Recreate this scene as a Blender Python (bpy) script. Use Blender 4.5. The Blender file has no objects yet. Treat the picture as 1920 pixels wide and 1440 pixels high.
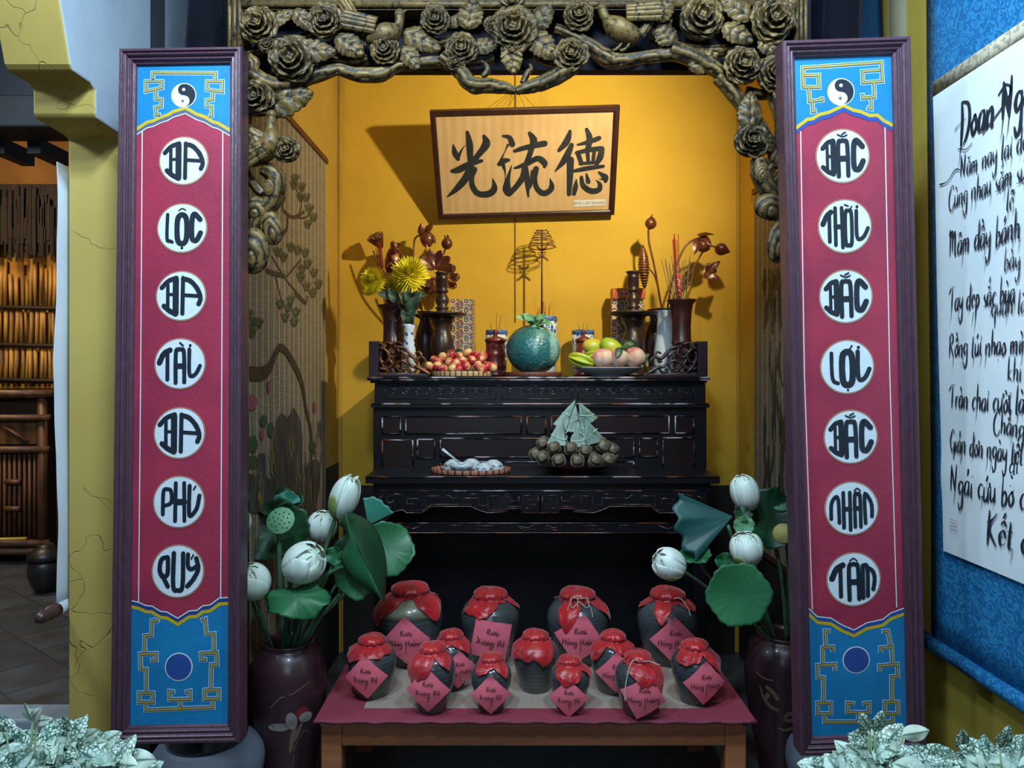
import bpy, math, random
from mathutils import Vector, Matrix, noise
from math import sin, cos, pi, radians, sqrt, atan2, exp
random.seed(11)
SC = bpy.context.scene
COL = SC.collection
# camera model: straight ahead along +Y, eye height 1.45 m
F = 1400.0; CX = 960.0; HY = 695.0; CZ = 1.45
CAM = Vector((0, 0, CZ))
def P(px, py, Y): return Vector(((px-CX)*Y/F, Y, CZ-(py-HY)*Y/F))
def lerp(a, b, t): return a+(b-a)*t
def nz(x, y=0.0, z=0.0): return noise.noise(Vector((x, y, z)))

# ---------------------------------------------------------------- materials
def lin(c):
    if isinstance(c, str):
        c = [int(c[i:i+2], 16)/255 for i in (0, 2, 4)]
    return tuple((x/12.92 if x <= .04045 else ((x+.055)/1.055)**2.4) for x in c)+(1,)
MATS = {}
class NT:
    def __init__(s, name):
        s.m = bpy.data.materials.new(name); s.m.use_nodes = True
        s.t = s.m.node_tree; s.b = s.t.nodes['Principled BSDF']
    def n(s, typ, **kw):
        x = s.t.nodes.new(typ)
        for k, v in kw.items():
            if k.startswith('i_'):
                x.inputs[k[2:].replace('_', ' ')].default_value = v
            else: setattr(x, k, v)
        return x
    def l(s, a, b): s.t.links.new(a, b)
    def mix(s, fac, a, b):
        x = s.t.nodes.new('ShaderNodeMix'); x.data_type = 'RGBA'
        for i, v in ((0, fac), (6, a), (7, b)):
            if hasattr(v, 'is_linked'): s.l(v, x.inputs[i])
            else: x.inputs[i].default_value = v
        return x.outputs[2]
    def ramp(s, v, p0, p1):
        x = s.t.nodes.new('ShaderNodeMapRange'); s.l(v, x.inputs[0])
        x.inputs[1].default_value = p0; x.inputs[2].default_value = p1
        return x.outputs[0]
    def coords(s): return s.n('ShaderNodeTexCoord').outputs['Object']
    def noise(s, scale, detail=3, vec=None, rough=.5):
        x = s.n('ShaderNodeTexNoise'); x.inputs['Scale'].default_value = scale
        x.inputs['Detail'].default_value = detail; x.inputs['Roughness'].default_value = rough
        s.l(vec if vec is not None else s.coords(), x.inputs['Vector']); return x.outputs['Fac']
    def scaled(s, sx, sy, sz):
        x = s.n('ShaderNodeMapping'); x.inputs['Scale'].default_value = (sx, sy, sz)
        s.l(s.coords(), x.inputs['Vector']); return x.outputs['Vector']
    def bump(s, h, strength=.3, dist=.01):
        x = s.n('ShaderNodeBump'); x.inputs['Strength'].default_value = strength
        x.inputs['Distance'].default_value = dist
        s.l(h, x.inputs['Height']); s.l(x.outputs[0], s.b.inputs['Normal'])
def M(name, c1, c2=None, ns=8, rough=.5, bump=0, bscale=None, metal=0, lo=.35, hi=.65, coat=0,
      spec=.5, stretch=None, sheen=0, trans=0, bdist=.01, sss=0):
    if name in MATS: return MATS[name]
    t = NT(name); b = t.b
    b.inputs['Roughness'].default_value = rough; b.inputs['Metallic'].default_value = metal
    b.inputs['Coat Weight'].default_value = coat; b.inputs['Specular IOR Level'].default_value = spec
    if sheen: b.inputs['Sheen Weight'].default_value = sheen
    vec = t.scaled(*stretch) if stretch else None
    if c2 is not None:
        f = t.ramp(t.noise(ns, 4, vec), lo, hi)
        t.l(t.mix(f, lin(c1), lin(c2)), b.inputs['Base Color'])
    else:
        f = t.ramp(t.noise(ns, 3, vec), .2, .8)
        a = lin(c1); d = tuple(x*.86 for x in a[:3])+(1,)
        t.l(t.mix(f, a, d), b.inputs['Base Color'])
    if bump: t.bump(t.noise(bscale or ns*4, 5, vec), bump, bdist)
    if sss:
        b.inputs['Subsurface Weight'].default_value = sss
        b.inputs['Subsurface Scale'].default_value = .01
    MATS[name] = t.m
    return t.m

# ---------------------------------------------------------------- mesh builder
WL = {}
class MB:
    def __init__(s): s.v = []; s.f = []; s.m = []; s.sm = []; s.g = []
    def add(s, vs, fs, m=0, smooth=True, g=None):
        o = len(s.v); s.v += [tuple(v) for v in vs]
        s.g += (g if g is not None else [1.0]*len(vs))
        for f in fs: s.f.append(tuple(i+o for i in f)); s.m.append(m); s.sm.append(smooth)
        return s
    def grid(s, fn, nu, nv, cu=False, cv=False, m=0, smooth=True, gf=None, flip=False):
        vs = []; g = []
        for j in range(nv):
            for i in range(nu):
                a = i/(nu if cu else nu-1); b = j/(nv if cv else nv-1)
                vs.append(fn(a, b)); g.append(gf(a, b) if gf else 1.0)
        fs = []
        for j in range(nv if cv else nv-1):
            for i in range(nu if cu else nu-1):
                q = (j*nu+i, j*nu+(i+1) % nu, ((j+1) % nv)*nu+(i+1) % nu, ((j+1) % nv)*nu+i)
                fs.append(q[::-1] if flip else q)
        return s.add(vs, fs, m, smooth, g)
    def box(s, c, size, rot=None, m=0):
        c = Vector(c); x, y, z = [q/2 for q in size]
        vs = [Vector(p) for p in ((-x,-y,-z),(x,-y,-z),(x,y,-z),(-x,y,-z),(-x,-y,z),(x,-y,z),(x,y,z),(-x,y,z))]
        if rot is not None: vs = [rot @ v for v in vs]
        return s.add([v+c for v in vs], [(3,2,1,0),(4,5,6,7),(0,1,5,4),(1,2,6,5),(2,3,7,6),(3,0,4,7)], m, False)
    def bb(s, x0, x1, y0, y1, z0, z1, m=0):
        return s.box(((x0+x1)/2, (y0+y1)/2, (z0+z1)/2), (abs(x1-x0), abs(y1-y0), abs(z1-z0)), None, m)
    def lathe(s, prof, c=(0, 0, 0), n=32, m=0, rf=None, smooth=True, sx=1, sy=1, rot=None):
        c = Vector(c); vs = []; k = len(prof)
        for j, (r, z) in enumerate(prof):
            for i in range(n):
                a = 2*pi*i/n; rr = r*(rf(a, j/(k-1)) if rf else 1)
                v = Vector((rr*cos(a)*sx, rr*sin(a)*sy, z))
                if rot is not None: v = rot @ v
                vs.append(v+c)
        fs = [(j*n+i, j*n+(i+1) % n, (j+1)*n+(i+1) % n, (j+1)*n+i) for j in range(k-1) for i in range(n)]
        if prof[0][0] > 1e-6: fs.append(tuple(range(n))[::-1])
        if prof[-1][0] > 1e-6: fs.append(tuple(range((k-1)*n, k*n)))
        return s.add(vs, fs, m, smooth)
    def tube(s, pts, rad, n=8, m=0, groove=0, gn=5, closed=False, flat=1.0, gattr=False):
        pts = [Vector(p) for p in pts]; k = len(pts)
        if not isinstance(rad, (list, tuple)): rad = [rad]*k
        T = []
        for i in range(k):
            a = pts[(i-1) % k] if (closed or i > 0) else pts[i]
            b = pts[(i+1) % k] if (closed or i < k-1) else pts[i]
            d = b-a; T.append(d.normalized() if d.length > 1e-9 else Vector((0, 0, 1)))
        up = Vector((0, -1, 0)) if abs(T[0].y) < .9 else Vector((1, 0, 0))
        vs = []; g = []
        for i in range(k):
            r = T[i].cross(up)
            if r.length < 1e-4: r = T[i].cross(Vector((0, 0, 1)))
            r.normalize(); up = r.cross(T[i]).normalized()
            for q in range(n):
                a = 2*pi*q/n
                gr = 0
                if groove: gr = sin(gn*a+2.5*nz(i*.22, gn, a*.3))
                rr = rad[i]*(1+groove*gr)
                vs.append(pts[i]+r*cos(a)*rr+up*sin(a)*rr*flat)
                g.append(.5+.5*gr if gattr else 1.0)
        fs = [((j*n+i), (j*n+(i+1) % n), ((j+1) % k)*n+(i+1) % n, ((j+1) % k)*n+i)
              for j in range(k if closed else k-1) for i in range(n)]
        if not closed: fs += [tuple(range(n))[::-1], tuple(range((k-1)*n, k*n))]
        return s.add(vs, fs, m, True, g)
    def ball(s, c, r, n=14, m=0, sq=(1, 1, 1), rf=None, rot=None):
        c = Vector(c); k = n//2+1; vs = []
        for j in range(k):
            t = pi*j/(k-1)
            for i in range(n):
                a = 2*pi*i/n
                d = Vector((sin(t)*cos(a)*sq[0], sin(t)*sin(a)*sq[1], -cos(t)*sq[2]))*r
                if rf: d = d*rf(a, t)
                if rot is not None: d = rot @ d
                vs.append(c+d)
        fs = [(j*n+i, j*n+(i+1) % n, (j+1)*n+(i+1) % n, (j+1)*n+i) for j in range(k-1) for i in range(n)]
        return s.add(vs, fs, m, True)
    # flat painted stroke with round ends on a plane
    def stroke(s, pl, pts, w, h=.0006, m=0, caps=True, closed=False):
        k = len(pts)
        if not isinstance(w, (list, tuple)): w = [w]*k
        pts = [Vector((p[0], p[1])) for p in pts]; L = []; R = []
        for i in range(k):
            a = pts[(i-1) % k] if (closed or i > 0) else None
            b = pts[(i+1) % k] if (closed or i < k-1) else None
            d1 = (pts[i]-a) if a is not None else (b-pts[i])
            d2 = (b-pts[i]) if b is not None else d1
            if d1.length < 1e-9: d1 = d2
            if d2.length < 1e-9: d2 = d1
            d1 = d1.normalized(); d2 = d2.normalized()
            t = d1+d2
            t = t.normalized() if t.length > 1e-3 else d1
            nn = Vector((-t.y, t.x)); c = max(.5, abs(nn.dot(Vector((-d2.y, d2.x)))))
            o = nn*(w[i]/2/c); L.append(pts[i]+o); R.append(pts[i]-o)
        vs = [pl.pt(q.x, q.y, h) for q in L]+[pl.pt(q.x, q.y, h) for q in R]
        fs = [(k+i, k+(i+1) % k, (i+1) % k, i) for i in range(k if closed else k-1)]
        s.add(vs, fs, m, False)
        if caps and not closed:
            for e, wi in ((0, w[0]), (k-1, w[-1])):
                if wi < 1e-5: continue
                c = pts[e]; s.disc(pl, c.x, c.y, wi/2, h*.98, m, 10)
        return s
    def disc(s, pl, u, v, r, h=.0006, m=0, n=32, ry=None):
        ry = ry or r
        vs = [pl.pt(u+r*cos(2*pi*i/n), v+ry*sin(2*pi*i/n), h) for i in range(n)]
        return s.add(vs, [tuple(range(n))], m, False)
    def poly(s, pl, pts, h=.0006, m=0):
        a = sum(pts[i][0]*pts[(i+1) % len(pts)][1]-pts[(i+1) % len(pts)][0]*pts[i][1] for i in range(len(pts)))
        if a < 0: pts = pts[::-1]
        return s.add([pl.pt(p[0], p[1], h) for p in pts], [tuple(range(len(pts)))], m, False)
    def build(s, name, mats, parent=None, bevel=0, solid=0, loc=None, sub=0, seg=2):
        me = bpy.data.meshes.new(name)
        off = Vector(WL[parent]) if parent is not None and parent in WL else Vector((0, 0, 0))
        if loc is not None: off = Vector(loc)
        me.from_pydata([(v[0]-off.x, v[1]-off.y, v[2]-off.z) for v in s.v], [], s.f)
        if not isinstance(mats, (list, tuple)): mats = [mats]
        for m in mats: me.materials.append(m)
        me.polygons.foreach_set('material_index', s.m)
        me.polygons.foreach_set('use_smooth', s.sm)
        at = me.attributes.new('gild', 'FLOAT', 'POINT'); at.data.foreach_set('value', s.g)
        me.update()
        o = bpy.data.objects.new(name, me); COL.objects.link(o)
        if parent is not None: o.parent = parent; WL[o] = off
        else: o.location = off; WL[o] = off
        if solid:
            md = o.modifiers.new('solid', 'SOLIDIFY'); md.thickness = solid; md.offset = 0
        if bevel:
            md = o.modifiers.new('bevel', 'BEVEL'); md.width = bevel; md.segments = seg; md.limit_method = 'ANGLE'
        if sub:
            md = o.modifiers.new('sub', 'SUBSURF'); md.levels = sub; md.render_levels = sub
        return o
def tag(o, label, cat, group=None, kind=None):
    o['label'] = label; o['category'] = cat
    if group: o['group'] = group
    if kind: o['kind'] = kind
    return o
def thing(name, loc, label, cat, group=None):
    o = bpy.data.objects.new(name, None); COL.objects.link(o); o.location = loc
    o.empty_display_size = .05
    WL[o] = Vector(loc); return tag(o, label, cat, group)
def struct(name, mb, mat, **kw):
    o = mb.build(name, mat, **kw); o['kind'] = 'structure'; return o
def dup(root, loc, rot=None, label=None, group=None, scale=None):
    r = root.copy(); COL.objects.link(r); r.location = loc
    if rot is not None: r.rotation_euler = rot
    if scale is not None: r.scale = (scale,)*3 if not isinstance(scale, (tuple, list)) else scale
    if label: r['label'] = label
    if group: r['group'] = group
    for ch in list(root.children):
        c = ch.copy(); COL.objects.link(c); c.parent = r
        for g in ch.children:
            d = g.copy(); COL.objects.link(d); d.parent = c
    return r
class Plane:
    def __init__(s, O, U, V):
        s.O = Vector(O); s.U = Vector(U).normalized(); V = Vector(V)
        s.V = (V-s.U*V.dot(s.U)).normalized(); s.N = s.U.cross(s.V)
    def pt(s, u, v, h=0): return s.O+s.U*u+s.V*v+s.N*h
    def px(s, x, y):
        d = Vector(((x-CX)/F, 1, -(y-HY)/F))
        t = (s.O-CAM).dot(s.N)/d.dot(s.N); q = CAM+d*t-s.O
        return (q.dot(s.U), q.dot(s.V))
    def pxs(s, L): return [s.px(*p) for p in L]
def spl(pts, n=6, closed=False):
    pts = [Vector(p) for p in pts]; k = len(pts); out = []
    if k < 3 and not closed: return [pts[0].lerp(pts[-1], i/n) for i in range(n+1)]
    for i in range(k if closed else k-1):
        g = lambda j: pts[j % k] if closed else pts[max(0, min(k-1, j))]
        a, b, c, d = g(i-1), g(i), g(i+1), g(i+2)
        for q in range(n):
            t = q/n
            out.append(.5*((2*b)+(c-a)*t+(2*a-5*b+4*c-d)*t*t+(3*b-a-3*c+d)*t*t*t))
    if not closed: out.append(pts[-1])
    return out
def axes(n, up=Vector((0, 0, 1))):
    n = Vector(n).normalized(); u = up.cross(n)
    if u.length < 1e-3: u = Vector((1, 0, 0))
    u.normalize(); return u, n.cross(u), n
def rotto(n, roll=0):
    """matrix taking +Z to n"""
    return Vector((0, 0, 1)).rotation_difference(Vector(n).normalized()).to_matrix() @ Matrix.Rotation(roll, 3, 'Z')

# ---------------------------------------------------------------- camera
cam = bpy.data.cameras.new('camera'); camo = bpy.data.objects.new('camera', cam); COL.objects.link(camo)
camo.location = CAM; camo.rotation_euler = (pi/2, 0, 0)
cam.sensor_width = 36; cam.lens = F/1920*36; cam.shift_y = -(720-HY)/1920; cam.clip_start = .05
SC.camera = camo
SC.view_settings.view_transform = 'Standard'; SC.view_settings.look = 'None'
SC.view_settings.exposure = 0
# ================================================================ SETTING
def wall_mat(name, c1, c2, stain, ns=3, rough=.75, sh=.15, cracks=False):
    t = NT(name); b = t.b; b.inputs['Roughness'].default_value = rough; b.inputs['Specular IOR Level'].default_value = .3
    a = t.mix(t.ramp(t.noise(ns, 5), .3, .7), lin(c1), lin(c2))
    v = t.scaled(1.6, 1.6, .35)
    a = t.mix(t.ramp(t.noise(2.2, 6, v, .65), .58, .8), a, lin(stain))
    if cracks:
        w = t.n('ShaderNodeTexVoronoi', feature='DISTANCE_TO_EDGE'); w.inputs['Scale'].default_value = 3.2
        mp = t.n('ShaderNodeVectorMath', operation='ADD'); nn = t.n('ShaderNodeTexNoise'); nn.inputs['Scale'].default_value = 9
        sc = t.n('ShaderNodeVectorMath', operation='SCALE'); sc.inputs['Scale'].default_value = .22
        t.l(t.coords(), nn.inputs['Vector']); t.l(nn.outputs['Color'], sc.inputs[0])
        t.l(t.coords(), mp.inputs[0]); t.l(sc.outputs[0], mp.inputs[1]); t.l(mp.outputs[0], w.inputs['Vector'])
        d = t.ramp(w.outputs['Distance'], 0, .008)
        gate = t.ramp(t.noise(1.7, 2), .46, .5)
        inv = t.n('ShaderNodeMath', operation='MAXIMUM'); t.l(d, inv.inputs[0]); t.l(gate, inv.inputs[1])
        a = t.mix(inv.outputs[0], lin('8f7a3e'), a)
        t.bump(inv.outputs[0], .5, .004)
    else: t.bump(t.noise(45, 6), sh, .004)
    t.l(a, b.inputs['Base Color']); return t.m
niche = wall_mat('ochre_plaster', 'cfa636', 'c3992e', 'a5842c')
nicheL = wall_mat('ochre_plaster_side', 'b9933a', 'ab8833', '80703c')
pierm = wall_mat('pale_ochre_paint', 'b8a055', 'ac944c', '8f7626', cracks=True)
rightm = wall_mat('olive_ochre_paint', 'a8933a', '9c8836', '857338')
dark = M('black_paint', '0b0c12', '12131b', 4, .45)
navy = M('navy_black_lacquer', '0a0d1e', '10162c', 3, .22, coat=.4)
XN0, XN1, YB = -.894, 1.169, 3.85
struct('wall_back', MB().bb(XN0-.05, XN1+.05, YB, YB+.08, 0, 3.3), niche)
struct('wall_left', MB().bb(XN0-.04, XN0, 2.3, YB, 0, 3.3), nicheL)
struct('wall_right', MB().bb(XN1, XN1+.04, 2.5, YB, 0, 3.3), niche)
# vertical seams and corner beads on the niche wall
struct('trim_1', MB().bb(.013, .02, YB-.004, YB, 1.7, 3.05), M('seam_shadow', '6d4a0c'))
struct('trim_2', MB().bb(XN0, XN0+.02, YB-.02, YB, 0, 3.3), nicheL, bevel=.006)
struct('trim_3', MB().bb(XN1-.012, XN1, YB-.012, YB, 0, 3.3), nicheL, bevel=.004)
struct('shade_strip_back', MB().bb(XN0+.03, XN1-.03, YB-.03, YB-.001, 0, .86), M('low_wall_shade', '16110c', '1f1810', 5, .8))  # added dark strip: altar's shade on the low wall put into colour
wall_shade = M('low_wall_shade', '16110c')
struct('shade_strip_left', MB().bb(XN0, XN0+.008, 2.32, YB-.03, 0, .98), wall_shade)  # strips added on both sides too, for the shaded and stained low walls
struct('shade_strip_right', MB().bb(XN1-.008, XN1, 2.55, YB-.03, 0, .90), wall_shade)
# main floor: dark grey stone tiles laid on the diagonal
t = NT('slate_tiles'); b = t.b; b.inputs['Roughness'].default_value = .38
mp = t.n('ShaderNodeMapping'); mp.inputs['Rotation'].default_value = (0, 0, radians(38)); mp.inputs['Scale'].default_value = (2.6, 2.6, 2.6)
t.l(t.coords(), mp.inputs['Vector'])
br = t.n('ShaderNodeTexBrick'); br.inputs['Color1'].default_value = lin('42454a'); br.inputs['Color2'].default_value = lin('55585c')
br.inputs['Mortar'].default_value = lin('26282b'); br.inputs['Mortar Size'].default_value = .012; br.inputs['Scale'].default_value = 1
br.inputs['Brick Width'].default_value = .8; br.inputs['Row Height'].default_value = .8
t.l(mp.outputs[0], br.inputs['Vector'])
t.l(t.mix(t.ramp(t.noise(6, 5), .3, .7), br.outputs['Color'], lin('3a3835')), b.inputs['Base Color'])
t.bump(br.outputs['Fac'], -.3, .004)
slate = t.m
struct('floor', MB().bb(-5.2, 3.0, -1.5, 6.6, -.1, 0), slate)
struct('ceiling', MB().bb(XN0-.04, XN1+.14, 2.22, YB+.08, 3.3, 3.4), M('ceiling_dark', '1a1510'))
struct('trim_4', MB().bb(-5.2, -1.45, 2.98, 3.13, 0, .055), M('curb_stone', '8a939c', '747d86', 6, .5), bevel=.01)
# dark beam carrying the carved arch
struct('trim_5', MB().bb(-.83, .905, 2.26, 2.30, 2.36, 3.3), M('beam_navy', '080a14', '0e1120', 3, .7, spec=.2))
# solid behind the left column, between pier and niche
struct('wall_front_left', MB().bb(-1.24, XN0-.045, 2.56, 2.64, 0, 3.3), dark)
struct('wall_front_right', MB().bb(XN1+.045, 1.36, 2.46, 2.56, 0, 3.3), wall_mat('pale_grey_ochre', '8d8c78', '807d66', '6d6a50'))
# pier with stepped corbel on the left
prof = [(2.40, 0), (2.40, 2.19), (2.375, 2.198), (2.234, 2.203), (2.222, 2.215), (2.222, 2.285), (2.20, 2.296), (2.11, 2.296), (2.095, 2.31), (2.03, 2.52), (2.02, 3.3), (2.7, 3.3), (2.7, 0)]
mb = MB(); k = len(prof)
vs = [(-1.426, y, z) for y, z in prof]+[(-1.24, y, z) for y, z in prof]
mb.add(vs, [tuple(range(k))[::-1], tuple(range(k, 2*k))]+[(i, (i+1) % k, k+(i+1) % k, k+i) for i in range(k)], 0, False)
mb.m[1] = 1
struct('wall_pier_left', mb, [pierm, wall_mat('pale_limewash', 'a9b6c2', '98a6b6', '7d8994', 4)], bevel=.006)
# the right wall that carries the scroll
struct('wall_side_right', MB().bb(1.30, 1.38, -1.5, 2.46, 0, 3.4), rightm)

# --- round lacquered columns on stone bases
stone = M('grey_stone', '6b7482', '59626f', 7, .6, bump=.2)
lacq = M('black_lacquer_column', '07080d', '0d0f17', 3, .16, coat=.6)
for x, r, lab in ((-.951, .122, 'black lacquered round column behind the left couplet board, on a bell-shaped stone base'),
                  (1.035, .128, 'black lacquered round column behind the right couplet board')):
    yc = 2.33
    t_ = thing('column', (x, yc, 0), lab, 'column')
    MB().lathe([(r*.97, .296), (r, .32), (r*1.02, .8), (r, 1.8), (r*.98, 3.3)], (x, yc, 0), 40).build('shaft', lacq, t_)
    MB().lathe([(.18, 0), (.18, .11), (.168, .13), (.16, .17), (.17, .205), (.172, .235), (.166, .262), (.148, .288), (r*1.08, .298), (r*1.05, .304)], (x, yc, 0), 40).build('base', stone, t_)

# ================================================================ ROOM BEYOND, LEFT
darkw = M('umber_wall', '3a2a18', '2b1f12', 3, .8)
orange = M('orange_wall', '8a5a20', '6f4819', 2.5, .8)
struct('wall_side_room', MB().bb(-5.2, -1.5, 6.3, 6.4, 0, 3.5), orange)
struct('wall_far_left', MB().bb(-5.3, -5.2, -1.5, 6.4, 0, 3.5), darkw)
struct('trim_6', MB().bb(-5.2, -1.45, 3.7, 3.95, 2.66, 2.82), M('charcoal_beam', '1e1c1e', '2b282a', 5, .6), bevel=.01)
struct('trim_7', MB().bb(-5.2, -1.45, 3.72, 3.9, 2.82, 3.6), dark)
for x in (-2.72, -2.53):
    struct('trim_8', MB().bb(x-.035, x+.035, 3.95, 4.2, 2.6, 2.68), M('charcoal_beam', '1e1c1e'))
# thatched awning: one mass of straw with ragged ends
thatch = M('dark_thatch', '2a1d14', '150f0b', 60, .9, stretch=(1, 1, .06))
mb = MB().bb(-5.1, -2.9, 6.12, 6.18, 2.5, 2.98)
for i in range(520):
    x = random.uniform(-5.1, -2.9); w = random.uniform(.008, .02); z0 = 2.53-random.random()**1.5*.2; y = random.uniform(6.08, 6.12)
    mb.bb(x-w/2, x+w/2, y-.004, y+.004, z0, random.uniform(2.6, 2.97))
tag(mb.build('thatched_awning', thatch), 'dark straw thatch hanging on the orange wall above the bamboo screen', 'thatch')
bam = M('dry_bamboo', 'c08c38', '5c3816', 25, .55, stretch=(1, 1, .12))
bamd = M('dark_bamboo', '2a190c')
root = thing('bamboo_fence', (-4.0, 6.2, 1.2), 'upright dry bamboo slat fence with dark cross rails on the far wall', 'fence')
mb = MB(); x = -5.1; i = 0
while x < -2.9:
    w = random.uniform(.026, .042); z1 = 2.30+random.uniform(-.08, .1)
    for (a, b_) in ((1.34, 1.66), (1.67, 1.98), (1.98, z1)):
        xx = x+random.uniform(-.006, .006)
        mb.tube([(xx, 6.2, a), (xx+random.uniform(-.012, .012), 6.2, b_-.01)], w/2, 6)
    x += w+random.uniform(.003, .016); i += 1
mb.build('slats', bam, root)
for z in (1.37, 1.66, 1.97):
    MB().tube(spl([(-5.1, 6.17, z), (-4.4, 6.165, z+.008), (-3.7, 6.17, z-.006), (-2.9, 6.17, z)], 4), .018, 7).build('rail', bamd, root)
struct('trim_9', MB().bb(-5.1, -2.9, 6.25, 6.3, 1.3, 2.5), M('amber_board', 'b07a1e', '96651a', 4, .7))
struct('baseboard_side_room', MB().bb(-5.2, -1.5, 6.28, 6.3, 0, 1.3), darkw)
# bamboo cabinet
cabm = M('brown_bamboo', '6b4122', '3f2413', 14, .5, stretch=(1, 1, .2))
X0, X1, YC = -4.3, -3.52, 5.6
root = thing('bamboo_cabinet', ((X0+X1)/2, YC+.2, 0), 'brown bamboo cabinet with slatted doors in the dim room at far left', 'cabinet')
for x in (X0, X1):
    MB().tube([(x, YC, 0), (x, YC, 1.27)], .035, 10).tube([(x, YC+.2, 0), (x, YC+.2, 1.27)], .035, 10).build('post', cabm, root)
MB().bb(X0-.05, X1+.06, YC-.05, YC+.22, 1.25, 1.30).tube([(X0-.08, YC-.04, 1.28), (X1+.1, YC-.04, 1.28)], .03, 8).tube([(X0-.08, YC-.04, 1.10), (X1+.08, YC-.04, 1.10)], .024, 8).build('top', cabm, root)
MB().bb(X0, X1, YC+.03, YC+.19, .12, 1.25).build('case', M('cabinet_inside', '2e1a0d'), root)
for z in (.1, .16, .86):
    MB().tube([(X0-.05, YC-.02, z), (X1+.06, YC-.02, z)], .028, 8).build('rail', cabm, root)
for a, b_ in ((X0+.03, -3.93), (-3.90, X1-.04)):
    mb = MB(); n = 9
    for i in range(n):
        x = lerp(a+.02, b_-.02, i/(n-1)); mb.tube([(x, YC, .18), (x, YC, .84)], .013, 6)
    d = mb.build('door', cabm, root)
    for z in (.62, .42): MB().tube([((a+b_)/2-.05, YC-.03, z), ((a+b_)/2+.06, YC-.03, z)], .02, 6).build('latch', cabm, d)
mb = MB().bb(-3.88, -3.56, YC-.01, YC+.01, .9, 1.08)
mb.tube([(-3.84, YC-.02, 1.06), (-3.62, YC-.02, .92)], .014, 6)
mb.build('drawer_front', cabm, root)
tag(MB().tube([(-4.2, YC-.065, .19), (-3.60, YC-.065, .205)], .012, 8).build('bamboo_stick', M('yellow_bamboo', 'c29a35')), 'thin yellow stick lying across the front of the brown bamboo cabinet', 'stick')
clay = M('dark_clay', '2c2420', '1b1613', 8, .4, bump=.1)
# squat lidded jar on floor + tall water barrel
root = thing('lidded_jar', (-3.06, 4.9, 0), 'small dark clay jar with a domed lid on the floor beside the bamboo cabinet', 'jar')
MB().lathe([(.05, 0), (.075, .03), (.10, .10), (.108, .15), (.10, .19), (.085, .21)], (-3.06, 4.9, 0), 28).build('body', clay, root)
MB().lathe([(.10, .212), (.112, .225), (.105, .25), (.075, .28), (.05, .30), (.045, .315), (.04, .31), (.0, .312)], (-3.06, 4.9, 0), 28).build('lid', clay, root)
root = thing('water_vat', (-3.42, 5.25, 0), 'tall dark brown vat with an orange rim beside the bamboo cabinet', 'vat')
cx = -3.64
root.location = (cx+.02, 5.99, 0); WL[root] = Vector(root.location)
MB().lathe([(.13, 0), (.17, .1), (.185, .6), (.17, 1.0), (.155, 1.1), (.16, 1.14)], (cx+.02, 5.99, 0), 28).build('body', M('vat_brown', '33241a', '241912', 5, .5), root)
MB().tube([(cx+.02+.155*cos(a), 5.99+.155*sin(a), 1.155) for a in [2*pi*i/28 for i in range(28)]], .018, 8, closed=True).build('rim', M('vat_rim', '7a4a20'), root)

# white scroll seen edge-on on the far side of the pier, with its roller
paper = M('scroll_paper', 'd3dde4', 'c2ccd4', 3, .8)
root = thing('hanging_scroll', (-1.462, 2.7, .69), 'white hanging scroll seen edge-on beside the yellow pier, with a brown knob on its roller', 'scroll')
def fs(a, b_): return Vector((-1.462+.006*sin(b_*9+a*2)+.004*nz(a*3, b_*8), lerp(2.395, 2.98, a), lerp(.69, 2.12, b_)))
mb = MB().grid(fs, 8, 30); mb.build('paper', paper, root, solid=.003)
MB().tube([(-1.462, 2.40, .683), (-1.462, 3.0, .683)], .02, 14).build('roller', paper, root)
MB().lathe([(.0, 0), (.012, .002), (.019, .012), (.02, .03), (.017, .045), (.021, .05), (.022, .075), (.021, .098)], (-1.462, 2.30, .683), 16, rot=Matrix.Rotation(-pi/2, 3, 'X')).build('roller_knob', M('brown_knob', '4a3430', '3a2623', 8, .35), root)

# ================================================================ LIGHT
w = bpy.data.worlds.new('world'); SC.world = w; w.use_nodes = True
w.node_tree.nodes['Background'].inputs[0].default_value = (.55, .68, 1, 1)
w.node_tree.nodes['Background'].inputs[1].default_value = .10
def light(typ, name, loc, tgt, power, col, size=.2, spot=None, blend=.5, sy=None):
    l = bpy.data.lights.new(name, typ); o = bpy.data.objects.new(name, l); COL.objects.link(o)
    o.location = loc; l.energy = power; l.color = col
    o.rotation_euler = (Vector(tgt)-Vector(loc)).to_track_quat('-Z', 'Y').to_euler()
    if typ == 'AREA':
        l.size = size
        if sy: l.shape = 'RECTANGLE'; l.size_y = sy
    else: l.shadow_soft_size = size
    if spot: l.spot_size = radians(spot); l.spot_blend = blend
    return o
COOL = (.62, .83, 1.0); WARM = (1.0, .80, .42)
light('SPOT', 'niche_spot', (.80, 2.38, 2.58), (-.10, YB, 2.3), 150, (1, .89, .60), .03, 112, 1)
light('AREA', 'niche_glow', (.15, 3.1, 3.2), (.15, 3.6, 1.5), 3.5, WARM, .4)
light('AREA', 'front_lamp', (-.15, .55, 3.05), (0, 2.6, .9), 34, COOL, .25)
light('AREA', 'right_lamp', (.55, 1.25, 2.95), (1.3, 2.0, 1.7), 33, COOL, .2)
light('AREA', 'left_lamp', (-.60, 1.25, 2.95), (-1.0, 2.1, 1.6), 31, COOL, .2)
light('AREA', 'low_front', (0, -.6, 1.9), (0, 2.6, .4), 10, COOL, 1.0)
light('AREA', 'side_room', (-3.9, 4.6, 3.2), (-3.9, 5.8, 1.2), 55, (1, .78, .48), .5)
light('AREA', 'side_room_front', (-2.6, 1.8, 3.0), (-3.0, 4.0, 0), 62, COOL, .5)
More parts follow.
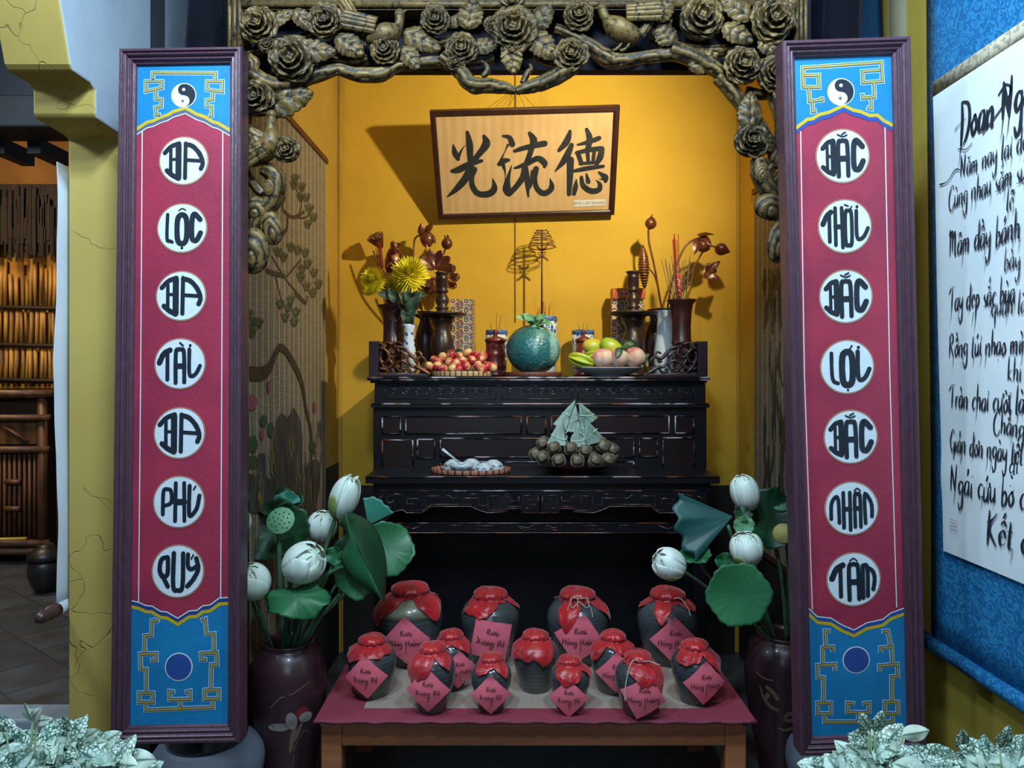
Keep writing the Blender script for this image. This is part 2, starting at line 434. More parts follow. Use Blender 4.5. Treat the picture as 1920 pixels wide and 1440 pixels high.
# ================================================================ COUPLET BOARDS
plum = M('plum_frame', '4f3543', '432c39', 90, .38, bump=.15, bscale=160, lo=.3, hi=.7, stretch=(1, 1, .25))
def pm(name, c): return M(name, c, None, 12, .42, bump=.08, bscale=120)
redm = M('board_red', 'a13048', '8c2a42', 6, .42, bump=.1, bscale=90)
bluem = M('board_blue', '167cb2', '136c9e', 6, .42, bump=.08, bscale=90)
white = pm('paint_white', 'd6e2ea'); gold = pm('paint_gold', 'a8963c'); navyp = pm('paint_navy', '27407e')
ink = pm('paint_ink', '1a2430'); greyp = pm('paint_slate', '56607c'); yell = pm('paint_yellow', 'c2a828'); rim = pm('paint_rim', 'b07a66')
indigo = pm('paint_indigo', '2b4b93')
BM = [redm, bluem, white, gold, navyp, ink, yell, greyp, indigo]
def ring(cx, hx, y0, y1):
    return ['c', (cx-hx, y1-hx*1.1), (cx, y1), (cx+hx, y1-hx*1.1), (cx+hx, y0+hx*1.1), (cx, y0), (cx-hx, y0+hx*1.1)]
WB = [(.16, [(-.8, .32), (-.6, .54), (-.38, .62)]), (.11, [(-.62, .42), (-.62, -.5)]), (.19, [(-.38, .58), (-.38, -.66)]), (.11, [(-.62, 0), (-.4, 0)]), (.16, [(-.8, -.42), (-.6, -.6), (-.38, -.7)])]
WA = [(.15, [(-.18, -.8), (-.18, .45), (-.06, .6), (.06, .6), (.18, .45), (.2, -.78)]), (.2, [(-.16, -.1), (.18, -.1)])]
WC = [(.19, [(.78, .36), (.55, .6), (.44, .4), (.43, -.4), (.55, -.55), (.66, -.5), (.8, -.22)])]
BREV = [(.05, [(-.2, .86), (0, .77), (.18, .83)]), (.055, [(-.03, .86), (.12, .94)])]
WT = [(.2, [(-.86, .05), (-.68, .42), (-.42, .58)]), (.14, [(-.52, .5), (-.52, -.66)])]
def WI(x, w=.14): return [(w, [(x, .6), (x, -.36), (x+.12, -.53), (x+.3, -.4), (x+.45, -.1)]), (.1, [(x+.03, .76), (x+.035, .77)])]
WORDS = {
 'BA': [(.17, [(-.82, .36), (-.55, .64), (-.2, .78)]), (.13, [(-.56, .5), (-.56, -.5)]), (.23, [(-.22, .72), (-.22, -.74)]), (.11, [(-.56, .07), (-.25, .07)]), (.18, [(-.72, -.42), (-.5, -.62), (-.22, -.78)]),
        (.15, [(.09, .78), (.07, -.76)]), (.17, [(.09, .74), (.4, .64), (.7, .3), (.84, -.1), (.76, -.36)]), (.13, [(.08, .04), (.8, -.02)])],
 'LỘC': [(.13, [(-.62, .6), (-.64, -.44), (-.5, -.56), (-.42, -.6)]), (.2, ring(0, .19, -.68, .58)), (.05, [(-.14, .76), (0, .85), (.15, .78)]), (.1, [(0, -.86), (.005, -.865)])]+WC,
 'TÀI': WT+[(w, [(x*.95, y) for x, y in p]) for w, p in WA]+[(.07, [(.0, .88), (.13, .76)])]+WI(.4),
 'PHÚ': [(.14, [(-.66, -.5), (-.64, .42), (-.48, .54), (-.32, .44), (-.32, -.02), (-.6, -.14)]), (.14, [(-.13, .78), (-.15, -.78)]), (.14, [(.22, .78), (.24, -.78)]), (.22, [(-.13, 0), (.22, 0)]), (.15, [(.45, .66), (.43, -.44), (.55, -.54), (.76, -.25), (.86, .25)]), (.06, [(.62, .5), (.7, .64)])],
 'QUÝ': [(.16, [(-.42, .58), (-.66, .5), (-.74, .1), (-.62, -.2), (-.42, -.1), (-.4, .5)]), (.15, [(-.64, -.12), (-.4, -.6)]), (.16, [(-.16, .74), (-.18, -.58), (0, -.76), (.2, -.6), (.22, .72)]), (.15, [(.42, .68), (.42, .22), (.56, .08), (.78, .2)]), (.16, [(.76, .52), (.84, .1), (.66, -.3), (.4, -.6)]), (.06, [(.56, .5), (.64, .66)])],
 'BẮC': WB+WA+BREV+WC,
 'THỜI': [(.18, [(-.88, .1), (-.72, .42), (-.55, .58)]), (.13, [(-.62, .5), (-.62, -.6)]), (.13, [(-.38, .74), (-.38, -.74)]), (.13, [(-.12, .74), (-.1, -.84)]), (.16, [(-.38, 0), (-.1, -.02)]), (.13, ring(.14, .12, -.76, .62)), (.055, [(.0, .86), (.14, .8)]), (.05, [(.2, .66), (.28, .78)])]+WI(.46, .13),
 'LỢI': [(.13, [(-.62, .56), (-.6, -.44), (-.38, -.64)]), (.22, ring(0, .19, -.72, .6)), (.06, [(.08, .66), (.2, .84)]), (.08, [(0, -.92), (.005, -.92)])]+WI(.42, .15),
 'NHÂN': [(.13, [(-.82, -.4), (-.8, .2), (-.62, .48), (-.52, .3), (-.5, -.56)]), (.13, [(-.32, .64), (-.32, -.76)]), (.13, [(-.06, .64), (-.06, -.86)]), (.16, [(-.32, -.02), (-.06, -.02)]), (.13, [(.13, -.74), (.13, .46), (.24, .58), (.34, .44), (.35, -.74)]), (.15, [(.13, 0), (.34, 0)]), (.05, [(.12, .7), (.23, .8), (.36, .7)]), (.13, [(.54, -.6), (.52, .5), (.68, .42), (.8, .1), (.8, -.34)])],
 'TÂM': WT+WA+[(.05, [(-.14, .74), (0, .84), (.14, .74)]), (.14, [(.36, -.74), (.36, .5)]), (.14, [(.36, .54), (.54, .46), (.54, -.66)]), (.14, [(.56, .46), (.76, .3), (.82, 0), (.76, -.4)])],
}
def board(corn, inner, Yt, Yb, label):
    TL, TR, BR, BL = corn
    q = [P(*TL, Yt), P(*TR, Yt), P(*BR, Yb), P(*BL, Yb)]
    top = (q[0]+q[1])/2; bot = (q[2]+q[3])/2; C = (top+bot)/2
    U = ((q[1]-q[0])+(q[2]-q[3])); V = top-bot
    V = V.normalized(); U = (U-V*U.dot(V)).normalized()
    pl = Plane(C, U, V); hw = ((q[1]-q[0]).length+(q[2]-q[3]).length)/4; hh = V.dot(top-bot)/2
    root = thing('couplet_board', tuple(bot), label, 'sign board')
    iw = .0405
    prof = [(0, -.03), (0, .024), (.004, .030), (.010, .030), (.0125, .024), (.014, .024), (.018, .0265), (.021, .0225), (.023, .017), (.025, .017), (.029, .019), (.0315, .0145), (.033, .010), (.0375, .009), (iw, .003), (iw, -.006)]
    mb = MB(); n = len(prof); vs = []
    for sx, sy in ((-1, -1), (1, -1), (1, 1), (-1, 1)):
        for w_, h in prof: vs.append(pl.pt(sx*(hw-w_), sy*(hh-w_), h))
    fs_ = [(c*n+i, ((c+1) % 4)*n+i, ((c+1) % 4)*n+i+1, c*n+i+1) for c in range(4) for i in range(n-1)]
    mb.add(vs, fs_, 0, False); mb.build('frame', plum, root, bevel=.0012)
    return pl, root, hw, hh, iw
def meander(mb, pl, paths, k=1.46e-3, closed=()):
    for lay, (w, m, h) in enumerate(((8.6, 2, .0012), (6.6, 1, .0016), (4.9, 4, .0020), (3.3, 3, .0024))):
        for i, p in enumerate(paths):
            pts = pl.pxs(p); cl = p[0] == p[-1]
            if cl: pts = pts[:-1]
            # square off ends
            if not cl:
                for e, f in ((0, 1), (-1, -2)):
                    d = Vector(pts[e])-Vector(pts[f]); d.normalize()
                    pts[e] = tuple(Vector(pts[e])+d*(w*k*.5-1.6*k))
            mb.stroke(pl, pts, w*k, h, m, caps=False, closed=cl)
def Z(ox, oy, s, L): return [(ox+x/s, oy+y/s) for x, y in L]
def yinyang(mb, pl, c, rpx, k=1.46e-3):
    u, v = pl.px(*c); r = rpx*k
    mb.disc(pl, u, v, r, .0013, 2, 40)
    R = r*.93; pts = [(u+R*sin(a), v+R*cos(a)) for a in [pi*i/16 for i in range(17)]]
    # S-curve back up: lower half bulges left-free, upper half bulges into the white
    pts += [(u+R/2*sin(a), v-R/2-R/2*cos(a)) for a in [pi*i/10 for i in range(1, 11)]]
    pts += [(u-R/2*sin(a), v+R/2-R/2*cos(a)) for a in [pi*i/10 for i in range(1, 10)]]
    c0 = (u+.1*R, v)
    # triangulate through quads strip: right arc vs S curve
    arc = [(u+R*sin(a), v+R*cos(a)) for a in [pi*i/20 for i in range(21)]]
    sc = [(u-R/2*sin(pi-a), v+R/2+R/2*cos(a)) for a in [pi*i/10 for i in range(11)]]+[(u+R/2*sin(a), v-R/2+R/2*cos(a)) for a in [pi*i/10 for i in range(1, 11)]]
    vs = [pl.pt(x, y, .0018) for x, y in arc+sc]; n = 21
    mb.add(vs, [(i, n+i, n+i+1, i+1) for i in range(20)], 5, False)
    mb.disc(pl, u, v+R/2, R*.14, .0022, 2, 14); mb.disc(pl, u-.08*R, v-R/2, R*.12, .0022, 7, 14)
def paint_board(pl, root, hw, hh, iw, top_y, bot_y, ztop, zbot, mands, yy, ds, side, words, topwhite):
    """ztop/zbot: zigzag boundary in px between blue ends and the red field"""
    mb = MB(); a = hw-iw+.001; b_ = hh-iw+.001
    mb.poly(pl, [(-a, -b_), (a, -b_), (a, b_), (-a, b_)], 0, 0)
    zt = pl.pxs(ztop); zb = pl.pxs(zbot)
    zt[0] = (-a, zt[0][1]); zt[-1] = (a, zt[-1][1]); zb[0] = (-a, zb[0][1]); zb[-1] = (a, zb[-1][1])
    n = len(zt); mb.add([pl.pt(x, y, .0006) for x, y in zt]+[pl.pt(x, b_, .0006) for x, y in zt], [(i, i+1, n+i+1, n+i) for i in range(n-1)], 1, False)
    n = len(zb); mb.add([pl.pt(x, y, .0006) for x, y in zb]+[pl.pt(x, -b_, .0006) for x, y in zb], [(n+i, n+i+1, i+1, i) for i in range(n-1)], 1, False)
    k = 1.46e-3
    off = lambda L, d: [(x, y+d*k) for x, y in L]
    mb.stroke(pl, off(zt, -6.5), 8*k, .0009, 8 if not topwhite else 7, caps=False)
    mb.stroke(pl, zt, 6*k, .0012, 6, caps=False)
    if topwhite: mb.stroke(pl, off(zt, -11), 1.8*k, .0012, 2, caps=False)
    mb.stroke(pl, off(zb, 0), 8*k, .0009, 4 if topwhite else 8, caps=False)
    mb.stroke(pl, off(zb, -6), 6*k, .0012, 6, caps=False)
    mb.stroke(pl, off(zb, 5), 2*k, .0012, 2, caps=False)
    for p in side: mb.stroke(pl, pl.pxs(p), 1.9*k, .0008, 2, caps=False)
    meander(mb, pl, mands)
    yinyang(mb, pl, *yy)
    u, v = pl.px(*ds[0]); mb.disc(pl, u, v, (ds[1]+2)*k, .0012, 2, 36); mb.disc(pl, u, v, ds[1]*k, .0018, 8, 36)
    mb.build('painted_panel', BM, root)
    for word, (x, y, r) in words:
        u, v = pl.px(x, y); r = r*k
        m2 = MB(); m2.disc(pl, u, v, r*1.06, .0012, 1, 40); m2.disc(pl, u, v, r, .0020, 0, 40)
        dd = m2.build('medallion', [white, rim], root)
        l2 = MB()
        for i, (w_, st) in enumerate(WORDS[word]):
            cl = st[0] == 'c'
            if cl: st = st[1:]
            pts = [(u+p[0]*r*.97, v+p[1]*r*.97) for p in st]
            if len(pts) > 2: pts = [tuple(q)[:2] for q in spl([(p[0], p[1], 0) for p in pts], 4, cl)]
            ws = [1.13*w_*r*(1+.09*nz(j*.7, i, u*9)) for j in range(len(pts))]
            l2.stroke(pl, pts, ws, .0026+i*.0001, 0, closed=cl)
        l2.build('lettering', ink, dd)
# ---- left board
pl, root, hw, hh, iw = board(((232, 94), (459, 100), (456, 1387), (216, 1387)), None, 2.10, 1.99,
    'purple-framed red board on the left column, its top disc reading BA')
a = lambda L: Z(240, 110, 3.89, L); b4 = lambda L: Z(230, 1100, 4.8, L)
mands = [a([(183, 150), (183, 105), (640, 108), (640, 165)]), a([(133, 168), (250, 168), (250, 215), (133, 240), (133, 168)]), a([(205, 225), (205, 295), (246, 300), (244, 350), (203, 356), (206, 412), (232, 412)]),
         a([(578, 168), (690, 168), (690, 245), (578, 228), (578, 168)]), a([(622, 236), (618, 302), (576, 305), (576, 348), (612, 352), (612, 418), (596, 420)]),
         b4([(318, 315), (290, 300), (265, 305), (262, 435), (200, 442), (200, 600)]), b4([(262, 660), (303, 660), (303, 600), (160, 605), (165, 738), (215, 742), (215, 950)]), b4([(150, 955), (275, 955), (275, 1040), (150, 1040), (150, 955)]),
         b4([(210, 1040), (210, 1108), (815, 1085), (812, 1020)]), b4([(740, 930), (868, 926), (868, 1005), (740, 1010), (740, 930)]), b4([(795, 925), (800, 702), (852, 700), (846, 592), (708, 598), (712, 655), (750, 655)]), b4([(826, 592), (824, 422), (757, 428), (745, 290), (715, 300)]),
         b4([(462, 945), (425, 940), (427, 1015), (608, 1010), (608, 938), (575, 945)]), b4([(520, 1012), (520, 1095)])]
zt = a([(60, 515), (140, 465), (185, 455), (235, 430), (290, 412), (330, 388), (420, 360), (500, 405), (560, 425), (620, 462), (655, 470), (730, 525)])
zb = b4([(80, 150), (145, 165), (215, 195), (265, 198), (340, 245), (400, 252), (497, 308), (600, 242), (670, 237), (720, 197), (790, 187), (870, 127), (940, 120)])
words = list(zip(['BA', 'LỘC', 'BA', 'TÀI', 'BA', 'PHÚ', 'QUÝ'], [(345, 302, 45), (342, 428, 45.5), (340, 555, 45.5), (338, 682, 46), (337, 812, 46), (336, 941, 46), (334, 1071, 46.5)]))
paint_board(pl, root, hw, hh, iw, 0, 0, zt, zb, mands, ((345, 179), 24), ((335.5, 1250), 23.5), [[(267, 243), (264, 700), (260, 1135)], [(418, 248), (416, 700), (414, 1124)]], words, True)
# ---- right board
pl, root, hw, hh, iw = board(((1460, 84), (1698, 74), (1728, 1401), (1495, 1407)), None, 2.0, 2.04,
    'purple-framed red board on the right column, its bottom disc reading TÂM')
a = lambda L: Z(1470, 90, 8.348, L); b4 = lambda L: Z(1440, 720, 2, L)
mands = [a([(295, 610), (290, 315), (1520, 230), (1535, 525), (1230, 548), (1225, 370), (1500, 352)]), a([(300, 432), (540, 430), (545, 618), (290, 622)]), a([(385, 620), (397, 838), (592, 818), (590, 785)]), a([(437, 838), (445, 1000), (492, 990)]),
         a([(1402, 540), (1412, 770), (1228, 788), (1228, 730)]), a([(1360, 780), (1362, 955), (1308, 945)]),
         b4([(228, 925), (213, 925), (215, 986), (204, 988), (204, 1052)]), b4([(215, 986), (242, 985), (242, 1000)]), b4([(250, 1070), (250, 1050), (185, 1054), (187, 1100), (207, 1100), (207, 1195)]), b4([(185, 1195), (235, 1195), (235, 1235), (185, 1235), (185, 1195)]),
         b4([(212, 1236), (212, 1266), (466, 1266), (466, 1236)]), b4([(437, 1192), (486, 1192), (486, 1235), (437, 1235), (437, 1192)]), b4([(463, 1192), (463, 1096), (486, 1096), (484, 1050), (417, 1055), (417, 1073)]), b4([(466, 1050), (462, 985), (421, 988), (421, 1002)]), b4([(460, 985), (448, 925), (430, 927)]),
         b4([(320, 1197), (297, 1195), (297, 1230), (378, 1230), (378, 1195), (358, 1197)]), b4([(338, 1232), (338, 1264)])]
zt = a([(120, 1260), (360, 1120), (440, 1110), (560, 1040), (700, 1010), (930, 900), (1080, 975), (1200, 1000), (1340, 1060), (1460, 1055), (1560, 1140), (1700, 1215)])
zb = b4([(140, 850), (185, 882), (235, 887), (275, 912), (322, 932), (370, 905), (430, 892), (460, 868), (510, 850)])
words = list(zip(['BẮC', 'THỜI', 'BẮC', 'LỢI', 'BẮC', 'NHÂN', 'TÂM'], [(1579.5, 293, 47.5), (1583.5, 424.5, 47.5), (1585.5, 556, 47.5), (1588, 688, 48), (1594.5, 819, 48), (1596, 953, 48), (1600, 1086, 48.5)]))
paint_board(pl, root, hw, hh, iw, 0, 0, zt, zb, mands, ((1576.5, 172.5), 25), ((1605, 1237), 23.5), [[(1501, 246), (1508, 700), (1523, 1143)], [(1659, 238), (1668, 700), (1681, 1139)]], words, False)
# ================================================================ CARVED ARCH
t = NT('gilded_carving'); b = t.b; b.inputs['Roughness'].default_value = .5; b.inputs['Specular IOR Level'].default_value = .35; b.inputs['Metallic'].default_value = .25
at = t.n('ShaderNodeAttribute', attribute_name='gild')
ao = t.n('ShaderNodeAmbientOcclusion'); ao.inputs['Distance'].default_value = .018; ao.samples = 4  # crease shade from occlusion, mixed into the base colour
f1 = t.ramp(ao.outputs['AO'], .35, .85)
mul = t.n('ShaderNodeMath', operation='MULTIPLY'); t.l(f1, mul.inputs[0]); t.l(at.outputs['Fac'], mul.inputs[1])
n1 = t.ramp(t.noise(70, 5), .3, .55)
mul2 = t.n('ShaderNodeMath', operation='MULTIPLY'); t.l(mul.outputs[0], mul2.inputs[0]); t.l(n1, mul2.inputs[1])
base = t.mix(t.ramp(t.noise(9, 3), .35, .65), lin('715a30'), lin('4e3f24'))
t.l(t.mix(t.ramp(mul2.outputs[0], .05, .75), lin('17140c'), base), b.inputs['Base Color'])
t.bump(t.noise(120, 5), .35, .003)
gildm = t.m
YA = 2.19; KA = YA/F
arch = thing('carved_arch', (.01, YA, 2.2), 'gilded openwork wooden arch carved with peonies, leaves, birds and branches over the altar niche', 'arch')
def apt(x, y, d=0): return P(x, y, YA)+Vector((0, -d, 0))
def petal_flower(px, py, r, seed=0, d=.03, tilt=(0, 0), sc=1.0):
    rnd = random.Random(seed*7+3); mb = MB(); C = apt(px, py, d); R = r*KA
    nrm = Vector((tilt[0], -1, tilt[1])); U, V, N = axes(nrm)
    # solid backing
    mb.ball(C-N*R*.25, R*.86, 20, 0, (1, 1, .42), rot=rotto(N))
    for ringi, (cnt, rad, lift, op) in enumerate(((7, 1.0, .02, .16), (6, .78, .16, .3), (5, .54, .30, .45), (4, .33, .42, .6))):
        ph = rnd.random()*6.28
        for q in range(cnt):
            a = ph+2*pi*q/cnt+rnd.uniform(-.13, .13); L = R*rad*rnd.uniform(.9, 1.08); W = L*pi/cnt*1.32
            D = U*cos(a)+V*sin(a); S = N.cross(D); e = rnd.uniform(0, 6)
            def fn(s_, t_, D=D, S=S, L=L, W=W, lift=lift, op=op, e=e):
                x = t_*2-1; s1 = .22+.78*s_*(1-.10*x*x+.05*cos(5*x+e))
                wd = W*sqrt(max(0, sin(pi*min(.98, .18+.70*s_))))
                h = R*(lift+op*.5*s_**1.6+.16*(x*x)*s_-.10*max(0, s_-.82)/.18)+.02*R*sin(9*x+e)*s_
                return C+D*(L*s1)+S*(x*wd)+N*h
            def gf(s_, t_, e=e):
                x = abs(t_*2-1); edge = 1.0 if (s_ > .86 or x > .74) else (.55+.3*sin(14*(t_*2-1)*(.4+.6*s_)+e))
                return max(0, min(1, edge*(.25+.75*min(1, s_*2.2))))
            mb.grid(fn, 9, 9, gf=gf)
    for q in range(4):
        a = q*1.57+.4; mb.ball(C+N*R*.42+(U*cos(a)+V*sin(a))*R*.09, R*.12, 8)
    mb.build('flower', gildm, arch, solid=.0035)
def carved_leaf(bx, by, tx, ty, w, seed=0, d=.02, curl=.25, lift=0):
    mb = MB(); B = apt(bx, by, d); T = apt(tx, ty, d+lift); D = T-B; L = D.length; D.normalize(); S = Vector((0, -1, 0)).cross(D).normalized(); N = D.cross(S)
    if N.y > 0: N = -N
    W = w*KA/2
    def fn(a, c):
        x = c*2-1; prof = (sin(pi*min(1, a**.75))**.7)*(1+.07*cos(a*40+seed)); 
        h = L*curl*.30*(a-a*a)*(1)-W*.22*abs(x)**1.5*1.2+W*.10*abs(sin(11*a-2.5*abs(x)+.5))
        if abs(x) < .12: h -= W*.08
        return B+D*(a*L)+S*(x*W*prof+.03*L*sin(a*3+seed))+N*h
    def gf(a, c):
        x = abs(c*2-1); v = abs(sin(5.2*pi*a*.75-2.2*x+.3))
        if x < .10: return .0
        return 1.0 if v > .30 else .05
    mb.grid(fn, 34, 19, gf=gf)
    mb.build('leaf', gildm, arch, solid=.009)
def branch(pts, w, d=.015, seed=0, n=20, gn=6, name='branch', groove=.09):
    mb = MB(); pp = spl([apt(x, y, d) for x, y in pts], 7)
    if not isinstance(w, (list, tuple)): w = [w]*len(pts)
    ww = [q.x for q in spl([(a, 0, 0) for a in w], 7)]
    mb.tube(pp, [q*KA/2*(1+.10*nz(i*.35, seed)) for i, q in enumerate(ww)], n, 0, groove, gn, gattr=True)
    mb.g = [1.0 if g > .32 else .08 for g in mb.g]
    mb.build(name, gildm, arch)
def lump(x, y, rx, ry, seed=0, d=.02, rot=0, f=7):
    mb = MB(); C = apt(x, y, d); R = Matrix.Rotation(rot, 3, 'Y')
    n = 34; vs = []; g = []
    def fn(a, c):
        th = a*2*pi; r = c; u = r*cos(th); v = r*sin(th)
        dd = sqrt((u*1.0)**2+(v*.8+.35)**2); s_ = sin(f*dd*2+1.2*nz(u*2, v*2, seed))
        h = .62*sqrt(max(0, 1-r*r*.96))+.045*s_
        q = R @ Vector((u*rx*KA, 0, v*ry*KA)); return C+q+Vector((0, -h*min(rx, ry)*KA, 0))
    def gf(a, c):
        th = a*2*pi; u = c*cos(th); v = c*sin(th); dd = sqrt(u*u+(v*.8+.35)**2)
        return .06 if sin(f*dd*2+1.2*nz(u*2, v*2, seed)) < -.5 else 1
    mb.grid(fn, 44, 22, cu=True, gf=gf)
    mb.build('carved_rock', gildm, arch, solid=.006)
# border strips
def border(x0, x1, y0, y1, horiz):
    mb = MB(); A = apt(x0, y0); B_ = apt(x1, y1)
    mb.bb(A.x, B_.x, YA-.012, YA+.05, B_.z, A.z)
    n = 3
    for i in range(n):
        if horiz:
            z = lerp(A.z, B_.z, (i+.5)/n); mb.tube([(A.x, YA-.014, z), (B_.x, YA-.014, z)], abs(A.z-B_.z)/n*.42, 8)
        else:
            x = lerp(A.x, B_.x, (i+.5)/n); mb.tube([(x, YA-.014, B_.z), (x, YA-.014, A.z)], abs(A.x-B_.x)/n*.42, 8)
    mb.build('border', gildm, arch)
border(430, 458, -30, 112, False); border(1486, 1511, -30, 112, False); border(458, 1486, -30, 22, True)
# branches along the lower edge, left to right
branch([(470, 140), (520, 165), (560, 155), (602, 142), (635, 134), (672, 143), (716, 142), (745, 128), (790, 121), (842, 118)], [30, 34, 30, 26, 22, 26, 28, 24, 22, 20], .012, 1)
branch([(590, 92), (560, 82), (580, 100), (640, 118), (690, 112)], [10, 14, 16, 18, 18], .0, 2)
branch([(460, 100), (520, 84), (570, 70), (600, 58)], [14, 18, 18, 14], -.005, 3)
branch([(828, 112), (862, 138), (886, 164), (920, 166), (948, 170), (967, 176)], [22, 28, 30, 26, 22, 12], .02, 4)
branch([(967, 176), (992, 168), (1018, 160), (1045, 148), (1072, 128)], [12, 24, 28, 30, 32], .02, 5)
branch([(905, 148), (914, 138), (912, 126), (902, 118)], [10, 12, 9, 6], .015, 6)
branch([(980, 160), (988, 142), (996, 132), (992, 124)], [12, 12, 9, 5], .015, 7)
branch([(700, 112), (760, 96), (800, 88), (850, 74), (880, 52)], [18, 20, 20, 16, 10], .0, 8)
branch([(925, 105), (880, 116), (842, 118), (800, 118)], [24, 20, 18, 18], .0, 9)
branch([(1000, 100), (1030, 112), (1060, 118)], [24, 22, 20], .0, 10)
branch([(1040, 58), (1072, 70), (1100, 88), (1135, 112), (1162, 118), (1200, 112), (1255, 106)], [18, 20, 26, 30, 26, 22, 24], .015, 11)
branch([(1255, 98), (1290, 108), (1330, 128), (1352, 144)], [34, 32, 28, 24], .012, 12)
branch([(1345, 146), (1368, 172), (1390, 205), (1408, 240), (1430, 262)], [26, 28, 24, 24, 20], .012, 13)
branch([(1225, 60), (1255, 75), (1258, 92), (1340, 96), (1400, 84)], [30, 34, 30, 22, 16], -.004, 14)
branch([(1440, 150), (1452, 190), (1462, 230), (1460, 280)], [24, 22, 20, 20], .0, 15)
branch([(1400, 170), (1430, 175), (1460, 172)], [20, 20, 20], -.01, 16)
branch([(1405, 205), (1440, 260), (1452, 300), (1430, 330)], [20, 22, 24, 24], .0, 17)
branch([(1418, 302), (1420, 325), (1432, 352), (1448, 372)], [28, 34, 34, 30], .02, 18, gn=7)
branch([(1462, 328), (1450, 345), (1456, 372)], [14, 14, 16], .0, 19)
branch([(458, 238), (480, 250), (505, 266), (512, 280)], [16, 20, 18, 14], .0, 20)
branch([(458, 255), (466, 280), (460, 310), (468, 335), (492, 364)], [12, 12, 12, 18, 18], -.006, 21)
branch([(497, 318), (520, 336), (514, 376), (486, 410), (478, 440)], [26, 34, 34, 30, 24], .012, 22, gn=7)
branch([(470, 150), (462, 200), (455, 260), (452, 330), (458, 400), (466, 450)], [26, 20, 18, 18, 22, 22], -.015, 23)
branch([(545, 150), (510, 150), (488, 162), (470, 190)], [16, 20, 22, 20], .0, 24)
# rocks
lump(484, 396, 28, 24, 1, .015); lump(514, 430, 19, 32, 2, .02, -.25); lump(483, 474, 29, 42, 3, .03)
lump(1438, 393, 31, 24, 4, .03, .1); lump(1456, 452, 22, 44, 5, .025, .2); lump(1420, 332, 13, 18, 6, .036, 0, 9); lump(512, 358, 9, 14, 7, .036, 0, 10)
lump(1462, 300, 20, 20, 8, .01)
# leaves
for i, q in enumerate([(500, 205, 588, 178, 62), (490, 122, 462, 132, 34), (556, 108, 636, 106, 44), (500, 52, 556, 26, 26), (560, 28, 590, 66, 30), (640, 80, 684, 116, 44), (758, 66, 826, 100, 44), (757, 100, 788, 137, 34),
                       (880, 66, 888, 12, 46), (840, 56, 885, 26, 22), (890, 96, 934, 92, 30), (958, 100, 962, 148, 38), (1000, 60, 1036, 14, 40), (992, 74, 1042, 118, 46), (1225, 52, 1250, 10, 40), (1210, 55, 1256, 44, 44),
                       (1400, 45, 1345, 8, 40), (1350, 60, 1400, 92, 38), (1290, 130, 1342, 108, 44), (1465, 36, 1484, 4, 26), (1400, 250, 1396, 184, 44), (1425, 290, 1440, 258, 30), (1420, 80, 1450, 110, 34), (478, 250, 500, 300, 24), (700, 70, 650, 95, 26), (1256, 90, 1230, 55, 40)]):
    carved_leaf(*q, seed=i, d=.02+.012*(i % 3))
# flowers
for i, q in enumerate([(492, 58, 36), (508, 92, 16), (616, 50, 33), (556, 123, 44), (489, 192, 36), (545, 287, 25), (725, 103, 28), (818, 48, 28), (867, 102, 30), (856, 126, 18), (962, 66, 44), (960, 104, 20), (925, 58, 18), (1083, 40, 30),
                       (1069, 112, 32), (1308, 46, 42), (1441, 49, 42), (1384, 131, 36), (1444, 148, 34), (1401, 270, 33), (1462, 186, 20)]):
    petal_flower(*q, seed=i, d=.034)
# bud above the centre peony
mb = MB(); C = apt(960, 12, .03)
for i in range(7):
    a = lerp(-1.25, 1.25, i/6)
    def fn(s_, t_, a=a): 
        x = t_*2-1; r = .034*s_; wd = .011*sin(pi*min(.97, .2+.75*s_))
        return C+Vector((sin(a)*r*1.1+cos(a)*x*wd, -.008*sin(pi*s_)-.002*(6-abs(i-3)*2), cos(a)*r*1.25-sin(a)*x*wd-.012))
    mb.grid(fn, 8, 7, gf=lambda s_, t_: 1 if abs(t_*2-1) < .7 else .1)
mb.build('bud', gildm, arch, solid=.004)
# birds
def bird(head, neck, chest, rump, tail, wing0, wing1, beak, seed=0, wy=.028, hw=1.0):
    pts = spl([apt(*head, .03), apt(*neck, .03), apt(*chest, .03), apt(*rump, .02)], 7)
    n = len(pts); rr = [KA*hw*lerp(8.5, 9, i/7) if i < 7 else KA*hw*(9+13*sin(pi*min(1, (i-7)/(n-7)))) for i in range(n)]
    rr[0] = KA*5; rr[-1] = KA*5
    MB().tube(pts, rr, 14, 0, .0).ball(apt(*head, .03), KA*10*hw, 12).ball(apt(head[0], head[1]-1, .03+.013*hw), KA*2.4, 8).build('bird_body', gildm, arch)
    b_ = body = None
    MB().tube([apt(*head, .03), apt(*beak, .03)], [KA*5, KA*.6], 8).build('bird_beak', gildm, arch)
    def plate(A, B_, w0, w1, name, k, d):
        a = apt(*A, d); c = apt(*B_, d); D = (c-a).normalized(); S = Vector((0, -1, 0)).cross(D).normalized()
        def fn(s_, t_): 
            x = t_*2-1; w = lerp(w0, w1, s_)*KA/2
            return a+(c-a)*(s_*(1-.08*abs(x)+.03*cos(k*2*x)))+S*x*w+Vector((0, -.010*(1-x*x)-.003*abs(sin(k*x)), 0))
        mb = MB().grid(fn, 16, 28, gf=lambda s_, t_: .05 if abs(sin(k*(t_*2-1))) < .32 and s_ > .2 or abs(s_-.3-.05*sin(9*t_)) < .035 else 1)
        mb.build(name, gildm, arch, solid=.007)
    plate(wing1, wing0, 30, 36, 'bird_wing', 6, .05); plate(rump, tail, 12, 24, 'bird_tail', 5, .03)
bird((752, 36), (750, 58), (728, 74), (690, 78), (645, 6), (645, 50), (712, 64), (766, 28), 1)
bird((1126, 24), (1134, 44), (1158, 64), (1196, 78), (1245, 2), (1238, 36), (1168, 40), (1108, 26), 2)
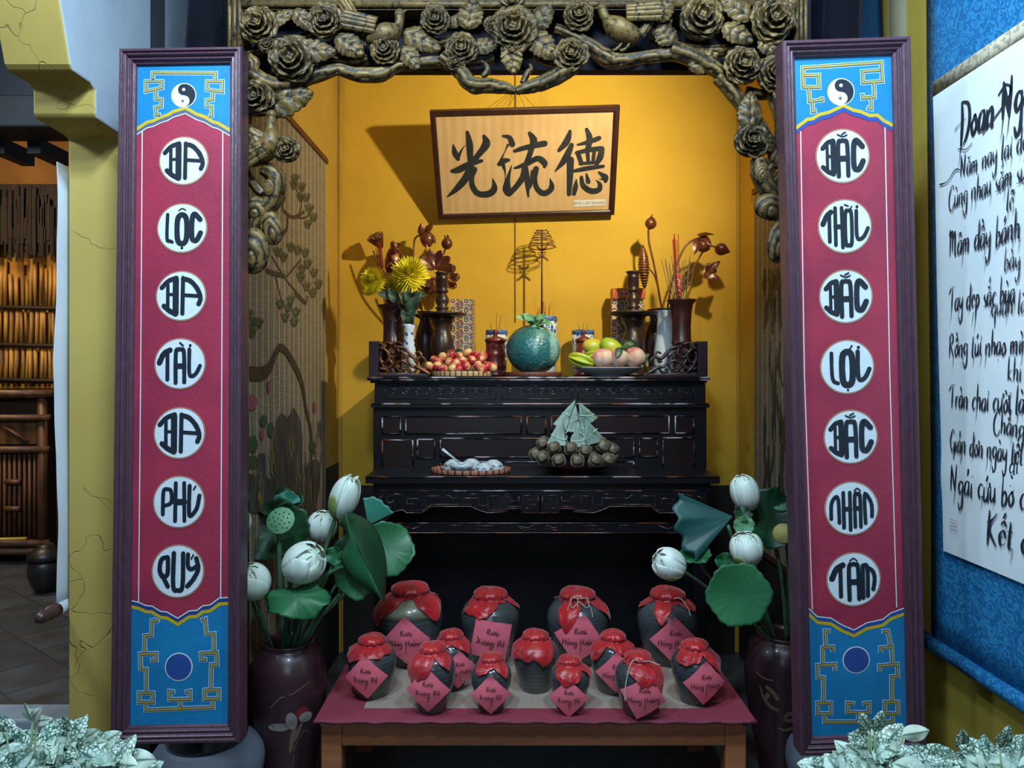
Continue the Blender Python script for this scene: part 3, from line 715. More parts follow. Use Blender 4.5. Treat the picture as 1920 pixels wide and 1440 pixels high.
bird((515, 222), (514, 248), (512, 278), (468, 308), (456, 330), (462, 312), (505, 288), (498, 214), 3)
for pts in ([(1168, 80), (1158, 96), (1146, 104)], [(1180, 82), (1172, 98), (1160, 104)]):
    branch(pts, [8, 6, 7], .03, 30, 10, 5, 'bird_leg')
# ================================================================ ALTAR
t = NT('black_altar_lacquer'); b = t.b; b.inputs['Specular IOR Level'].default_value = .35; b.inputs['Coat Weight'].default_value = .05
t.l(t.mix(t.ramp(t.noise(5, 4), .3, .7), lin('08080c'), lin('0f0e14')), b.inputs['Base Color'])
b.inputs['Roughness'].default_value = .38; t.bump(t.noise(60, 4), .12, .003)
blk = t.m
t = NT('worn_lacquer_edge'); b = t.b; b.inputs['Roughness'].default_value = .35
v = t.scaled(.35, 1, 1)
f = t.ramp(t.noise(26, 5, v), .50, .56); f2 = t.ramp(t.noise(11, 3, v), .45, .6)
a = t.mix(f, lin('0b0a0e'), t.mix(f2, lin('6e3a1e'), lin('a79fa6'))); t.l(a, b.inputs['Base Color'])
worn = t.m
maroon = M('maroon_lacquer', '180709', '0f0507', 6, .35)
ZT = 1.424; ZL = 1.026
def X(px, Y): return (px-CX)*Y/F
def Zy(py, Y): return CZ-(py-HY)*Y/F
cab = thing('altar_cabinet', (X(1012, 3.28), 3.5, 0), 'tall black lacquered altar cabinet with panelled lattice front against the ochre wall', 'altar')
MB().bb(X(703, 3.3), X(1322, 3.3), 3.29, 3.80, 0, 1.395).build('case', blk, cab, bevel=.004)
Yf = 3.28
mb = MB().bb(X(700, Yf), X(1325, Yf), Yf, Yf+.015, Zy(1000, Yf), Zy(760, Yf)); mb.build('lattice_board', blk, cab, bevel=.003)
def moulding(mb, x0, x1, z0, z1, Y, r, m=0):
    for A, B_ in (((x0, z0), (x1, z0)), ((x1, z0), (x1, z1)), ((x1, z1), (x0, z1)), ((x0, z1), (x0, z0))):
        mb.tube([(A[0], Y, A[1]), (B_[0], Y, B_[1])], r, 6, m)
for (a0, a1, c0, c1) in ((717, 751, 781, 813), (761, 977, 781, 813), (988, 1023, 781, 813), (1034, 1254, 780, 812), (1266, 1300, 780, 812),
                         (717, 774, 825, 880), (783, 815, 824, 859), (826, 1188, 822, 857), (1199, 1232, 822, 856), (1243, 1301, 821, 880), (826, 1188, 866, 880)):
    x0, x1, z0, z1 = X(a0, Yf), X(a1, Yf), Zy(c1, Yf), Zy(c0, Yf)
    p_ = MB().bb(x0, x1, Yf-.003, Yf+.001, z0, z1).build('panel', maroon, cab)
    mb = MB(); moulding(mb, x0, x1, z0, z1, Yf-.004, .0034); mb.build('moulding', worn, p_)
# ledge between lattice and frieze
mb = MB().bb(X(697, Yf), X(1328, Yf), Yf-.022, Yf+.03, Zy(764, Yf), Zy(757, Yf)); mb.tube([(X(699, Yf), Yf-.022, Zy(757, Yf)), (X(1326, Yf), Yf-.022, Zy(757, Yf))], .004, 8, 1)
mb.build('ledge', [blk, worn], cab, bevel=.003)
mb = MB().bb(X(707, 3.31), X(1316, 3.31), 3.262, 3.30, Zy(756, 3.3), Zy(716, 3.3)); mb.build('frieze', blk, cab, bevel=.002)
# low carved scrollwork on the frieze, one carving per bay
def scrollwork(name, x0, x1, z0, z1, Y, n, seed, mat, parent, r=.0028):
    rnd = random.Random(seed); mb = MB(); h = z1-z0
    for i in range(n):
        cx = lerp(x0, x1, (i+.5)/n); w_ = (x1-x0)/n*.46; dr = 1 if i % 2 else -1
        pts = []
        for q in range(15):
            tt = q/14; an = tt*2.6*pi; rr = (1-tt*.85)
            pts.append((cx+dr*w_*rr*cos(an)*.9, Y, (z0+z1)/2+h*.40*rr*sin(an)+h*.06*rnd.uniform(-1, 1)))
        mb.tube(spl(pts, 2), r, 5)
    mb.build(name, mat, parent)
blk2 = M('black_carving', '15131a', '231c20', 30, .22, coat=.4)
for i, (a0, a1) in enumerate(((722, 930), (942, 1072), (1084, 1300))):
    mb = MB(); moulding(mb, X(a0, 3.262), X(a1, 3.262), Zy(748, 3.262), Zy(723, 3.262), 3.262, .002); mb.build('frieze_moulding', blk2, cab)
    scrollwork('frieze_carving', X(a0+6, 3.262), X(a1-6, 3.262), Zy(745, 3.262), Zy(726, 3.262), 3.262, 9 if i != 1 else 6, i, blk2, cab)
mb = MB().bb(X(688, 3.22), X(1332, 3.22), 3.225, 3.80, ZT-.016, ZT).bb(X(694, 3.24), X(1326, 3.24), 3.245, 3.78, ZT-.028, ZT-.016)
mb.tube([(X(689, 3.22), 3.224, ZT-.004), (X(1331, 3.22), 3.224, ZT-.004)], .0042, 8, 1).tube([(X(690, 3.22), 3.226, ZT-.0145), (X(1330, 3.22), 3.226, ZT-.0145)], .003, 8, 1)
mb.build('top_board', [blk, worn], cab, bevel=.003)
# carved gallery ends
goldw = M('gilded_scroll', '8a5a32', '3a2014', 40, .3, metal=.35, lo=.35, hi=.6)
darkscroll = M('dark_scroll', '4a4244', '241d22', 40, .28, metal=.2, coat=.3)
plumw = M('aubergine_post', '2a1528', '1c0f1c', 8, .4)
def gallery(side):
    f = (lambda x: x) if side < 0 else (lambda x: 2*1009-x)
    Yg = 3.30; root = thing('carved_bracket', (X(f(760), Yg), Yg, ZT), ('gilded scroll-carved end bracket with purple post at the left end of the top tier' if side < 0 else 'dark scroll-carved end bracket with purple post at the right end of the top tier'), 'bracket')
    xa, xb = sorted((X(f(693), Yg), X(f(711), Yg)))
    MB().bb(xa, xb, Yg-.02, Yg+.25, ZT, Zy(640, Yg)).build('end_post', plumw, root, bevel=.003)
    xa, xb = sorted((X(f(711), Yg), X(f(806 if side < 0 else 812), Yg)))
    MB().bb(xa, xb, Yg-.012, Yg+.012, ZT, ZT+.012).build('end_sill', plumw, root, bevel=.003)
    mb = MB(); gm = goldw if side < 0 else darkscroll
    def sc(pts, w, dy=0): 
        pp = spl([P(f(x), y, Yg-.004+dy) for x, y in pts], 5); n = len(pp)
        mb.tube(pp, [w*Yg/F*(.45+.75*sin(pi*min(1, .15+.8*i/(n-1)))) for i in range(n)], 7)
    for L, w in (([(711, 645), (728, 643), (742, 650), (748, 662), (738, 670), (728, 662), (734, 655)], 2.6), ([(711, 652), (722, 655), (730, 668), (722, 680), (714, 674)], 2.4),
                 ([(712, 690), (724, 692), (738, 684), (752, 676), (764, 682), (760, 692), (750, 690)], 2.6), ([(742, 650), (756, 652), (768, 662), (778, 672), (790, 668), (786, 660), (778, 663)], 2.8),
                 ([(768, 662), (764, 674), (772, 686), (784, 690), (794, 684)], 2.4), ([(728, 670), (736, 682), (746, 694), (760, 696)], 2.2), ([(778, 686), (790, 692), (800, 698), (806, 702)], 3.2),
                 ([(715, 660), (712, 668), (718, 686), (730, 698)], 2.2), ([(752, 676), (758, 666), (752, 658), (745, 662)], 2.0), ([(784, 690), (776, 698), (766, 700)], 2.2), ([(790, 668), (798, 676), (792, 684)], 2),
                 ([(735, 646), (748, 642), (756, 648)], 2), ([(711, 700), (740, 700), (775, 701), (806, 702)], 1.8)):
        sc(L, w, random.uniform(-.008, .008))
    for (x, y, r) in ((733, 658, 5), (757, 668, 5), (781, 676, 5), (745, 688, 4.5), (720, 648, 4.5), (793, 692, 4.5), (722, 688, 4), (768, 694, 4)):
        C = P(f(x), y, Yg-.008); R = r*Yg/F
        for q in range(5):
            a = q*1.257+x; mb.ball(C+Vector((cos(a)*R*.7, 0, sin(a)*R*.7)), R*.5, 8, 0, (1, .5, 1))
        mb.ball(C+Vector((0, -R*.2, 0)), R*.4, 8)
    mb.build('end_carving', gm, root)
gallery(-1); gallery(1)

# ---- lower table
tab = thing('offering_table', (X(1015, 3.0), 3.14, 0), 'long black lacquered altar table with carved meander apron, in front of the tall altar', 'table')
x0, x1 = X(685, 3.0), X(1350, 3.0)
mb = MB().bb(x0, x1, 3.0, 3.262, ZL-.03, ZL); mb.tube([(x0+.004, 2.999, ZL-.003), (x1-.004, 2.999, ZL-.003)], .0035, 8, 1)
mb.build('tabletop', [blk, worn], tab, bevel=.006)
mb = MB().bb(x0+.03, x1-.03, 3.025, 3.255, Zy(921, 3.03), ZL-.03); mb.tube([(x0+.03, 3.024, Zy(920, 3.03)), (x1-.03, 3.024, Zy(920, 3.03))], .0028, 6, 1)
mb.build('waist_rail', [blk, worn], tab, bevel=.003)
Ya = 3.03; cpx = 1013
half = [(0, 962), (35, 962), (35, 954), (62, 954), (62, 960), (100, 962), (118, 956), (130, 950), (205, 950), (222, 962), (250, 962), (258, 956), (274, 960), (288, 974), (296, 992), (300, 998), (312, 998), (318, 921)]
L = [P(cpx+x, y, Ya) for x, y in half]; Rr = [P(cpx-x, y, Ya) for x, y in half]
vs = []; fs_ = []
for lst in (L, Rr):
    o = len(vs); n = len(lst)-1
    for v in lst[:-1]: vs += [v, Vector((v.x, Ya, Zy(921, Ya)))]
    vs += [lst[-1]]
    fs_ += [(o+2*i, o+2*i+2, o+2*i+3, o+2*i+1) if lst is L else (o+2*i+1, o+2*i+3, o+2*i+2, o+2*i) for i in range(n-1)]
MB().add(vs, fs_, 0, False).build('apron', blk, tab, solid=.012)
mer = [[(0, 926), (0, 960)], [(4, 928), (4, 958)], [(10, 958), (10, 946), (32, 946), (32, 929), (14, 929), (14, 938), (24, 938)], [(35, 950), (50, 950), (62, 950), (62, 957), (98, 957), (98, 930), (76, 930), (76, 944), (90, 944)], [(40, 930), (40, 940), (58, 940), (58, 932), (66, 932)],
       [(98, 948), (116, 948), (116, 934), (140, 934), (152, 940)], [(130, 946), (205, 946), (220, 957), (250, 957)], [(150, 934), (165, 934), (172, 928), (182, 934)], [(190, 940), (190, 930), (215, 930), (215, 950), (200, 950)], [(228, 950), (228, 935), (250, 935), (250, 945), (238, 945)],
       [(256, 930), (269, 926), (284, 930), (290, 938), (282, 944), (274, 938)], [(280, 950), (292, 958), (300, 972)], [(294, 930), (304, 934), (310, 944)], [(118, 928), (128, 926), (134, 931)], [(20, 953), (30, 953)]]
carv = M('worn_carving', '2b1b1b', '6a4a44', 50, .3, coat=.3, lo=.45, hi=.75)
mb = MB()
for p in mer:
    for sg in (1, -1): mb.tube([P(cpx+sg*x, y, Ya-.006) for x, y in p], .0024, 6)
for sg in (1, -1): mb.tube([v+Vector((0, -.007, .002)) for v in (L if sg > 0 else Rr)[:-1]], .0026, 6)
mb.build('apron_carving', carv, tab)
Yr = 3.07
mb = MB().bb(X(735, Yr), X(1292, Yr), Yr-.01, Yr+.03, Zy(998, Yr), Zy(980, Yr))
for y in (980, 998): mb.tube([(X(738, Yr), Yr-.011, Zy(y, Yr)), (X(1290, Yr), Yr-.011, Zy(y, Yr))], .0026, 6, 1)
mb.build('lower_rail', [blk, worn], tab, bevel=.002)
mb = MB()
for sg in (1, -1):
    for p in ([(10, 985), (25, 990), (45, 986), (30, 994), (8, 992)], [(80, 986), (120, 986), (120, 993), (95, 993)], [(150, 992), (150, 985), (180, 985)], [(220, 985), (240, 992), (260, 985)]):
        mb.tube([P(cpx+sg*x, y, Yr-.012) for x, y in p], .0022, 6)
mb.build('rail_carving', carv, tab)
for px in (712, 1313):
    for Y0 in (3.035, 3.20):
        x = X(px, 3.03); MB().bb(x-.025, x+.025, Y0, Y0+.05, 0, Zy(921, 3.03)).build('leg', blk, tab, bevel=.005)

# ================================================================ ON THE TOP TIER
def lpx(L, Y): return [(r*Y/F, Zy(y, Y)) for r, y in L]
def lat(name, L, px, Y, mats, parent, n=32, **kw):
    return MB().lathe(lpx(L, Y), (X(px, Y), Y, 0), n, **kw).build(name, mats, parent)
bronze = M('red_brown_pottery', '3a1715', '260e0e', 10, .4, coat=.15)
turned = M('dark_turned_wood', '3a2622', '251714', 12, .38, coat=.2)
# blue and white porcelain
t = NT('blue_white_porcelain'); b = t.b; b.inputs['Roughness'].default_value = .12; b.inputs['Coat Weight'].default_value = .5
w_ = t.n('ShaderNodeTexVoronoi'); w_.inputs['Scale'].default_value = 42; t.l(t.coords(), w_.inputs['Vector'])
n_ = t.noise(65, 4)
ad = t.n('ShaderNodeMath', operation='ADD'); t.l(w_.outputs['Distance'], ad.inputs[0]); t.l(n_, ad.inputs[1])
f = t.ramp(ad.outputs[0], .82, .9); t.l(t.mix(f, lin('32549a'), lin('c9d6e2')), b.inputs['Base Color']); porc = t.m
blueband = M('cobalt_band', '2c4f96', '6d8fc4', 60, .2, coat=.4)
pwhite = M('porcelain_white', 'd2dce2', None, 5, .12, coat=.5)
def fillz(Y, y=705): return ZT
YV = 3.42
for px, lab in ((736, 'flared red-brown vase holding a wrapped incense bundle at the altar left end'), (1278, 'flared dark red-brown vase holding incense sticks at the right end of the altar')):
    r_ = thing('incense_vase', (X(px, YV), YV, ZT), lab, 'vase')
    top = 572 if px < 1000 else 562
    pr = [(19, 705.5), (19, 700), (16.5, 694), (16.5, 648), (18.5, 645), (19, 641), (17.5, 638), (17, 610), (18, 590), (21, top+9), (27, top+2), (27, top), (24, top), (18, top+10), (15, top+20), (14, 640)]
    pr = [(r, Zy(y, YV)) for r, y in pr]; pr = [(r*YV/F, max(z, ZT)) for r, z in pr]
    MB().lathe(pr, (X(px, YV), YV, 0), 36).build('body', bronze, r_)
# candlesticks
for px, lab, dd in ((829, 'dark turned wood candlestick with wide drip disc, left on the altar', 6), (1187, 'dark turned wood candlestick with wide drip disc, right on the altar', 0)):
    Yc = 3.57; r_ = thing('candlestick', (X(px, Yc), Yc, ZT), lab, 'candlestick')
    d_ = 590-dd*0 if px < 1000 else 588
    pr = [(28, 705.7), (28, 701), (24, 698), (15, 690), (12, 680), (18, 668), (22, 655), (22, 640), (17, 625), (14, 615), (20, 604), (24, d_+4)]
    MB().lathe([(r*Yc/F, max(ZT, Zy(y, Yc))) for r, y in pr], (X(px, Yc), Yc, 0), 32).build('stem', turned, r_)
    lat('drip_disc', [(24, d_+5), (40, d_+3), (46, d_+1), (47, d_-2), (46, d_-2.5), (30, d_+.5), (16, d_)], px, Yc, turned, r_, 44)
    pr = [(15, 0), (12, -6), (9.5, -9), (13, -11), (13, -13), (9, -16), (13, -24), (13, -30), (9, -37), (8, -40), (12, -42), (12, -45), (9.5, -47), (11, -51), (11, -66), (12, -68), (10.5, -70), (11, -75), (13.5, -77), (13.5, -79), (8, -79), (7, -72)]
    lat('cup', [(r, d_+y) for r, y in pr], px, Yc, turned, r_, 28)
# tall dark ewers behind
for px, top, lab in ((797, 584, 'dark slim vase behind the left candlestick, holding carved wooden lotus'), (1229, 580, 'dark slim vase behind the white vase on the right')):
    Yc = 3.72; r_ = thing('slim_vase', (X(px, Yc), Yc, ZT), lab, 'vase')
    pr = [(11, 705.5), (13, 702), (9, 694), (10, 680), (17, 660), (19, 640), (16, 620), (10, 603), (11, top+6), (16, top), (13, top), (8, top+10)]
    MB().lathe([(r*Yc/F, max(ZT, Zy(y, Yc))) for r, y in pr], (X(px, Yc), Yc, 0), 30).build('body', turned, r_)
    if px < 1000: pass
# blue-white vases
Yb = 3.37; r_ = thing('bud_vase', (X(767, Yb), Yb, ZT), 'small blue-and-white porcelain vase holding the yellow chrysanthemums', 'vase')
MB().lathe([(r*Yb/F, max(ZT, Zy(y, Yb))) for r, y in ((9, 706), (11, 700), (13.5, 682), (13.5, 668), (11, 645), (9.5, 628), (10, 618), (13, 609), (12, 608), (8.5, 618))], (X(767, Yb), Yb, 0), 32).build('body', porc, r_)
Yw = 3.60; r_ = thing('porcelain_vase', (X(1246, Yw), Yw, ZT), 'pale porcelain vase with a dark rim between candlestick and brown vase at right', 'vase')
MB().lathe([(r*Yw/F, max(ZT, Zy(y, Yw))) for r, y in ((14, 706), (16, 700), (20, 680), (20, 660), (15, 625), (14, 600), (17, 585), (19, 580), (17, 580), (12, 595))], (X(1246, Yw), Yw, 0), 32).build('body', pwhite, r_)
MB().tube([(X(1246, Yw)+19*Yw/F*cos(a), Yw+19*Yw/F*sin(a), Zy(580, Yw)) for a in [2*pi*i/28 for i in range(28)]], .005, 7, closed=True).build('rim', turned, r_)
# incense bowls
ash = M('incense_ash', 'b9b0a0', 'a0978a', 60, .95)
for px, Yc, top, r, lab in ((931, 3.65, 619, 20.5, 'small blue-and-white incense bowl behind the left lidded pot'), (1093, 3.73, 619, 21, 'small blue-and-white incense bowl behind the right lidded pot'), (1021, 3.68, 594, 24, 'larger blue-and-white incense bowl behind the melon, holding the coil stand')):
    r_ = thing('incense_bowl', (X(px, Yc), Yc, ZT), lab, 'bowl')
    c = (X(px, Yc), Yc, 0); k = Yc/F
    MB().lathe([(r*.72*k, ZT), (r*.75*k, ZT+.01), (r*.9*k, ZT+.03), (r*k, Zy(top+25, Yc)), (r*k, Zy(top+9, Yc))], c, 36).build('body', porc, r_)
    MB().lathe([(r*k, Zy(top+9, Yc)), (r*1.01*k, Zy(top+2, Yc)), (r*k, Zy(top, Yc)), (r*.93*k, Zy(top, Yc)), (r*.92*k, Zy(top+8, Yc))], c, 36).build('rim', blueband, r_)
    MB().lathe([(r*.92*k, Zy(top+6, Yc)), (0, Zy(top+5, Yc))], c, 24).build('ash', ash, r_)
# lidded pots
potm = M('red_lacquer_pot', '6e2a26', '561f1d', 6, .28, coat=.4)
for px, Yc, r, lab in ((929, 3.50, 19, 'round red-brown lidded wooden pot left of the melon'), (1094, 3.58, 15, 'small red-brown lidded wooden pot behind the mangoes')):
    r_ = thing('lidded_pot', (X(px, Yc), Yc, ZT), lab, 'pot'); c = (X(px, Yc), Yc, 0); k = Yc/F
    MB().lathe([(r_q*r/19*k, max(ZT, Zy(y, Yc))) for r_q, y in ((21, 705.5), (22, 701), (17, 697), (17, 692), (20, 688), (20, 684), (18.5, 681), (18.5, 668), (19.2, 666), (19.2, 662), (18, 660), (18, 642))], c, 34).build('body', potm, r_)
    MB().lathe([(r_q*r/19*k, Zy(y, Yc)) for r_q, y in ((18, 642), (20, 641), (20, 637), (18, 635), (10, 632), (4.5, 630), (3.5, 628), (5.5, 625), (5.5, 621), (3, 618), (0, 617.5))], c, 34).build('lid', potm, r_)
# candy boxes
def boxmat(name):
    t = NT(name); b = t.b; b.inputs['Roughness'].default_value = .3
    mp = t.n('ShaderNodeMapping'); mp.inputs['Scale'].default_value = (1, 1, 1); t.l(t.coords(), mp.inputs['Vector'])
    sx = t.n('ShaderNodeSeparateXYZ'); t.l(mp.outputs[0], sx.inputs[0])
    def cell(o, size, off=0):
        a = t.n('ShaderNodeMath', operation='MULTIPLY_ADD'); t.l(o, a.inputs[0]); a.inputs[1].default_value = 1/size; a.inputs[2].default_value = off
        f = t.n('ShaderNodeMath', operation='FRACT'); t.l(a.outputs[0], f.inputs[0]); s = t.n('ShaderNodeMath', operation='SUBTRACT'); t.l(f.outputs[0], s.inputs[0]); s.inputs[1].default_value = .5
        return s.outputs[0]
    u = cell(sx.outputs[0], .066, .22); v = cell(sx.outputs[2], .0385, .5)
    u2 = t.n('ShaderNodeMath', operation='MULTIPLY'); t.l(u, u2.inputs[0]); u2.inputs[1].default_value = 1.72
    h = t.n('ShaderNodeMath', operation='POWER'); t.l(u2.outputs[0], h.inputs[0]); h.inputs[1].default_value = 2
    h2 = t.n('ShaderNodeMath', operation='POWER'); t.l(v, h2.inputs[0]); h2.inputs[1].default_value = 2
    s = t.n('ShaderNodeMath', operation='ADD'); t.l(h.outputs[0], s.inputs[0]); t.l(h2.outputs[0], s.inputs[1])
    r = t.n('ShaderNodeMath', operation='SQRT'); t.l(s.outputs[0], r.inputs[0])
    cr = t.n('ShaderNodeValToRGB'); cr.color_ramp.interpolation = 'CONSTANT'; e = cr.color_ramp.elements
    e[0].position = 0; e[0].color = lin('c9c23a'); e[1].position = .12; e[1].color = lin('2c5a44')
    for p, c in ((.26, 'c8402c'), (.33, 'f6d6f0'), (.46, '8a2f48')):
        q = e.new(p); q.color = lin(c)
    t.l(r.outputs[0], cr.inputs[0])
    n1 = t.ramp(t.noise(90, 2), .5, .52)
    bg = t.mix(n1, lin('8a2f48'), lin('b5ad2a'))
    gt = t.n('ShaderNodeMath', operation='GREATER_THAN'); t.l(r.outputs[0], gt.inputs[0]); gt.inputs[1].default_value = .42
    a = t.mix(gt.outputs[0], cr.outputs[0], bg)
    t.l(t.mix(t.ramp(t.noise(7, 1), .4, .6), a, t.mix(.35, a, lin('2a6f86'))), b.inputs['Base Color'])
    return t.m
boxm = boxmat('printed_candy_wrap')
Yx = 3.74
k = Yx/F; n_ = 8
for j in range(n_):
    z0 = lerp(ZT, Zy(562, Yx), j/n_); z1 = lerp(ZT, Zy(562, Yx), (j+1)/n_)
    o = MB().bb(X(846, Yx), X(890, Yx), Yx-.03, Yx+.03, z0+.0004, z1-.0004).build('candy_box', boxm, loc=(X(868, Yx), Yx, z0))
    tag(o, 'flat printed sweet box with round fruit badges in the stack behind the left candlestick', 'box', 'sweet boxes stacked behind the left candlestick')
for j in range(n_-1):
    z0 = lerp(ZT, Zy(562, Yx), j/7); z1 = lerp(ZT, Zy(562, Yx), (j+1)/7)
    o = MB().bb(X(1146, Yx), X(1204, Yx), Yx-.03, Yx+.03, z0+.0004, z1-.0004).build('candy_box', boxm, loc=(X(1168, Yx), Yx, z0))
    tag(o, 'flat printed sweet box with round fruit badges in the stack behind the right candlestick', 'box', 'sweet boxes stacked behind the right candlestick')
zt_ = Zy(562, Yx)
root = thing('candle_box', (X(1176, Yx), Yx, zt_), 'orange-red box lettered TIÊN THƠ lying on top of the right stack of sweet boxes', 'box')
MB().bb(X(1146, Yx), X(1207, Yx), Yx-.045, Yx+.04, zt_, Zy(542, Yx)).build('carton', M('orange_red_carton', 'a8381c', 'b5481f', 20, .35), root, bevel=.002)
mb = MB(); moulding(mb, X(1149, Yx), X(1204, Yx), Zy(560, Yx), Zy(544, Yx), Yx-.0455, .0012); mb.build('gold_line', M('box_gold', 'd9b04a'), root)
def text(name, s_, plane_pt, size, mat, parent, rot=(pi/2, 0, 0), align='CENTER', sx=1, ext=.0004):
    c = bpy.data.curves.new(name, 'FONT'); c.body = s_; c.size = size; c.align_x = align; c.align_y = 'CENTER'; c.extrude = ext
    o = bpy.data.objects.new(name, c); COL.objects.link(o)
    dg = bpy.context.evaluated_depsgraph_get(); me = bpy.data.meshes.new_from_object(o.evaluated_get(dg))
    bpy.data.objects.remove(o); me.materials.clear(); me.materials.append(mat)
    o = bpy.data.objects.new(name, me); COL.objects.link(o)
    if parent is not None: o.parent = parent; o.location = Vector(plane_pt)-WL[parent]
    else: o.location = plane_pt
    o.rotation_euler = rot; o.scale = (sx, 1, 1); return o
cream = M('print_cream', 'efe2b0')
text('lettering', 'TIÊN THƠ', (X(1176, Yx), Yx-.0462, Zy(549, Yx)), .021, cream, root)
text('small_lettering', 'HÀ TIÊN ĐẶC SẢN', (X(1176, Yx), Yx-.0462, Zy(556.5, Yx)), .0125, cream, root)

# ---- lychee basket
def tray(name, px, Y, rx, ry, h, label, cat, z, cols=('b99a6a', '5a3020'), body='6a3a22', lip=.008, n=128):
    c = (X(px, Y), Y, z); root = thing(name, c, label, cat)
    a = M('tray_'+cols[0], cols[0], None, 30, .5); b_ = M('tray_'+cols[1], cols[1], None, 30, .5)
    MB().lathe([(rx*.9, .001), (rx*.93, h*.3), (0, h*.3)], c, 48, sy=ry/rx).build('base', M('tray_body_'+body, body, None, 30, .5, bump=.3), root)
    mb = MB(); prof = [(.90, 0), (.985, .12), (1.0, .6), (.99, 1), (.955, 1.0), (.93, .35)]
    for j in range(len(prof)-1):
        for i in range(n):
            q = []
            for (pj, ii) in ((j, i), (j, i+1), (j+1, i+1), (j+1, i)):
                r, zz = prof[pj]; an = 2*pi*ii/n; q.append(Vector(c)+Vector((rx*r*cos(an), ry*r*sin(an), zz*h)))
            mb.add(q, [(0, 1, 2, 3)], 1 if (i % 4 == 0) else 0, False)
    mb.build('rim', [a, b_], root); return root
tray('fruit_basket', 867, 3.37, .135, .105, .024, 'shallow round bamboo basket with dark-bound rim under the pile of red and yellow plums', 'basket', ZT)
t = NT('plum_skin'); b = t.b; b.inputs['Roughness'].default_value = .33; b.inputs['Coat Weight'].default_value = .15
oi = t.n('ShaderNodeObjectInfo'); ad = t.n('ShaderNodeVectorMath', operation='ADD'); t.l(t.coords(), ad.inputs[0]); t.l(oi.outputs['Random'], ad.inputs[1])
f = t.ramp(t.noise(22, 2, ad.outputs[0]), .46, .66); t.l(t.mix(f, lin('a82334'), lin('dcb878')), b.inputs['Base Color']); plumskin = t.m
pl_z = [(720, 1225, 0), (785, 1210, 0), (660, 1250, 0), (775, 1265, 1), (610, 1300, 2), (675, 1300, 2), (725, 1320, 3), (800, 1312, 3), (855, 1225, 0), (918, 1195, 0), (875, 1258, 1), (950, 1252, 1), (985, 1212, 0), (1045, 1215, 0), (1022, 1250, 1),
        (905, 1302, 3), (1000, 1297, 3), (1070, 1300, 2), (1118, 1306, 2), (850, 1322, 3), (1035, 1325, 3), (830, 1275, 2), (690, 1275, 1)]
proto = None
PG = 'plums heaped on the shallow basket'
for i, (zx, zy, dp) in enumerate(pl_z):
    Y = 3.41-.033*dp; rr = .0208; c = P(660+zx/4.236, 380+zy/4.236, Y); c.z = max(c.z, ZT+.008+rr)
    rot = (random.uniform(-.9, .9), random.uniform(-.6, .6), random.uniform(0, 6))
    if proto is None:
        mb = MB().ball((0, 0, 0), rr, 18, 0, (1, 1, 1.05), rf=lambda a, t_: 1+.16*max(0, cos(t_*1.0)*-1)**6-.06*exp(-((t_-pi)/.3)**2))
        proto = thing('plum', c, 'small red and yellow plum heaped on the shallow basket', 'fruit', PG)
        proto.location = (0, 0, 0); WL[proto] = Vector((0, 0, 0)); mb.build('flesh', plumskin, proto)
        MB().tube([(0, 0, rr*1.02), (.001, 0, rr*1.3)], .0012, 5).build('stalk', M('stalk_brown', '4a3a20'), proto)
        proto.location = c; proto.rotation_euler = rot
    else: dup(proto, c, rot)
# a few leaves among the plums
leafg = M('dark_green_leaf', '27502c', '1d3f24', 20, .4)
def leafblade(mb, B, T, w, N, bend=.2, fold=.15, wave=0, m=0, n=9, mm=7, ph=0, sharp=.9, gf=None):
    B = Vector(B); T = Vector(T); D = T-B; L = D.length; D.normalize(); N = Vector(N); N = (N-D*N.dot(D)).normalized(); S = D.cross(N)
    def fn(a, c):
        x = c*2-1; pw = max(0, sin(pi*min(1, a**.8*.98+.01)))**sharp
        return B+D*(a*L)+S*(x*w/2*pw)+N*(bend*L*(a-a*a)*1.6+fold*w*abs(x)*pw+wave*w*sin(9*a+ph+x*2)*abs(x))
    return mb.grid(fn, n, mm, m=m, gf=gf)
mb = MB(); c = P(852, 668, 3.42)
leafblade(mb, c, c+Vector((.03, -.01, -.03)), .02, (0, -1, .2)); leafblade(mb, c+Vector((0, .01, .02)), c+Vector((.035, 0, .03)), .02, (0, -1, .2))
leafblade(mb, P(836, 662, 3.43), P(850, 655, 3.42), .018, (0, -1, .3))
tag(mb.build('leaf_sprig', leafg, loc=c), 'sprig of small green leaves tucked behind the heaped plums', 'leaves')

# ---- melon on a red tray
tray('melon_tray', 1000, 3.395, .131, .115, .020, 'round red-brown woven tray under the large green melon', 'tray', ZT, ('6e3426', '5a2a20'), '5a2a20')
t = NT('melon_skin'); b = t.b; b.inputs['Roughness'].default_value = .32
v_ = t.n('ShaderNodeTexVoronoi'); v_.inputs['Scale'].default_value = 75; t.l(t.coords(), v_.inputs['Vector'])
f = t.ramp(v_.outputs['Distance'], .0, .5); st = t.n('ShaderNodeTexNoise'); st.inputs['Scale'].default_value = 14
t.l(t.scaled(1, 1, .08), st.inputs['Vector']); f2 = t.ramp(st.outputs['Fac'], .5, .68)
a = t.mix(f2, lin('2a6668'), lin('86b0aa')); t.l(t.mix(f, t.mix(.5, a, lin('123a38')), a), b.inputs['Base Color']); t.bump(v_.outputs['Distance'], .6, .004)
mc = Vector((X(1000, 3.395), 3.395, ZT+.011+.112))
root = thing('melon', (mc.x, mc.y, ZT+.01), 'large round blue-green bumpy melon in the middle of the altar', 'melon')
MB().ball(mc, .121, 48, 0, (1, .97, .93), rf=lambda a, t_: 1+.018*abs(cos(a*5))*sin(t_)-.05*exp(-(t_-pi)**2/.04)).build('rind', t.m, root)
mb = MB(); top = mc+Vector((0, -.01, .108))
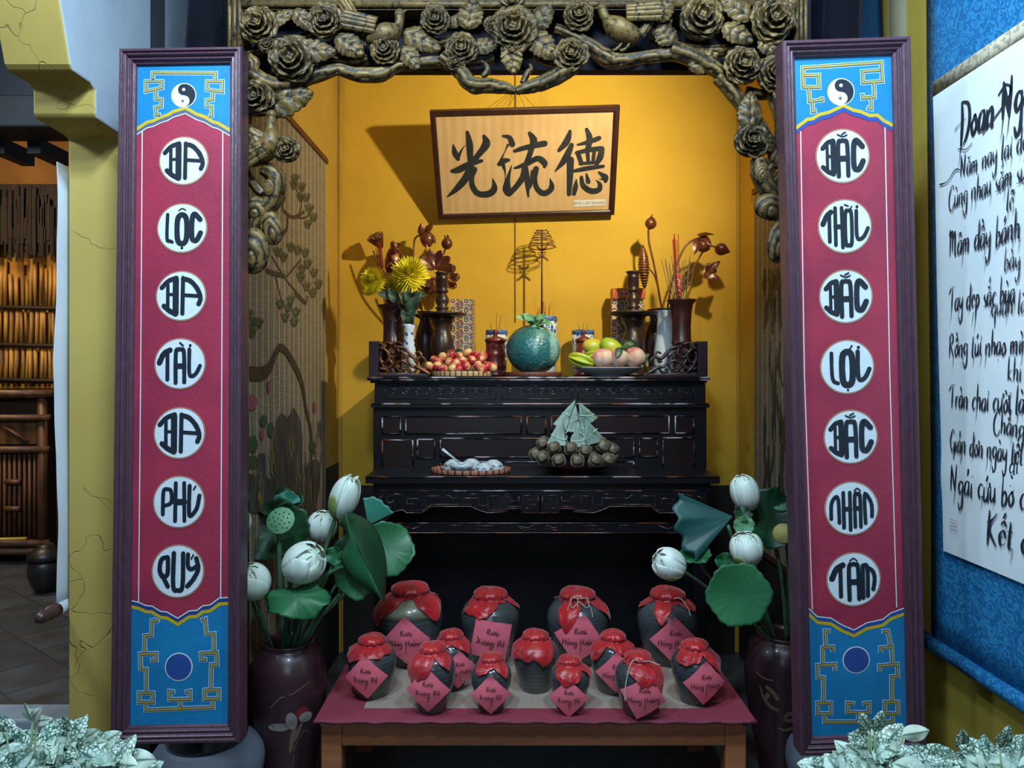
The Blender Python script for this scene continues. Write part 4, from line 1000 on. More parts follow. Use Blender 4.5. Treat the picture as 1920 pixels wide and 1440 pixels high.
for (dx, dz, w, ny) in ((-.085, .035, .05, .5), (-.045, .05, .045, .8), (.06, .045, .05, .6), (.085, .0, .045, .7), (.02, -.045, .04, .9), (-.02, .015, .05, .3), (.045, -.02, .045, .9)):
    leafblade(mb, top+Vector((dx*.15, -.03, 0)), top+Vector((dx, -.075+.02*ny, dz)), w, (dx*3, -ny, .6), .25, .2, .08)
mb.tube(spl([top, top+Vector((.0, -.01, .03)), top+Vector((-.02, -.02, .045))], 4), .003, 6)
mb.build('leaves', M('melon_leaf', '3d7a55', '8fbf9a', 45, .35), root)

# ---- fruit plate
pc = (X(1140, 3.385), 3.385, ZT)
root = thing('fruit_plate', pc, 'white porcelain plate heaped with starfruit, mangoes, avocado and peaches', 'plate')
MB().lathe([(.075, 0), (.078, .006), (.10, .012), (.135, .026), (.158, .038), (.162, .041), (.158, .042), (.13, .032), (.09, .017), (0, .015)], pc, 56, sy=.72).build('dish', M('plate_white', 'b4b9c2', None, 6, .12, coat=.5), root)
def fruit(name, px, py, Y, r, mat, label, cat, sq=(1, 1, 1), rot=(0, 0, 0), rf=None, n=26, extra=None):
    c = P(px, py, Y); rt = thing(name, c, label, cat)
    MB().ball(c, r, n, 0, sq, rf=rf, rot=Matrix.Rotation(rot[2], 3, 'Z') @ Matrix.Rotation(rot[1], 3, 'Y') @ Matrix.Rotation(rot[0], 3, 'X')).build('flesh', mat, rt)
    if extra: extra(c, rt)
    return rt
peach = M('peach_skin', 'c4626a', 'd0b49a', 16, .6, lo=.38, hi=.6, sheen=.3)
crease = lambda a, t_: 1-.10*exp(-((a-4.4)/.16)**2)*sin(t_)-.12*exp(-t_**2/.06)-.0*a
st = lambda c, rt: MB().tube([c+Vector((0, 0, .0)), c+Vector((.002, -.002, .035))], .002, 5).build('stalk', M('stalk_brown', '4a3a20'), rt)
fruit('peach', 1131, 671, 3.31, .047, peach, 'pink and cream peach, left one of the three on the white plate', 'peach', (1.05, .9, .88), (.2, 0, 0), crease)
fruit('peach', 1162, 669, 3.30, .044, peach, 'pink and white peach in the middle with a green leaf on it', 'peach', (1, .9, 1), (.2, .1, .3), crease,
      extra=lambda c, rt: leafblade(leafblade(MB(), c+Vector((.0, -.02, .04)), c+Vector((-.022, -.046, -.004)), .036, (0, -1, .3), .2, .1), c+Vector((0, -.02, .04)), c+Vector((.052, -.03, .038)), .03, (0, -.6, .8), .2, .1).build('leaf', leafg, rt))
fruit('peach', 1190, 670, 3.33, .048, peach, 'pink peach at the right end of the white plate', 'peach', (1, .9, .95), (.2, 0, -.4), crease)
fruit('mango', 1112, 651, 3.42, .046, M('yellow_mango', 'c9b02e', '9aa63a', 10, .38, lo=.4, hi=.7), 'yellow mango leaning at the back left of the white plate', 'mango', (1.15, .8, .85), (0, .3, .1), lambda a, t_: 1+.05*cos(a))
fruit('mango', 1146, 652, 3.385, .058, M('green_mango', '6fa52a', 'b7b733', 7, .35, lo=.35, hi=.7), 'green mango with a yellow flush leaning across the middle of the plate', 'mango', (1.05, .62, .70), (0, .65, 0), lambda a, t_: 1+.08*cos(a+.5)*sin(t_))
fruit('avocado', 1178, 651, 3.425, .042, M('avocado_skin', '24462a', '18331d', 60, .3, bump=.4, bscale=120), 'dark green avocado at the back right of the plate', 'avocado', (1.15, .85, .9), (0, .3, 0), lambda a, t_: 1+.06*cos(a))
starm = M('starfruit_skin', 'b5b32f', '8fae36', 14, .3, lo=.4, hi=.7)
fruit('starfruit', 1090, 675, 3.32, .050, starm, 'ribbed yellow-green starfruit at the left end of the plate', 'starfruit', (.62, .62, 1.12), (.3, 1.9, .1), lambda a, t_: .62+.46*abs(cos(2.5*a))**1.4, 60)
fruit('starfruit', 1113, 666, 3.37, .042, starm, 'second ribbed starfruit behind the first, half hidden by a peach', 'starfruit', (.55, .55, 1.1), (.2, 1.4, -.3), lambda a, t_: .62+.46*abs(cos(2.5*a))**1.4, 60)
mb = MB(); c = P(1205, 672, 3.36); leafblade(mb, c, c+Vector((.015, -.03, -.04)), .03, (.3, -1, .2)); leafblade(mb, c, c+Vector((.03, 0, .02)), .025, (0, -1, .4))
tag(mb.build('leaf_sprig', leafg, loc=c), 'green leaves beside the right-hand peach on the plate', 'leaves')

# ---- coil incense stand
coilm = M('burnt_coil', '5a3a20', '6e4a28', 30, .6)
Yk = 3.68; cx = X(1016, Yk); k = Yk/F
root = thing('coil_incense_stand', (cx, Yk, Zy(598, Yk)), 'tall thin stand with a conical spiral of coil incense rising from the middle bowl', 'incense stand')
MB().tube([(cx, Yk, Zy(600, Yk)), (cx, Yk, Zy(431, Yk))], .0045, 8).build('rod', M('stand_rod', '4a2618', '5a3020', 20, .5), root)
pts = []
for i in range(7*26+1):
    tt = i/(7*26); a = tt*7*2*pi; r = lerp(9, 27, tt**.8)*k; pts.append((cx+r*cos(a), Yk+r*sin(a), Zy(lerp(430, 466, tt)+2.0*sin(a*.5+1)*tt, Yk)))
MB().tube(pts, .0023, 6).build('coil', coilm, root)
mb = MB()
for s_ in (-1, 1):
    for (y0, y1, w0, w1) in ((462, 474, 9, 4), (476, 489, 4, 12)):
        for q in (0,):
            mb.tube(spl([(cx, Yk-.004, Zy(lerp(y0, y1, .5), Yk)), (cx+s_*w0*k*.6, Yk-.004, Zy(lerp(y0, y1, .4), Yk)), (cx+s_*max(w0, w1)*k, Yk-.004, Zy(y0 if w0 > w1 else y1, Yk))], 4), [.007]*5+[.005]*3+[.002], 6)
    for y in (474, 478): mb.tube([(cx, Yk, Zy(y, Yk)), (cx+s_*8*k, Yk, Zy(y-1, Yk))], .0022, 6)
mb.build('bracket', coilm, root)
# ---- incense sticks
redst = M('red_incense', '8c2a22', '7a2018', 20, .6); greyst = M('grey_incense', '6a5a4a', '5a4a3c', 20, .8)
def stick(A, B_, r, mat, label, group):
    A = Vector(A); B_ = Vector(B_)
    tag(MB().tube([A, B_], r, 6).build('incense_stick', mat, loc=A), label, 'incense stick', group)
rnd = random.Random(5)
for px, Yc in ((931, 3.65), (1093, 3.73)):
    for dx, h, q in ((0, 588, 0), (8, 592, 2), (-12, 605, -3)) if px < 1000 else ((-9, 606, -1), (1, 604, 0), (9, 607, 1)):
        stick((X(px+dx*.5, Yc), Yc+.01*q*.3, Zy(626, Yc)), (X(px+dx, Yc), Yc, Zy(h, Yc)), .0011, greyst if px > 1000 else redst, 'thin burnt incense stick standing in the small %s bowl' % ('left' if px < 1000 else 'right'), 'incense sticks in the small %s bowl' % ('left' if px < 1000 else 'right'))
for i in range(16):
    a = rnd.uniform(0, 6.28); r = rnd.uniform(.01, .045); x = cx+r*cos(a); y = Yk+r*sin(a)
    stick((x, y, Zy(600, Yk)), (x+rnd.uniform(-.01, .01)+.15*(x-cx), y, Zy(rnd.uniform(565, 588), Yk)), .0012, redst, 'short red incense stub standing in the middle bowl', 'incense stubs in the middle bowl')
vx = X(736, YV)
for i in range(12):
    a = i*2.4; r = .010*sqrt(i/12)*1.2
    stick((vx-.002+r*cos(a), YV+r*sin(a), Zy(640, YV)), (vx-.066+r*1.4*cos(a), YV+.01+r*sin(a), Zy(456+rnd.uniform(-6, 10), YV)), .0014, redst, 'red incense stick in the paper-wrapped bundle in the left brown vase', 'red incense bundle in the left vase')
# printed wrapper around the left bundle
t = NT('printed_wrapper'); b = t.b; b.inputs['Roughness'].default_value = .35
wv = t.n('ShaderNodeTexWave'); wv.inputs['Scale'].default_value = 14; wv.inputs['Distortion'].default_value = 2; wv.bands_direction = 'DIAGONAL'; t.l(t.coords(), wv.inputs['Vector'])
cr = t.n('ShaderNodeValToRGB'); cr.color_ramp.interpolation = 'CONSTANT'; e = cr.color_ramp.elements; e[0].color = lin('b3222a'); e[1].position = .4; e[1].color = lin('3a8fb8')
q = e.new(.62); q.color = lin('d8b04a'); q = e.new(.75); q.color = lin('b3222a'); t.l(wv.outputs['Color'], cr.inputs[0]); t.l(cr.outputs[0], b.inputs['Base Color'])
A = Vector((vx-.012, YV-.004, Zy(572, YV))); B_ = Vector((vx-.036, YV+.004, Zy(512, YV)))
tag(MB().tube([A+(B_-A)*q for q in (0, .3, .7, .92)]+[B_+Vector((.004, 0, .004))], [.016, .0165, .018, .019, .013], 14).build('paper_wrapper', t.m, loc=A), 'red and blue printed paper sleeve around the incense bundle in the left vase', 'wrapper')
vx2 = X(1278, YV)
for i in range(9):
    a = i*2.4; r = .009*sqrt(i/9)
    stick((vx2-.006+r*cos(a), YV+r*sin(a), Zy(640, YV)), (vx2-.034+r*1.6*cos(a)+i*.001, YV+r*sin(a)+.008, Zy(440+rnd.uniform(-3, 12), YV)), .0016, redst, 'bright red incense stick in the bundle in the right brown vase', 'red incense bundle in the right vase')
for i in range(16):
    tx = lerp(-.085, .06, (i/15)**1.3)+rnd.uniform(-.006, .006)
    stick((vx2+tx*.15, YV+rnd.uniform(-.02, .02), Zy(620, YV)), (vx2+tx, YV+rnd.uniform(-.02, .03), Zy(rnd.uniform(478, 500), YV)), .0017, greyst, 'grey-brown incense stick fanning out of the right brown vase', 'grey incense fanned in the right vase')
A = Vector((vx2-.008, YV-.008, Zy(565, YV))); B_ = Vector((vx2-.018, YV-.006, Zy(512, YV)))
tag(MB().tube([A, A.lerp(B_, .5), B_], [.009, .010, .009], 12).build('paper_wrapper', t.m, loc=A), 'small printed paper band on the red incense in the right vase', 'wrapper')
# ---- carved wooden lotus sprays
cop = M('gilt_brown_wood', '4f2417', '6e3a1c', 14, .34, metal=.2, coat=.2, lo=.4, hi=.7)
def wthing(px, py, Y, label): return thing('carved_lotus', P(px, py, Y), label, 'wooden flower')
def stem(pts, Y, r, parent, mat=cop, name='stem'):
    return MB().tube(spl([P(x, y, Y+(q[0] if q else 0)) for x, y, *q in pts], 5), r, 7).build(name, mat, parent)
def bud(mb, C, r, D, petals=3, open_=.25, n=12, tip=1.5):
    D = Vector(D).normalized(); R = rotto(D)
    mb.ball(C, r, 16, 0, (1, 1, 1), rf=lambda a, t_: 1+(tip-1)*exp(-(t_-pi)**2/.12)+.03*cos(3*a), rot=R)
YL = 3.72
r_ = wthing(797, 590, YL, 'carved seed pod on a curving wooden stem, far left above the chrysanthemums'); WL[r_]
stem([(795, 600), (770, 585), (730, 540), (712, 505), (700, 470)], YL, .004, r_)
C = P(707, 450, YL); D = Vector((-.35, -.5, .7)).normalized(); R = rotto(D)
MB().lathe([(.004, -.05), (.012, -.045), (.03, -.01), (.042, .015), (.044, .022), (.0, .028)], C, 24, rot=R).ball(C+D*.024, .008, 8).build('pod', cop, r_)
mb = MB()
for i in range(16):
    a = i*2.4; q = .037*sqrt(i/16); mb.ball(C+D*.026+R @ Vector((q*cos(a), q*sin(a), 0)), .0055, 7)
mb.build('seeds', M('gold_leafing', 'b08a4a', '7a5028', 60, .3, metal=.5), r_)
r_ = wthing(795, 590, YL, 'carved rolled lotus leaf, tall and scaly, between the seed pod and chrysanthemums')
stem([(795, 600), (765, 575), (745, 530)], YL, .004, r_)
MB().lathe([(.004, -.10), (.022, -.085), (.040, -.045), (.044, -.01), (.036, .03), (.022, .06), (.020, .07), (.026, .083), (.022, .083), (.014, .06)], P(738, 487, YL), 30, rf=lambda a, t_: 1+.05*sin(t_*60)*(.5+.5*cos(a*2))+.06*cos(a*3), rot=Matrix.Rotation(.1, 3, 'Y')).build('leaf', M('gilt_edge_wood', '4a1a10', 'a8702e', 50, .25, metal=.5, lo=.5, hi=.62), r_)
r_ = wthing(798, 590, YL, 'carved drooping lotus bud with three flung petals, highest on the left')
stem([(797, 600), (785, 560), (776, 510), (776, 460), (781, 444), (796, 441)], YL, .0045, r_)
mb = MB(); C = P(801, 448, YL-.02); bud(mb, C, .036, (.35, -.3, -.8), tip=1.35)
for (tx, ty, w, bx, by) in ((790, 418, .034, 789, 443), (813, 419, .034, 796, 436), (801, 466, .03, 793, 448), (818, 457, .03, 806, 440)):
    leafblade(mb, P(bx, by, YL-.03), P(tx, ty, YL-.045), w, (0, -1, .1), .3, -.2, 0)
mb.build('bloom', cop, r_)
r_ = wthing(800, 590, YL, 'carved pomegranate-like bud with a small crown, right of the drooping bud')
stem([(799, 600), (812, 540), (828, 490), (836, 462)], YL, .0045, r_)
mb = MB(); C = P(838, 457, YL-.01); mb.ball(C, .028, 16, 0, (1, 1, 1.05))
for q in range(5): a = q*1.257; leafblade(mb, C+Vector((.008*cos(a), .008*sin(a), .022)), C+Vector((.016*cos(a), .016*sin(a), .045)), .012, (cos(a), sin(a), .1), 0, 0)
mb.build('bud', cop, r_)
r_ = wthing(801, 590, YL, 'large carved scalloped lotus leaf, copper brown, behind the left candlestick')
stem([(800, 600), (806, 565), (816, 530)], YL, .004, r_)
def fan(C, R, n0, n1, nl, N=Vector((0, -1, .25)), seed=0, cup=.35):
    U, V, Nn = axes(N); mb = MB()
    def fn(a, c):
        an = lerp(n0, n1, a); lob = abs(sin(nl*pi*a)); r = R*c*(.80+.2*lob)
        return C+U*(r*cos(an))+V*(r*sin(an))+Nn*(cup*R*c*c*(.6+.4*lob)+.02*R*sin(7*an+seed))
    return mb.grid(fn, 50, 8)
fan(P(816, 505, YL-.02), .092, -.3, pi+.3, 6).build('leaf', cop, r_, solid=.003)
fan(P(832, 520, YL-.03), .075, -1.2, 1.3, 3, Vector((.5, -1, 0))).build('leaf', M('gilt_edge_wood', '4a1a10'), r_, solid=.003)
fan(P(812, 520, YL-.02), .08, pi+.1, 2*pi-.2, 4, Vector((0, -1, -.3))).build('leaf', cop, r_, solid=.003)
YR = 3.60
r_ = wthing(1245, 590, YR, 'tall carved lotus bud on a straight stem, highest on the right')
stem([(1246, 600), (1240, 575), (1228, 505), (1217, 455), (1216, 430)], YR, .005, r_)
mb = MB(); C = P(1220, 419, YR); bud(mb, C, .028, (.15, 0, 1), tip=1.3); leafblade(mb, C+Vector((0, 0, .025)), C+Vector((.01, 0, .045)), .01, (0, -1, 0)); mb.build('bud', cop, r_)
r_ = wthing(1242, 590, YR, 'slim gold-ribbed carved rolled leaf beside the right candlestick')
stem([(1244, 600), (1238, 560), (1228, 520), (1217, 503)], YR, .0035, r_)
MB().lathe([(.003, -.105), (.010, -.09), (.014, -.07), (.022, -.03), (.025, .01), (.021, .05), (.011, .085), (.003, .105)], P(1207, 500, YR-.01), 22, rf=lambda a, t_: 1+.0*a, rot=Matrix.Rotation(-.04, 3, 'Y')).build('leaf', cop, r_)
mb = MB(); C = P(1207, 500, YR-.01)
for i in range(15):
    z = lerp(-.09, .085, i/14); r = .025*sin(pi*(.12+.76*(i/14)))+.002; mb.tube([(C.x-z*.04+r*cos(a), C.y+r*sin(a), C.z+z) for a in [2*pi*q/16 for q in range(16)]], .0022, 5, closed=True)
mb.build('ribs', M('gold_leafing', 'b08a4a'), r_)
r_ = wthing(1248, 590, YR, 'carved pod under a curled cap leaf, arching right over the brown vase')
stem([(1248, 600), (1262, 520), (1280, 470), (1296, 452), (1312, 447)], YR, .005, r_)
mb = MB(); bud(mb, P(1318, 461, YR-.03), .031, (.6, 0, -.3), tip=1.2)
mb.build('pod', cop, r_)
mb = MB(); leafblade(mb, P(1306, 440, YR-.02), P(1340, 440, YR-.05), .055, (0, -.5, 1), .35, -.2); leafblade(mb, P(1310, 444, YR-.03), P(1301, 478, YR-.05), .04, (0, -1, .1), .2, -.1); leafblade(mb, P(1312, 440, YR-.03), P(1334, 460, YR-.06), .04, (0, -1, .4), .2, -.1); mb.build('cap_leaf', cop, r_)
r_ = wthing(1250, 590, YR, 'carved round pod with a pointed tip, rightmost of the altar flowers')
stem([(1250, 600), (1268, 545), (1296, 510), (1316, 475), (1330, 462), (1345, 464)], YR, .004, r_)
mb = MB(); bud(mb, P(1352, 467, YR-.03), .030, (.9, -.2, -.35), tip=1.5); mb.build('pod', cop, r_)
r_ = wthing(1252, 590, YR, 'carved brown lotus leaf hanging low at the right behind the incense sticks')
stem([(1252, 600), (1275, 550), (1300, 525)], YR, .004, r_)
mb = MB(); fan(P(1318, 520, YR-.02), .07, -.5, 1.4, 3, Vector((.2, -1, .4))).build('leaf', cop, r_, solid=.003)
leafblade(MB(), P(1322, 515, YR), P(1350, 490, YR-.02), .045, (0, -1, .3), .3, .2, .1).build('leaf', cop, r_, solid=.002)
# ---- yellow chrysanthemums
yel = M('chrysanthemum_yellow', 'f2e636', 'dcd024', 30, .55, sss=.1)
def mum(px, py, Y, r, stempts, label, N, seed):
    rn = random.Random(seed); C = P(px, py, Y); rt = thing('chrysanthemum', P(767, 612, Yb), label, 'flower')
    U, V, Nn = axes(N); mb = MB()
    for i in range(300):
        tt = (i+.5)/300; th = 1.95*tt**.75; ph = i*2.39996; L = r*(1.0-.28*(1-tt))*rn.uniform(.88, 1.08)
        D = (Nn*cos(th)+(U*cos(ph)+V*sin(ph))*sin(th)).normalized(); S = D.cross(Nn)
        if S.length < .01: S = U.copy()
        S.normalize(); K = D.cross(S); w = r*.042
        pts = [C+D*(L*q)+Nn*(L*(.10*q*q)) for q in (.12, .45, .75, 1)]
        ws = [w*.5, w, w*1.1, w*.3]
        vs = []
        for p_, q in zip(pts, ws): vs += [p_-S*q, p_+S*q]
        mb.add(vs, [(2*j, 2*j+1, 2*j+3, 2*j+2) for j in range(3)], 0, True)
    mb.ball(C, r*.3, 10); mb.build('petals', yel, rt)
    MB().tube(spl([P(x, y, lerp(Yb, Y, i/(len(stempts)-1))) for i, (x, y) in enumerate(stempts)], 5), .003, 6).build('stem', leafg, rt); return rt
r1 = mum(702, 527, 3.36, .074, [(766, 612), (752, 580), (725, 550), (708, 538)], 'yellow chrysanthemum leaning left behind the wrapped incense', (-.4, -.8, .5), 1)
r2 = mum(768, 515, 3.36, .094, [(767, 612), (768, 570), (769, 535)], 'largest yellow chrysanthemum facing front above the little vase', (.05, -.9, .5), 2)
r3 = mum(738, 535, 3.42, .052, [(767, 612), (756, 580), (744, 550)], 'small yellow chrysanthemum half hidden between the two larger ones', (-.1, -1, .1), 3)
gl = M('mum_leaf', '3f5a4a', '2a4434', 25, .55)
for (bx, by, tx, ty, w, rt) in ((745, 570, 728, 540, .05, r1), (740, 562, 705, 548, .04, r1), (762, 592, 790, 548, .055, r2), (765, 600, 782, 580, .045, r2), (770, 560, 800, 552, .045, r2), (762, 570, 752, 545, .04, r3), (764, 608, 752, 580, .035, r3), (766, 610, 775, 590, .04, r3), (768, 570, 764, 540, .045, r2)):
    leafblade(MB(), P(bx, by, 3.36), P(tx, ty, 3.33), w, (.2, -1, .3), .2, .15, .15).build('leaf', gl, rt)

# ================================================================ ON THE LOWER TABLE
ty = 3.125
tray('bowl_tray', 883, ty, .167, .105, .018, 'oval bamboo tray with striped rim carrying the small tea bowls', 'tray', ZL, ('a8705a', '4a2018'), '6a3a2a')
bw = M('celadon_white', 'b9c6cc', None, 6, .12, coat=.5)
bwp = M('blue_brush', '2e3a5e')
def teabowl(px, Y, label, up=True, r=.044, h=.036):
    c = (X(px, Y), Y, ZL+.006); rt = thing('tea_bowl', c, label, 'bowl')
    pr = [(.44, 0), (.48, .06), (.7, .25), (.92, .65), (1.02, 1), (.98, 1), (.85, .62), (.4, .2), (0, .18)]
    if not up: pr = [(1.0, 0), (.97, .25), (.85, .6), (.6, .88), (.46, .92), (.44, 1.0), (.38, 1.0), (.36, .93), (0, .93)]
    MB().lathe([(a*r, b_*h) for a, b_ in pr], c, 30).build('body', bw, rt)
    mb = MB()
    for a0 in (-2.3, -1.57, -.8):
        for q in range(4):
            aa = a0+.09*(q-1.5); z = h*(.5 if up else .42); rr = r*(.83 if up else .94)
            L = [(aa+d*.12*(1 if q % 2 else -1), z+h*.16*sin(d*6+q)) for d in (-1, 0, 1)]
            mb.tube([(c[0]+(rr+.0012+(zz-z)*(.5 if up else -.2))*cos(x_), c[1]+(rr+.0012+(zz-z)*(.5 if up else -.2))*sin(x_), c[2]+zz) for x_, zz in L], .0009, 5)
    mb.build('painted_sprig', bwp, rt); return rt
teabowl(850, 3.165, 'upturned white tea bowl at the left back of the oval tray', False, .046, .04)
teabowl(884, 3.178, 'upturned white tea bowl at the middle back of the tray', False, .044, .042)
teabowl(925, 3.155, 'upturned white tea bowl at the right end of the tray', False, .046, .04)
teabowl(908, 3.08, 'upturned white tea bowl at the front right of the tray', False, .044, .036)
teabowl(866, 3.07, 'upright white tea bowl with a spoon in it at the front of the tray', True, .052, .036)
A = P(862, 868, 3.07); B_ = P(829, 842, 3.05)
root = thing('spoon', A, 'white porcelain spoon leaning in the upright tea bowl', 'spoon')
MB().tube([A, A.lerp(B_, .5), B_], [.004, .0045, .0065], 8, flat=.6).build('handle', bw, root)
MB().ball(A+Vector((.006, 0, -.002)), .012, 12, 0, (1.3, 1, .5)).build('bowl', bw, root)
# dumplings
px0 = 1078
c = (X(px0, ty), ty, ZL)
root = thing('dumpling_plate', c, 'glossy dark red plate under the heap of leaf-wrapped dumplings', 'plate')
MB().lathe([(.085, 0), (.09, .005), (.12, .012), (.15, .030), (.155, .032), (.12, .02), (0, .014)], c, 48, sy=.72).build('dish', M('red_lacquer_dish', '5c1018', '430b12', 6, .15, coat=.5), root)
gleaf = M('dried_green_leaf', '86a094', '64796e', 30, .55, bump=.25, bscale=90, stretch=(1, 1, .3))
bleaf = M('dried_brown_leaf', '766c54', '3a3328', 26, .5, bump=.3, bscale=80, stretch=(1, 1, .4))
rib = M('pale_ribbon', 'b9cfc4', None, 10, .5); twine = M('twine_tan', '8c8468')
def dump(px, py, Y, w, h, rot, label, green=True, seed=0):
    rn = random.Random(seed)
    C = P(px, py, Y); rt = thing('leaf_dumpling', C, label, 'dumpling')
    R = Matrix.Rotation(rot[1], 3, 'Y') @ Matrix.Rotation(rot[0], 3, 'X') @ Matrix.Rotation(rot[2], 3, 'Z')
    ex = .62
    def shp(th, v):
        # tetrahedral parcel: superellipse section, tapering to a pointed top
        rr = (1-v)**.86 if green else sqrt(max(0, 1-(2*v-1)**2))**.75
        m4 = th % (pi/2)
        sec = .78/cos(m4-pi/4)*1.0 if green else 1/(abs(cos(th))**3+abs(sin(th))**3)**(1/3)*(1+.10*nz(seed*3.1, th*1.3, v*2.5))
        return rr*sec
    def fn(a, c_):
        th = 2*pi*a; q = shp(th, c_); f = 1+.02*sin(th*5+seed)*sin(3*c_)
        x = w/2*q*cos(th)*f; y = w/2*q*sin(th)*f*.9; z = h*(c_-.42)
        if green and c_ < .08: z += .004*(.08-c_)*10
        return C+R @ Vector((x, y, z))
    mb = MB().grid(fn, 28, 14 if not green else 9, cu=True, smooth=False)
    n0 = len(mb.v); mb.add([fn(i/28, 0) for i in range(28)], [tuple(range(28))[::-1]], 0, False)
    mb.build('wrapper', gleaf if green else bleaf, rt)
    if True:
        mb = MB()
        for v in ((.36,) if green else (.28, .62)):
            pts = []
            for i in range(26):
                th = 2*pi*i/26; q = shp(th, v+(.12 if green else .07)*sin(th+seed)); vv = v+(.12 if green else .07)*sin(th+seed)
                pts.append(C+R @ Vector((w/2*q*cos(th)*1.04, w/2*q*sin(th)*.9*1.06, h*(vv-.42))))
            mb.tube(pts, .0022 if green else .0014, 5, closed=True)
        if green:
            p = C+R @ Vector((0, -w*.32, 0)); mb.tube([p, p+Vector((rn.uniform(-.02, .02), -.008, .02))], .0022, 5)
        mb.build('tie', rib if green else twine, rt)
k9 = lambda x, y: (980+x/9, 740+y/9)
for i, (x, y, Y, w, h, rot, lab) in enumerate([(620, 660, 3.085, .088, .105, (0, .12, .6), 'green leaf dumpling in the pyramid, lower left'), (935, 690, 3.07, .078, .10, (.1, .0, .7), 'green leaf dumpling in the pyramid, lower middle'), (1150, 650, 3.10, .07, .10, (0, -.35, .2), 'green leaf dumpling in the pyramid, lower right'),
        (880, 440, 3.11, .06, .11, (0, .05, .5), 'slim green leaf dumpling upright in the middle of the pyramid'), (760, 370, 3.15, .07, .13, (0, .42, .3), 'green leaf dumpling leaning right, upper left of the pyramid'), (1060, 330, 3.14, .062, .095, (0, -.50, .2), 'green leaf dumpling leaning left at the top right of the pyramid'), (1010, 520, 3.15, .08, .11, (0, -.2, .9), 'green leaf dumpling at the back right of the pyramid')]):
    p = k9(x, y); dump(p[0], p[1], Y, w*1.22, h*1.04, rot, lab, True, i)
BL = [(350, 820, 3.09, 'second row, far left'), (530, 900, 3.045, 'second row, second from left'), (810, 910, 3.04, 'second row, middle'), (1050, 950, 3.045, 'second row, fourth from left'), (1350, 870, 3.09, 'second row, large one at right'), (1500, 930, 3.11, 'second row, far right'),
      (230, 1000, 3.10, 'bottom row, far left'), (340, 1060, 3.045, 'bottom row, second from left'), (610, 1110, 3.02, 'bottom row, third from left'), (920, 1120, 3.015, 'bottom row, middle'), (1220, 1110, 3.02, 'bottom row, third from right'), (1430, 1100, 3.05, 'bottom row, second from right'), (1490, 1040, 3.12, 'bottom row, far right at back')]
for i, (x, y, Y, lab) in enumerate(BL):
    p = k9(x, y); big = 1.15 if i in (4,) else 1
    dump(p[0], p[1], Y+.015, .052*big, .085, (pi/2*.86, lerp(-.55, .55, (x-230)/1270), 0), 'brown leaf-wrapped dumpling, '+lab, False, i)
for i, (x, y) in enumerate(((700, 960), (1200, 980), (480, 1010))):
    p = k9(x, y); dump(p[0], p[1], 3.16, .06, .08, (pi/2, .2*i, 0), ('brown leaf dumpling hidden behind the bottom row, left of middle', 'brown leaf dumpling hidden behind the bottom row, right of middle', 'brown leaf dumpling hidden behind the bottom row, at left')[i], False, 20+i)
# ================================================================ LOW WOODEN TABLE WITH MAT
ZM = .374
wood = M('honey_wood', 'b0704a', '8c5334', 9, .38, bump=.05, stretch=(.25, 1, 1.5), coat=.2)
xl, xr = X(590, 2.3), X(1418, 2.3)
low = thing('low_table', ((xl+xr)/2, 2.6, 0), 'low honey-coloured wooden table in front of the altar, covered by the red-bordered mat', 'table')
MB().bb(xl+.01, xr-.035, 2.315, 2.905, ZM-.030, ZM-.008).build('tabletop', wood, low, bevel=.006)
for x in (xl+.012, xr-.075-.012):
    for y in (2.325, 2.83):
        MB().bb(x, x+.065, y, y+.065, 0, ZM-.030).build('leg', wood, low, bevel=.006)
MB().bb(xl+.077, xr-.087, 2.33, 2.35, ZM-.095, ZM-.030).build('apron', wood, low, bevel=.003)
MB().bb(xl+.077, xr-.087, 2.87, 2.89, ZM-.095, ZM-.030).build('apron', wood, low, bevel=.003)
for x in (xl+.03, xr-.07): MB().bb(x, x+.02, 2.39, 2.83, ZM-.095, ZM-.030).build('apron', wood, low, bevel=.003)
# mat: beige centre, wine border, stitched rolled edge
t = NT('mat_cloth'); b = t.b; b.inputs['Roughness'].default_value = .75
g = t.n('ShaderNodeSeparateXYZ'); t.l(t.coords(), g.inputs[0])
mw, md = (xr-xl)/2, .305
def absq(o):
    a = t.n('ShaderNodeMath', operation='ABSOLUTE'); t.l(o, a.inputs[0]); return a.outputs[0]
gx = t.n('ShaderNodeMath', operation='GREATER_THAN'); t.l(absq(g.outputs[0]), gx.inputs[0]); gx.inputs[1].default_value = mw-.135
gy = t.n('ShaderNodeMath', operation='GREATER_THAN'); t.l(absq(g.outputs[1]), gy.inputs[0]); gy.inputs[1].default_value = md-.085
mx = t.n('ShaderNodeMath', operation='MAXIMUM'); t.l(gx.outputs[0], mx.inputs[0]); t.l(gy.outputs[0], mx.inputs[1])
wv = t.noise(160, 2, t.scaled(1, .3, 1)); be = t.mix(wv, lin('a09083'), lin('8a7a70')); re_ = t.mix(wv, lin('8a2f42'), lin('76273a'))
t.l(t.mix(mx.outputs[0], be, re_), b.inputs['Base Color']); t.bump(wv, .3, .002)
mc_ = ((xl+xr)/2, 2.60, ZM-.008)
mb = MB(); mb.grid(lambda a, c: Vector((lerp(xl-.004, xr+.002, a), lerp(2.298, 2.908, c), ZM-.001-.0*a)), 40, 24)
mat_o = MB().bb(xl-.002, xr, 2.298, 2.908, ZM-.008, ZM).build('table_mat', t.m, loc=mc_, bevel=.003); tag(mat_o, 'woven mat with beige centre and wine-red border lying on the low wooden table', 'mat')
wine = M('wine_edge', '7e2c40', '5e2030', 200, .7)
mb = MB(); mb.tube([(lerp(xl-.002, xr, q/60), 2.297+.0015*sin(q*2.1), ZM-.005+.002*sin(q*1.3)) for q in range(61)], .0065, 8)
mb.build('stitched_edge', wine, mat_o)
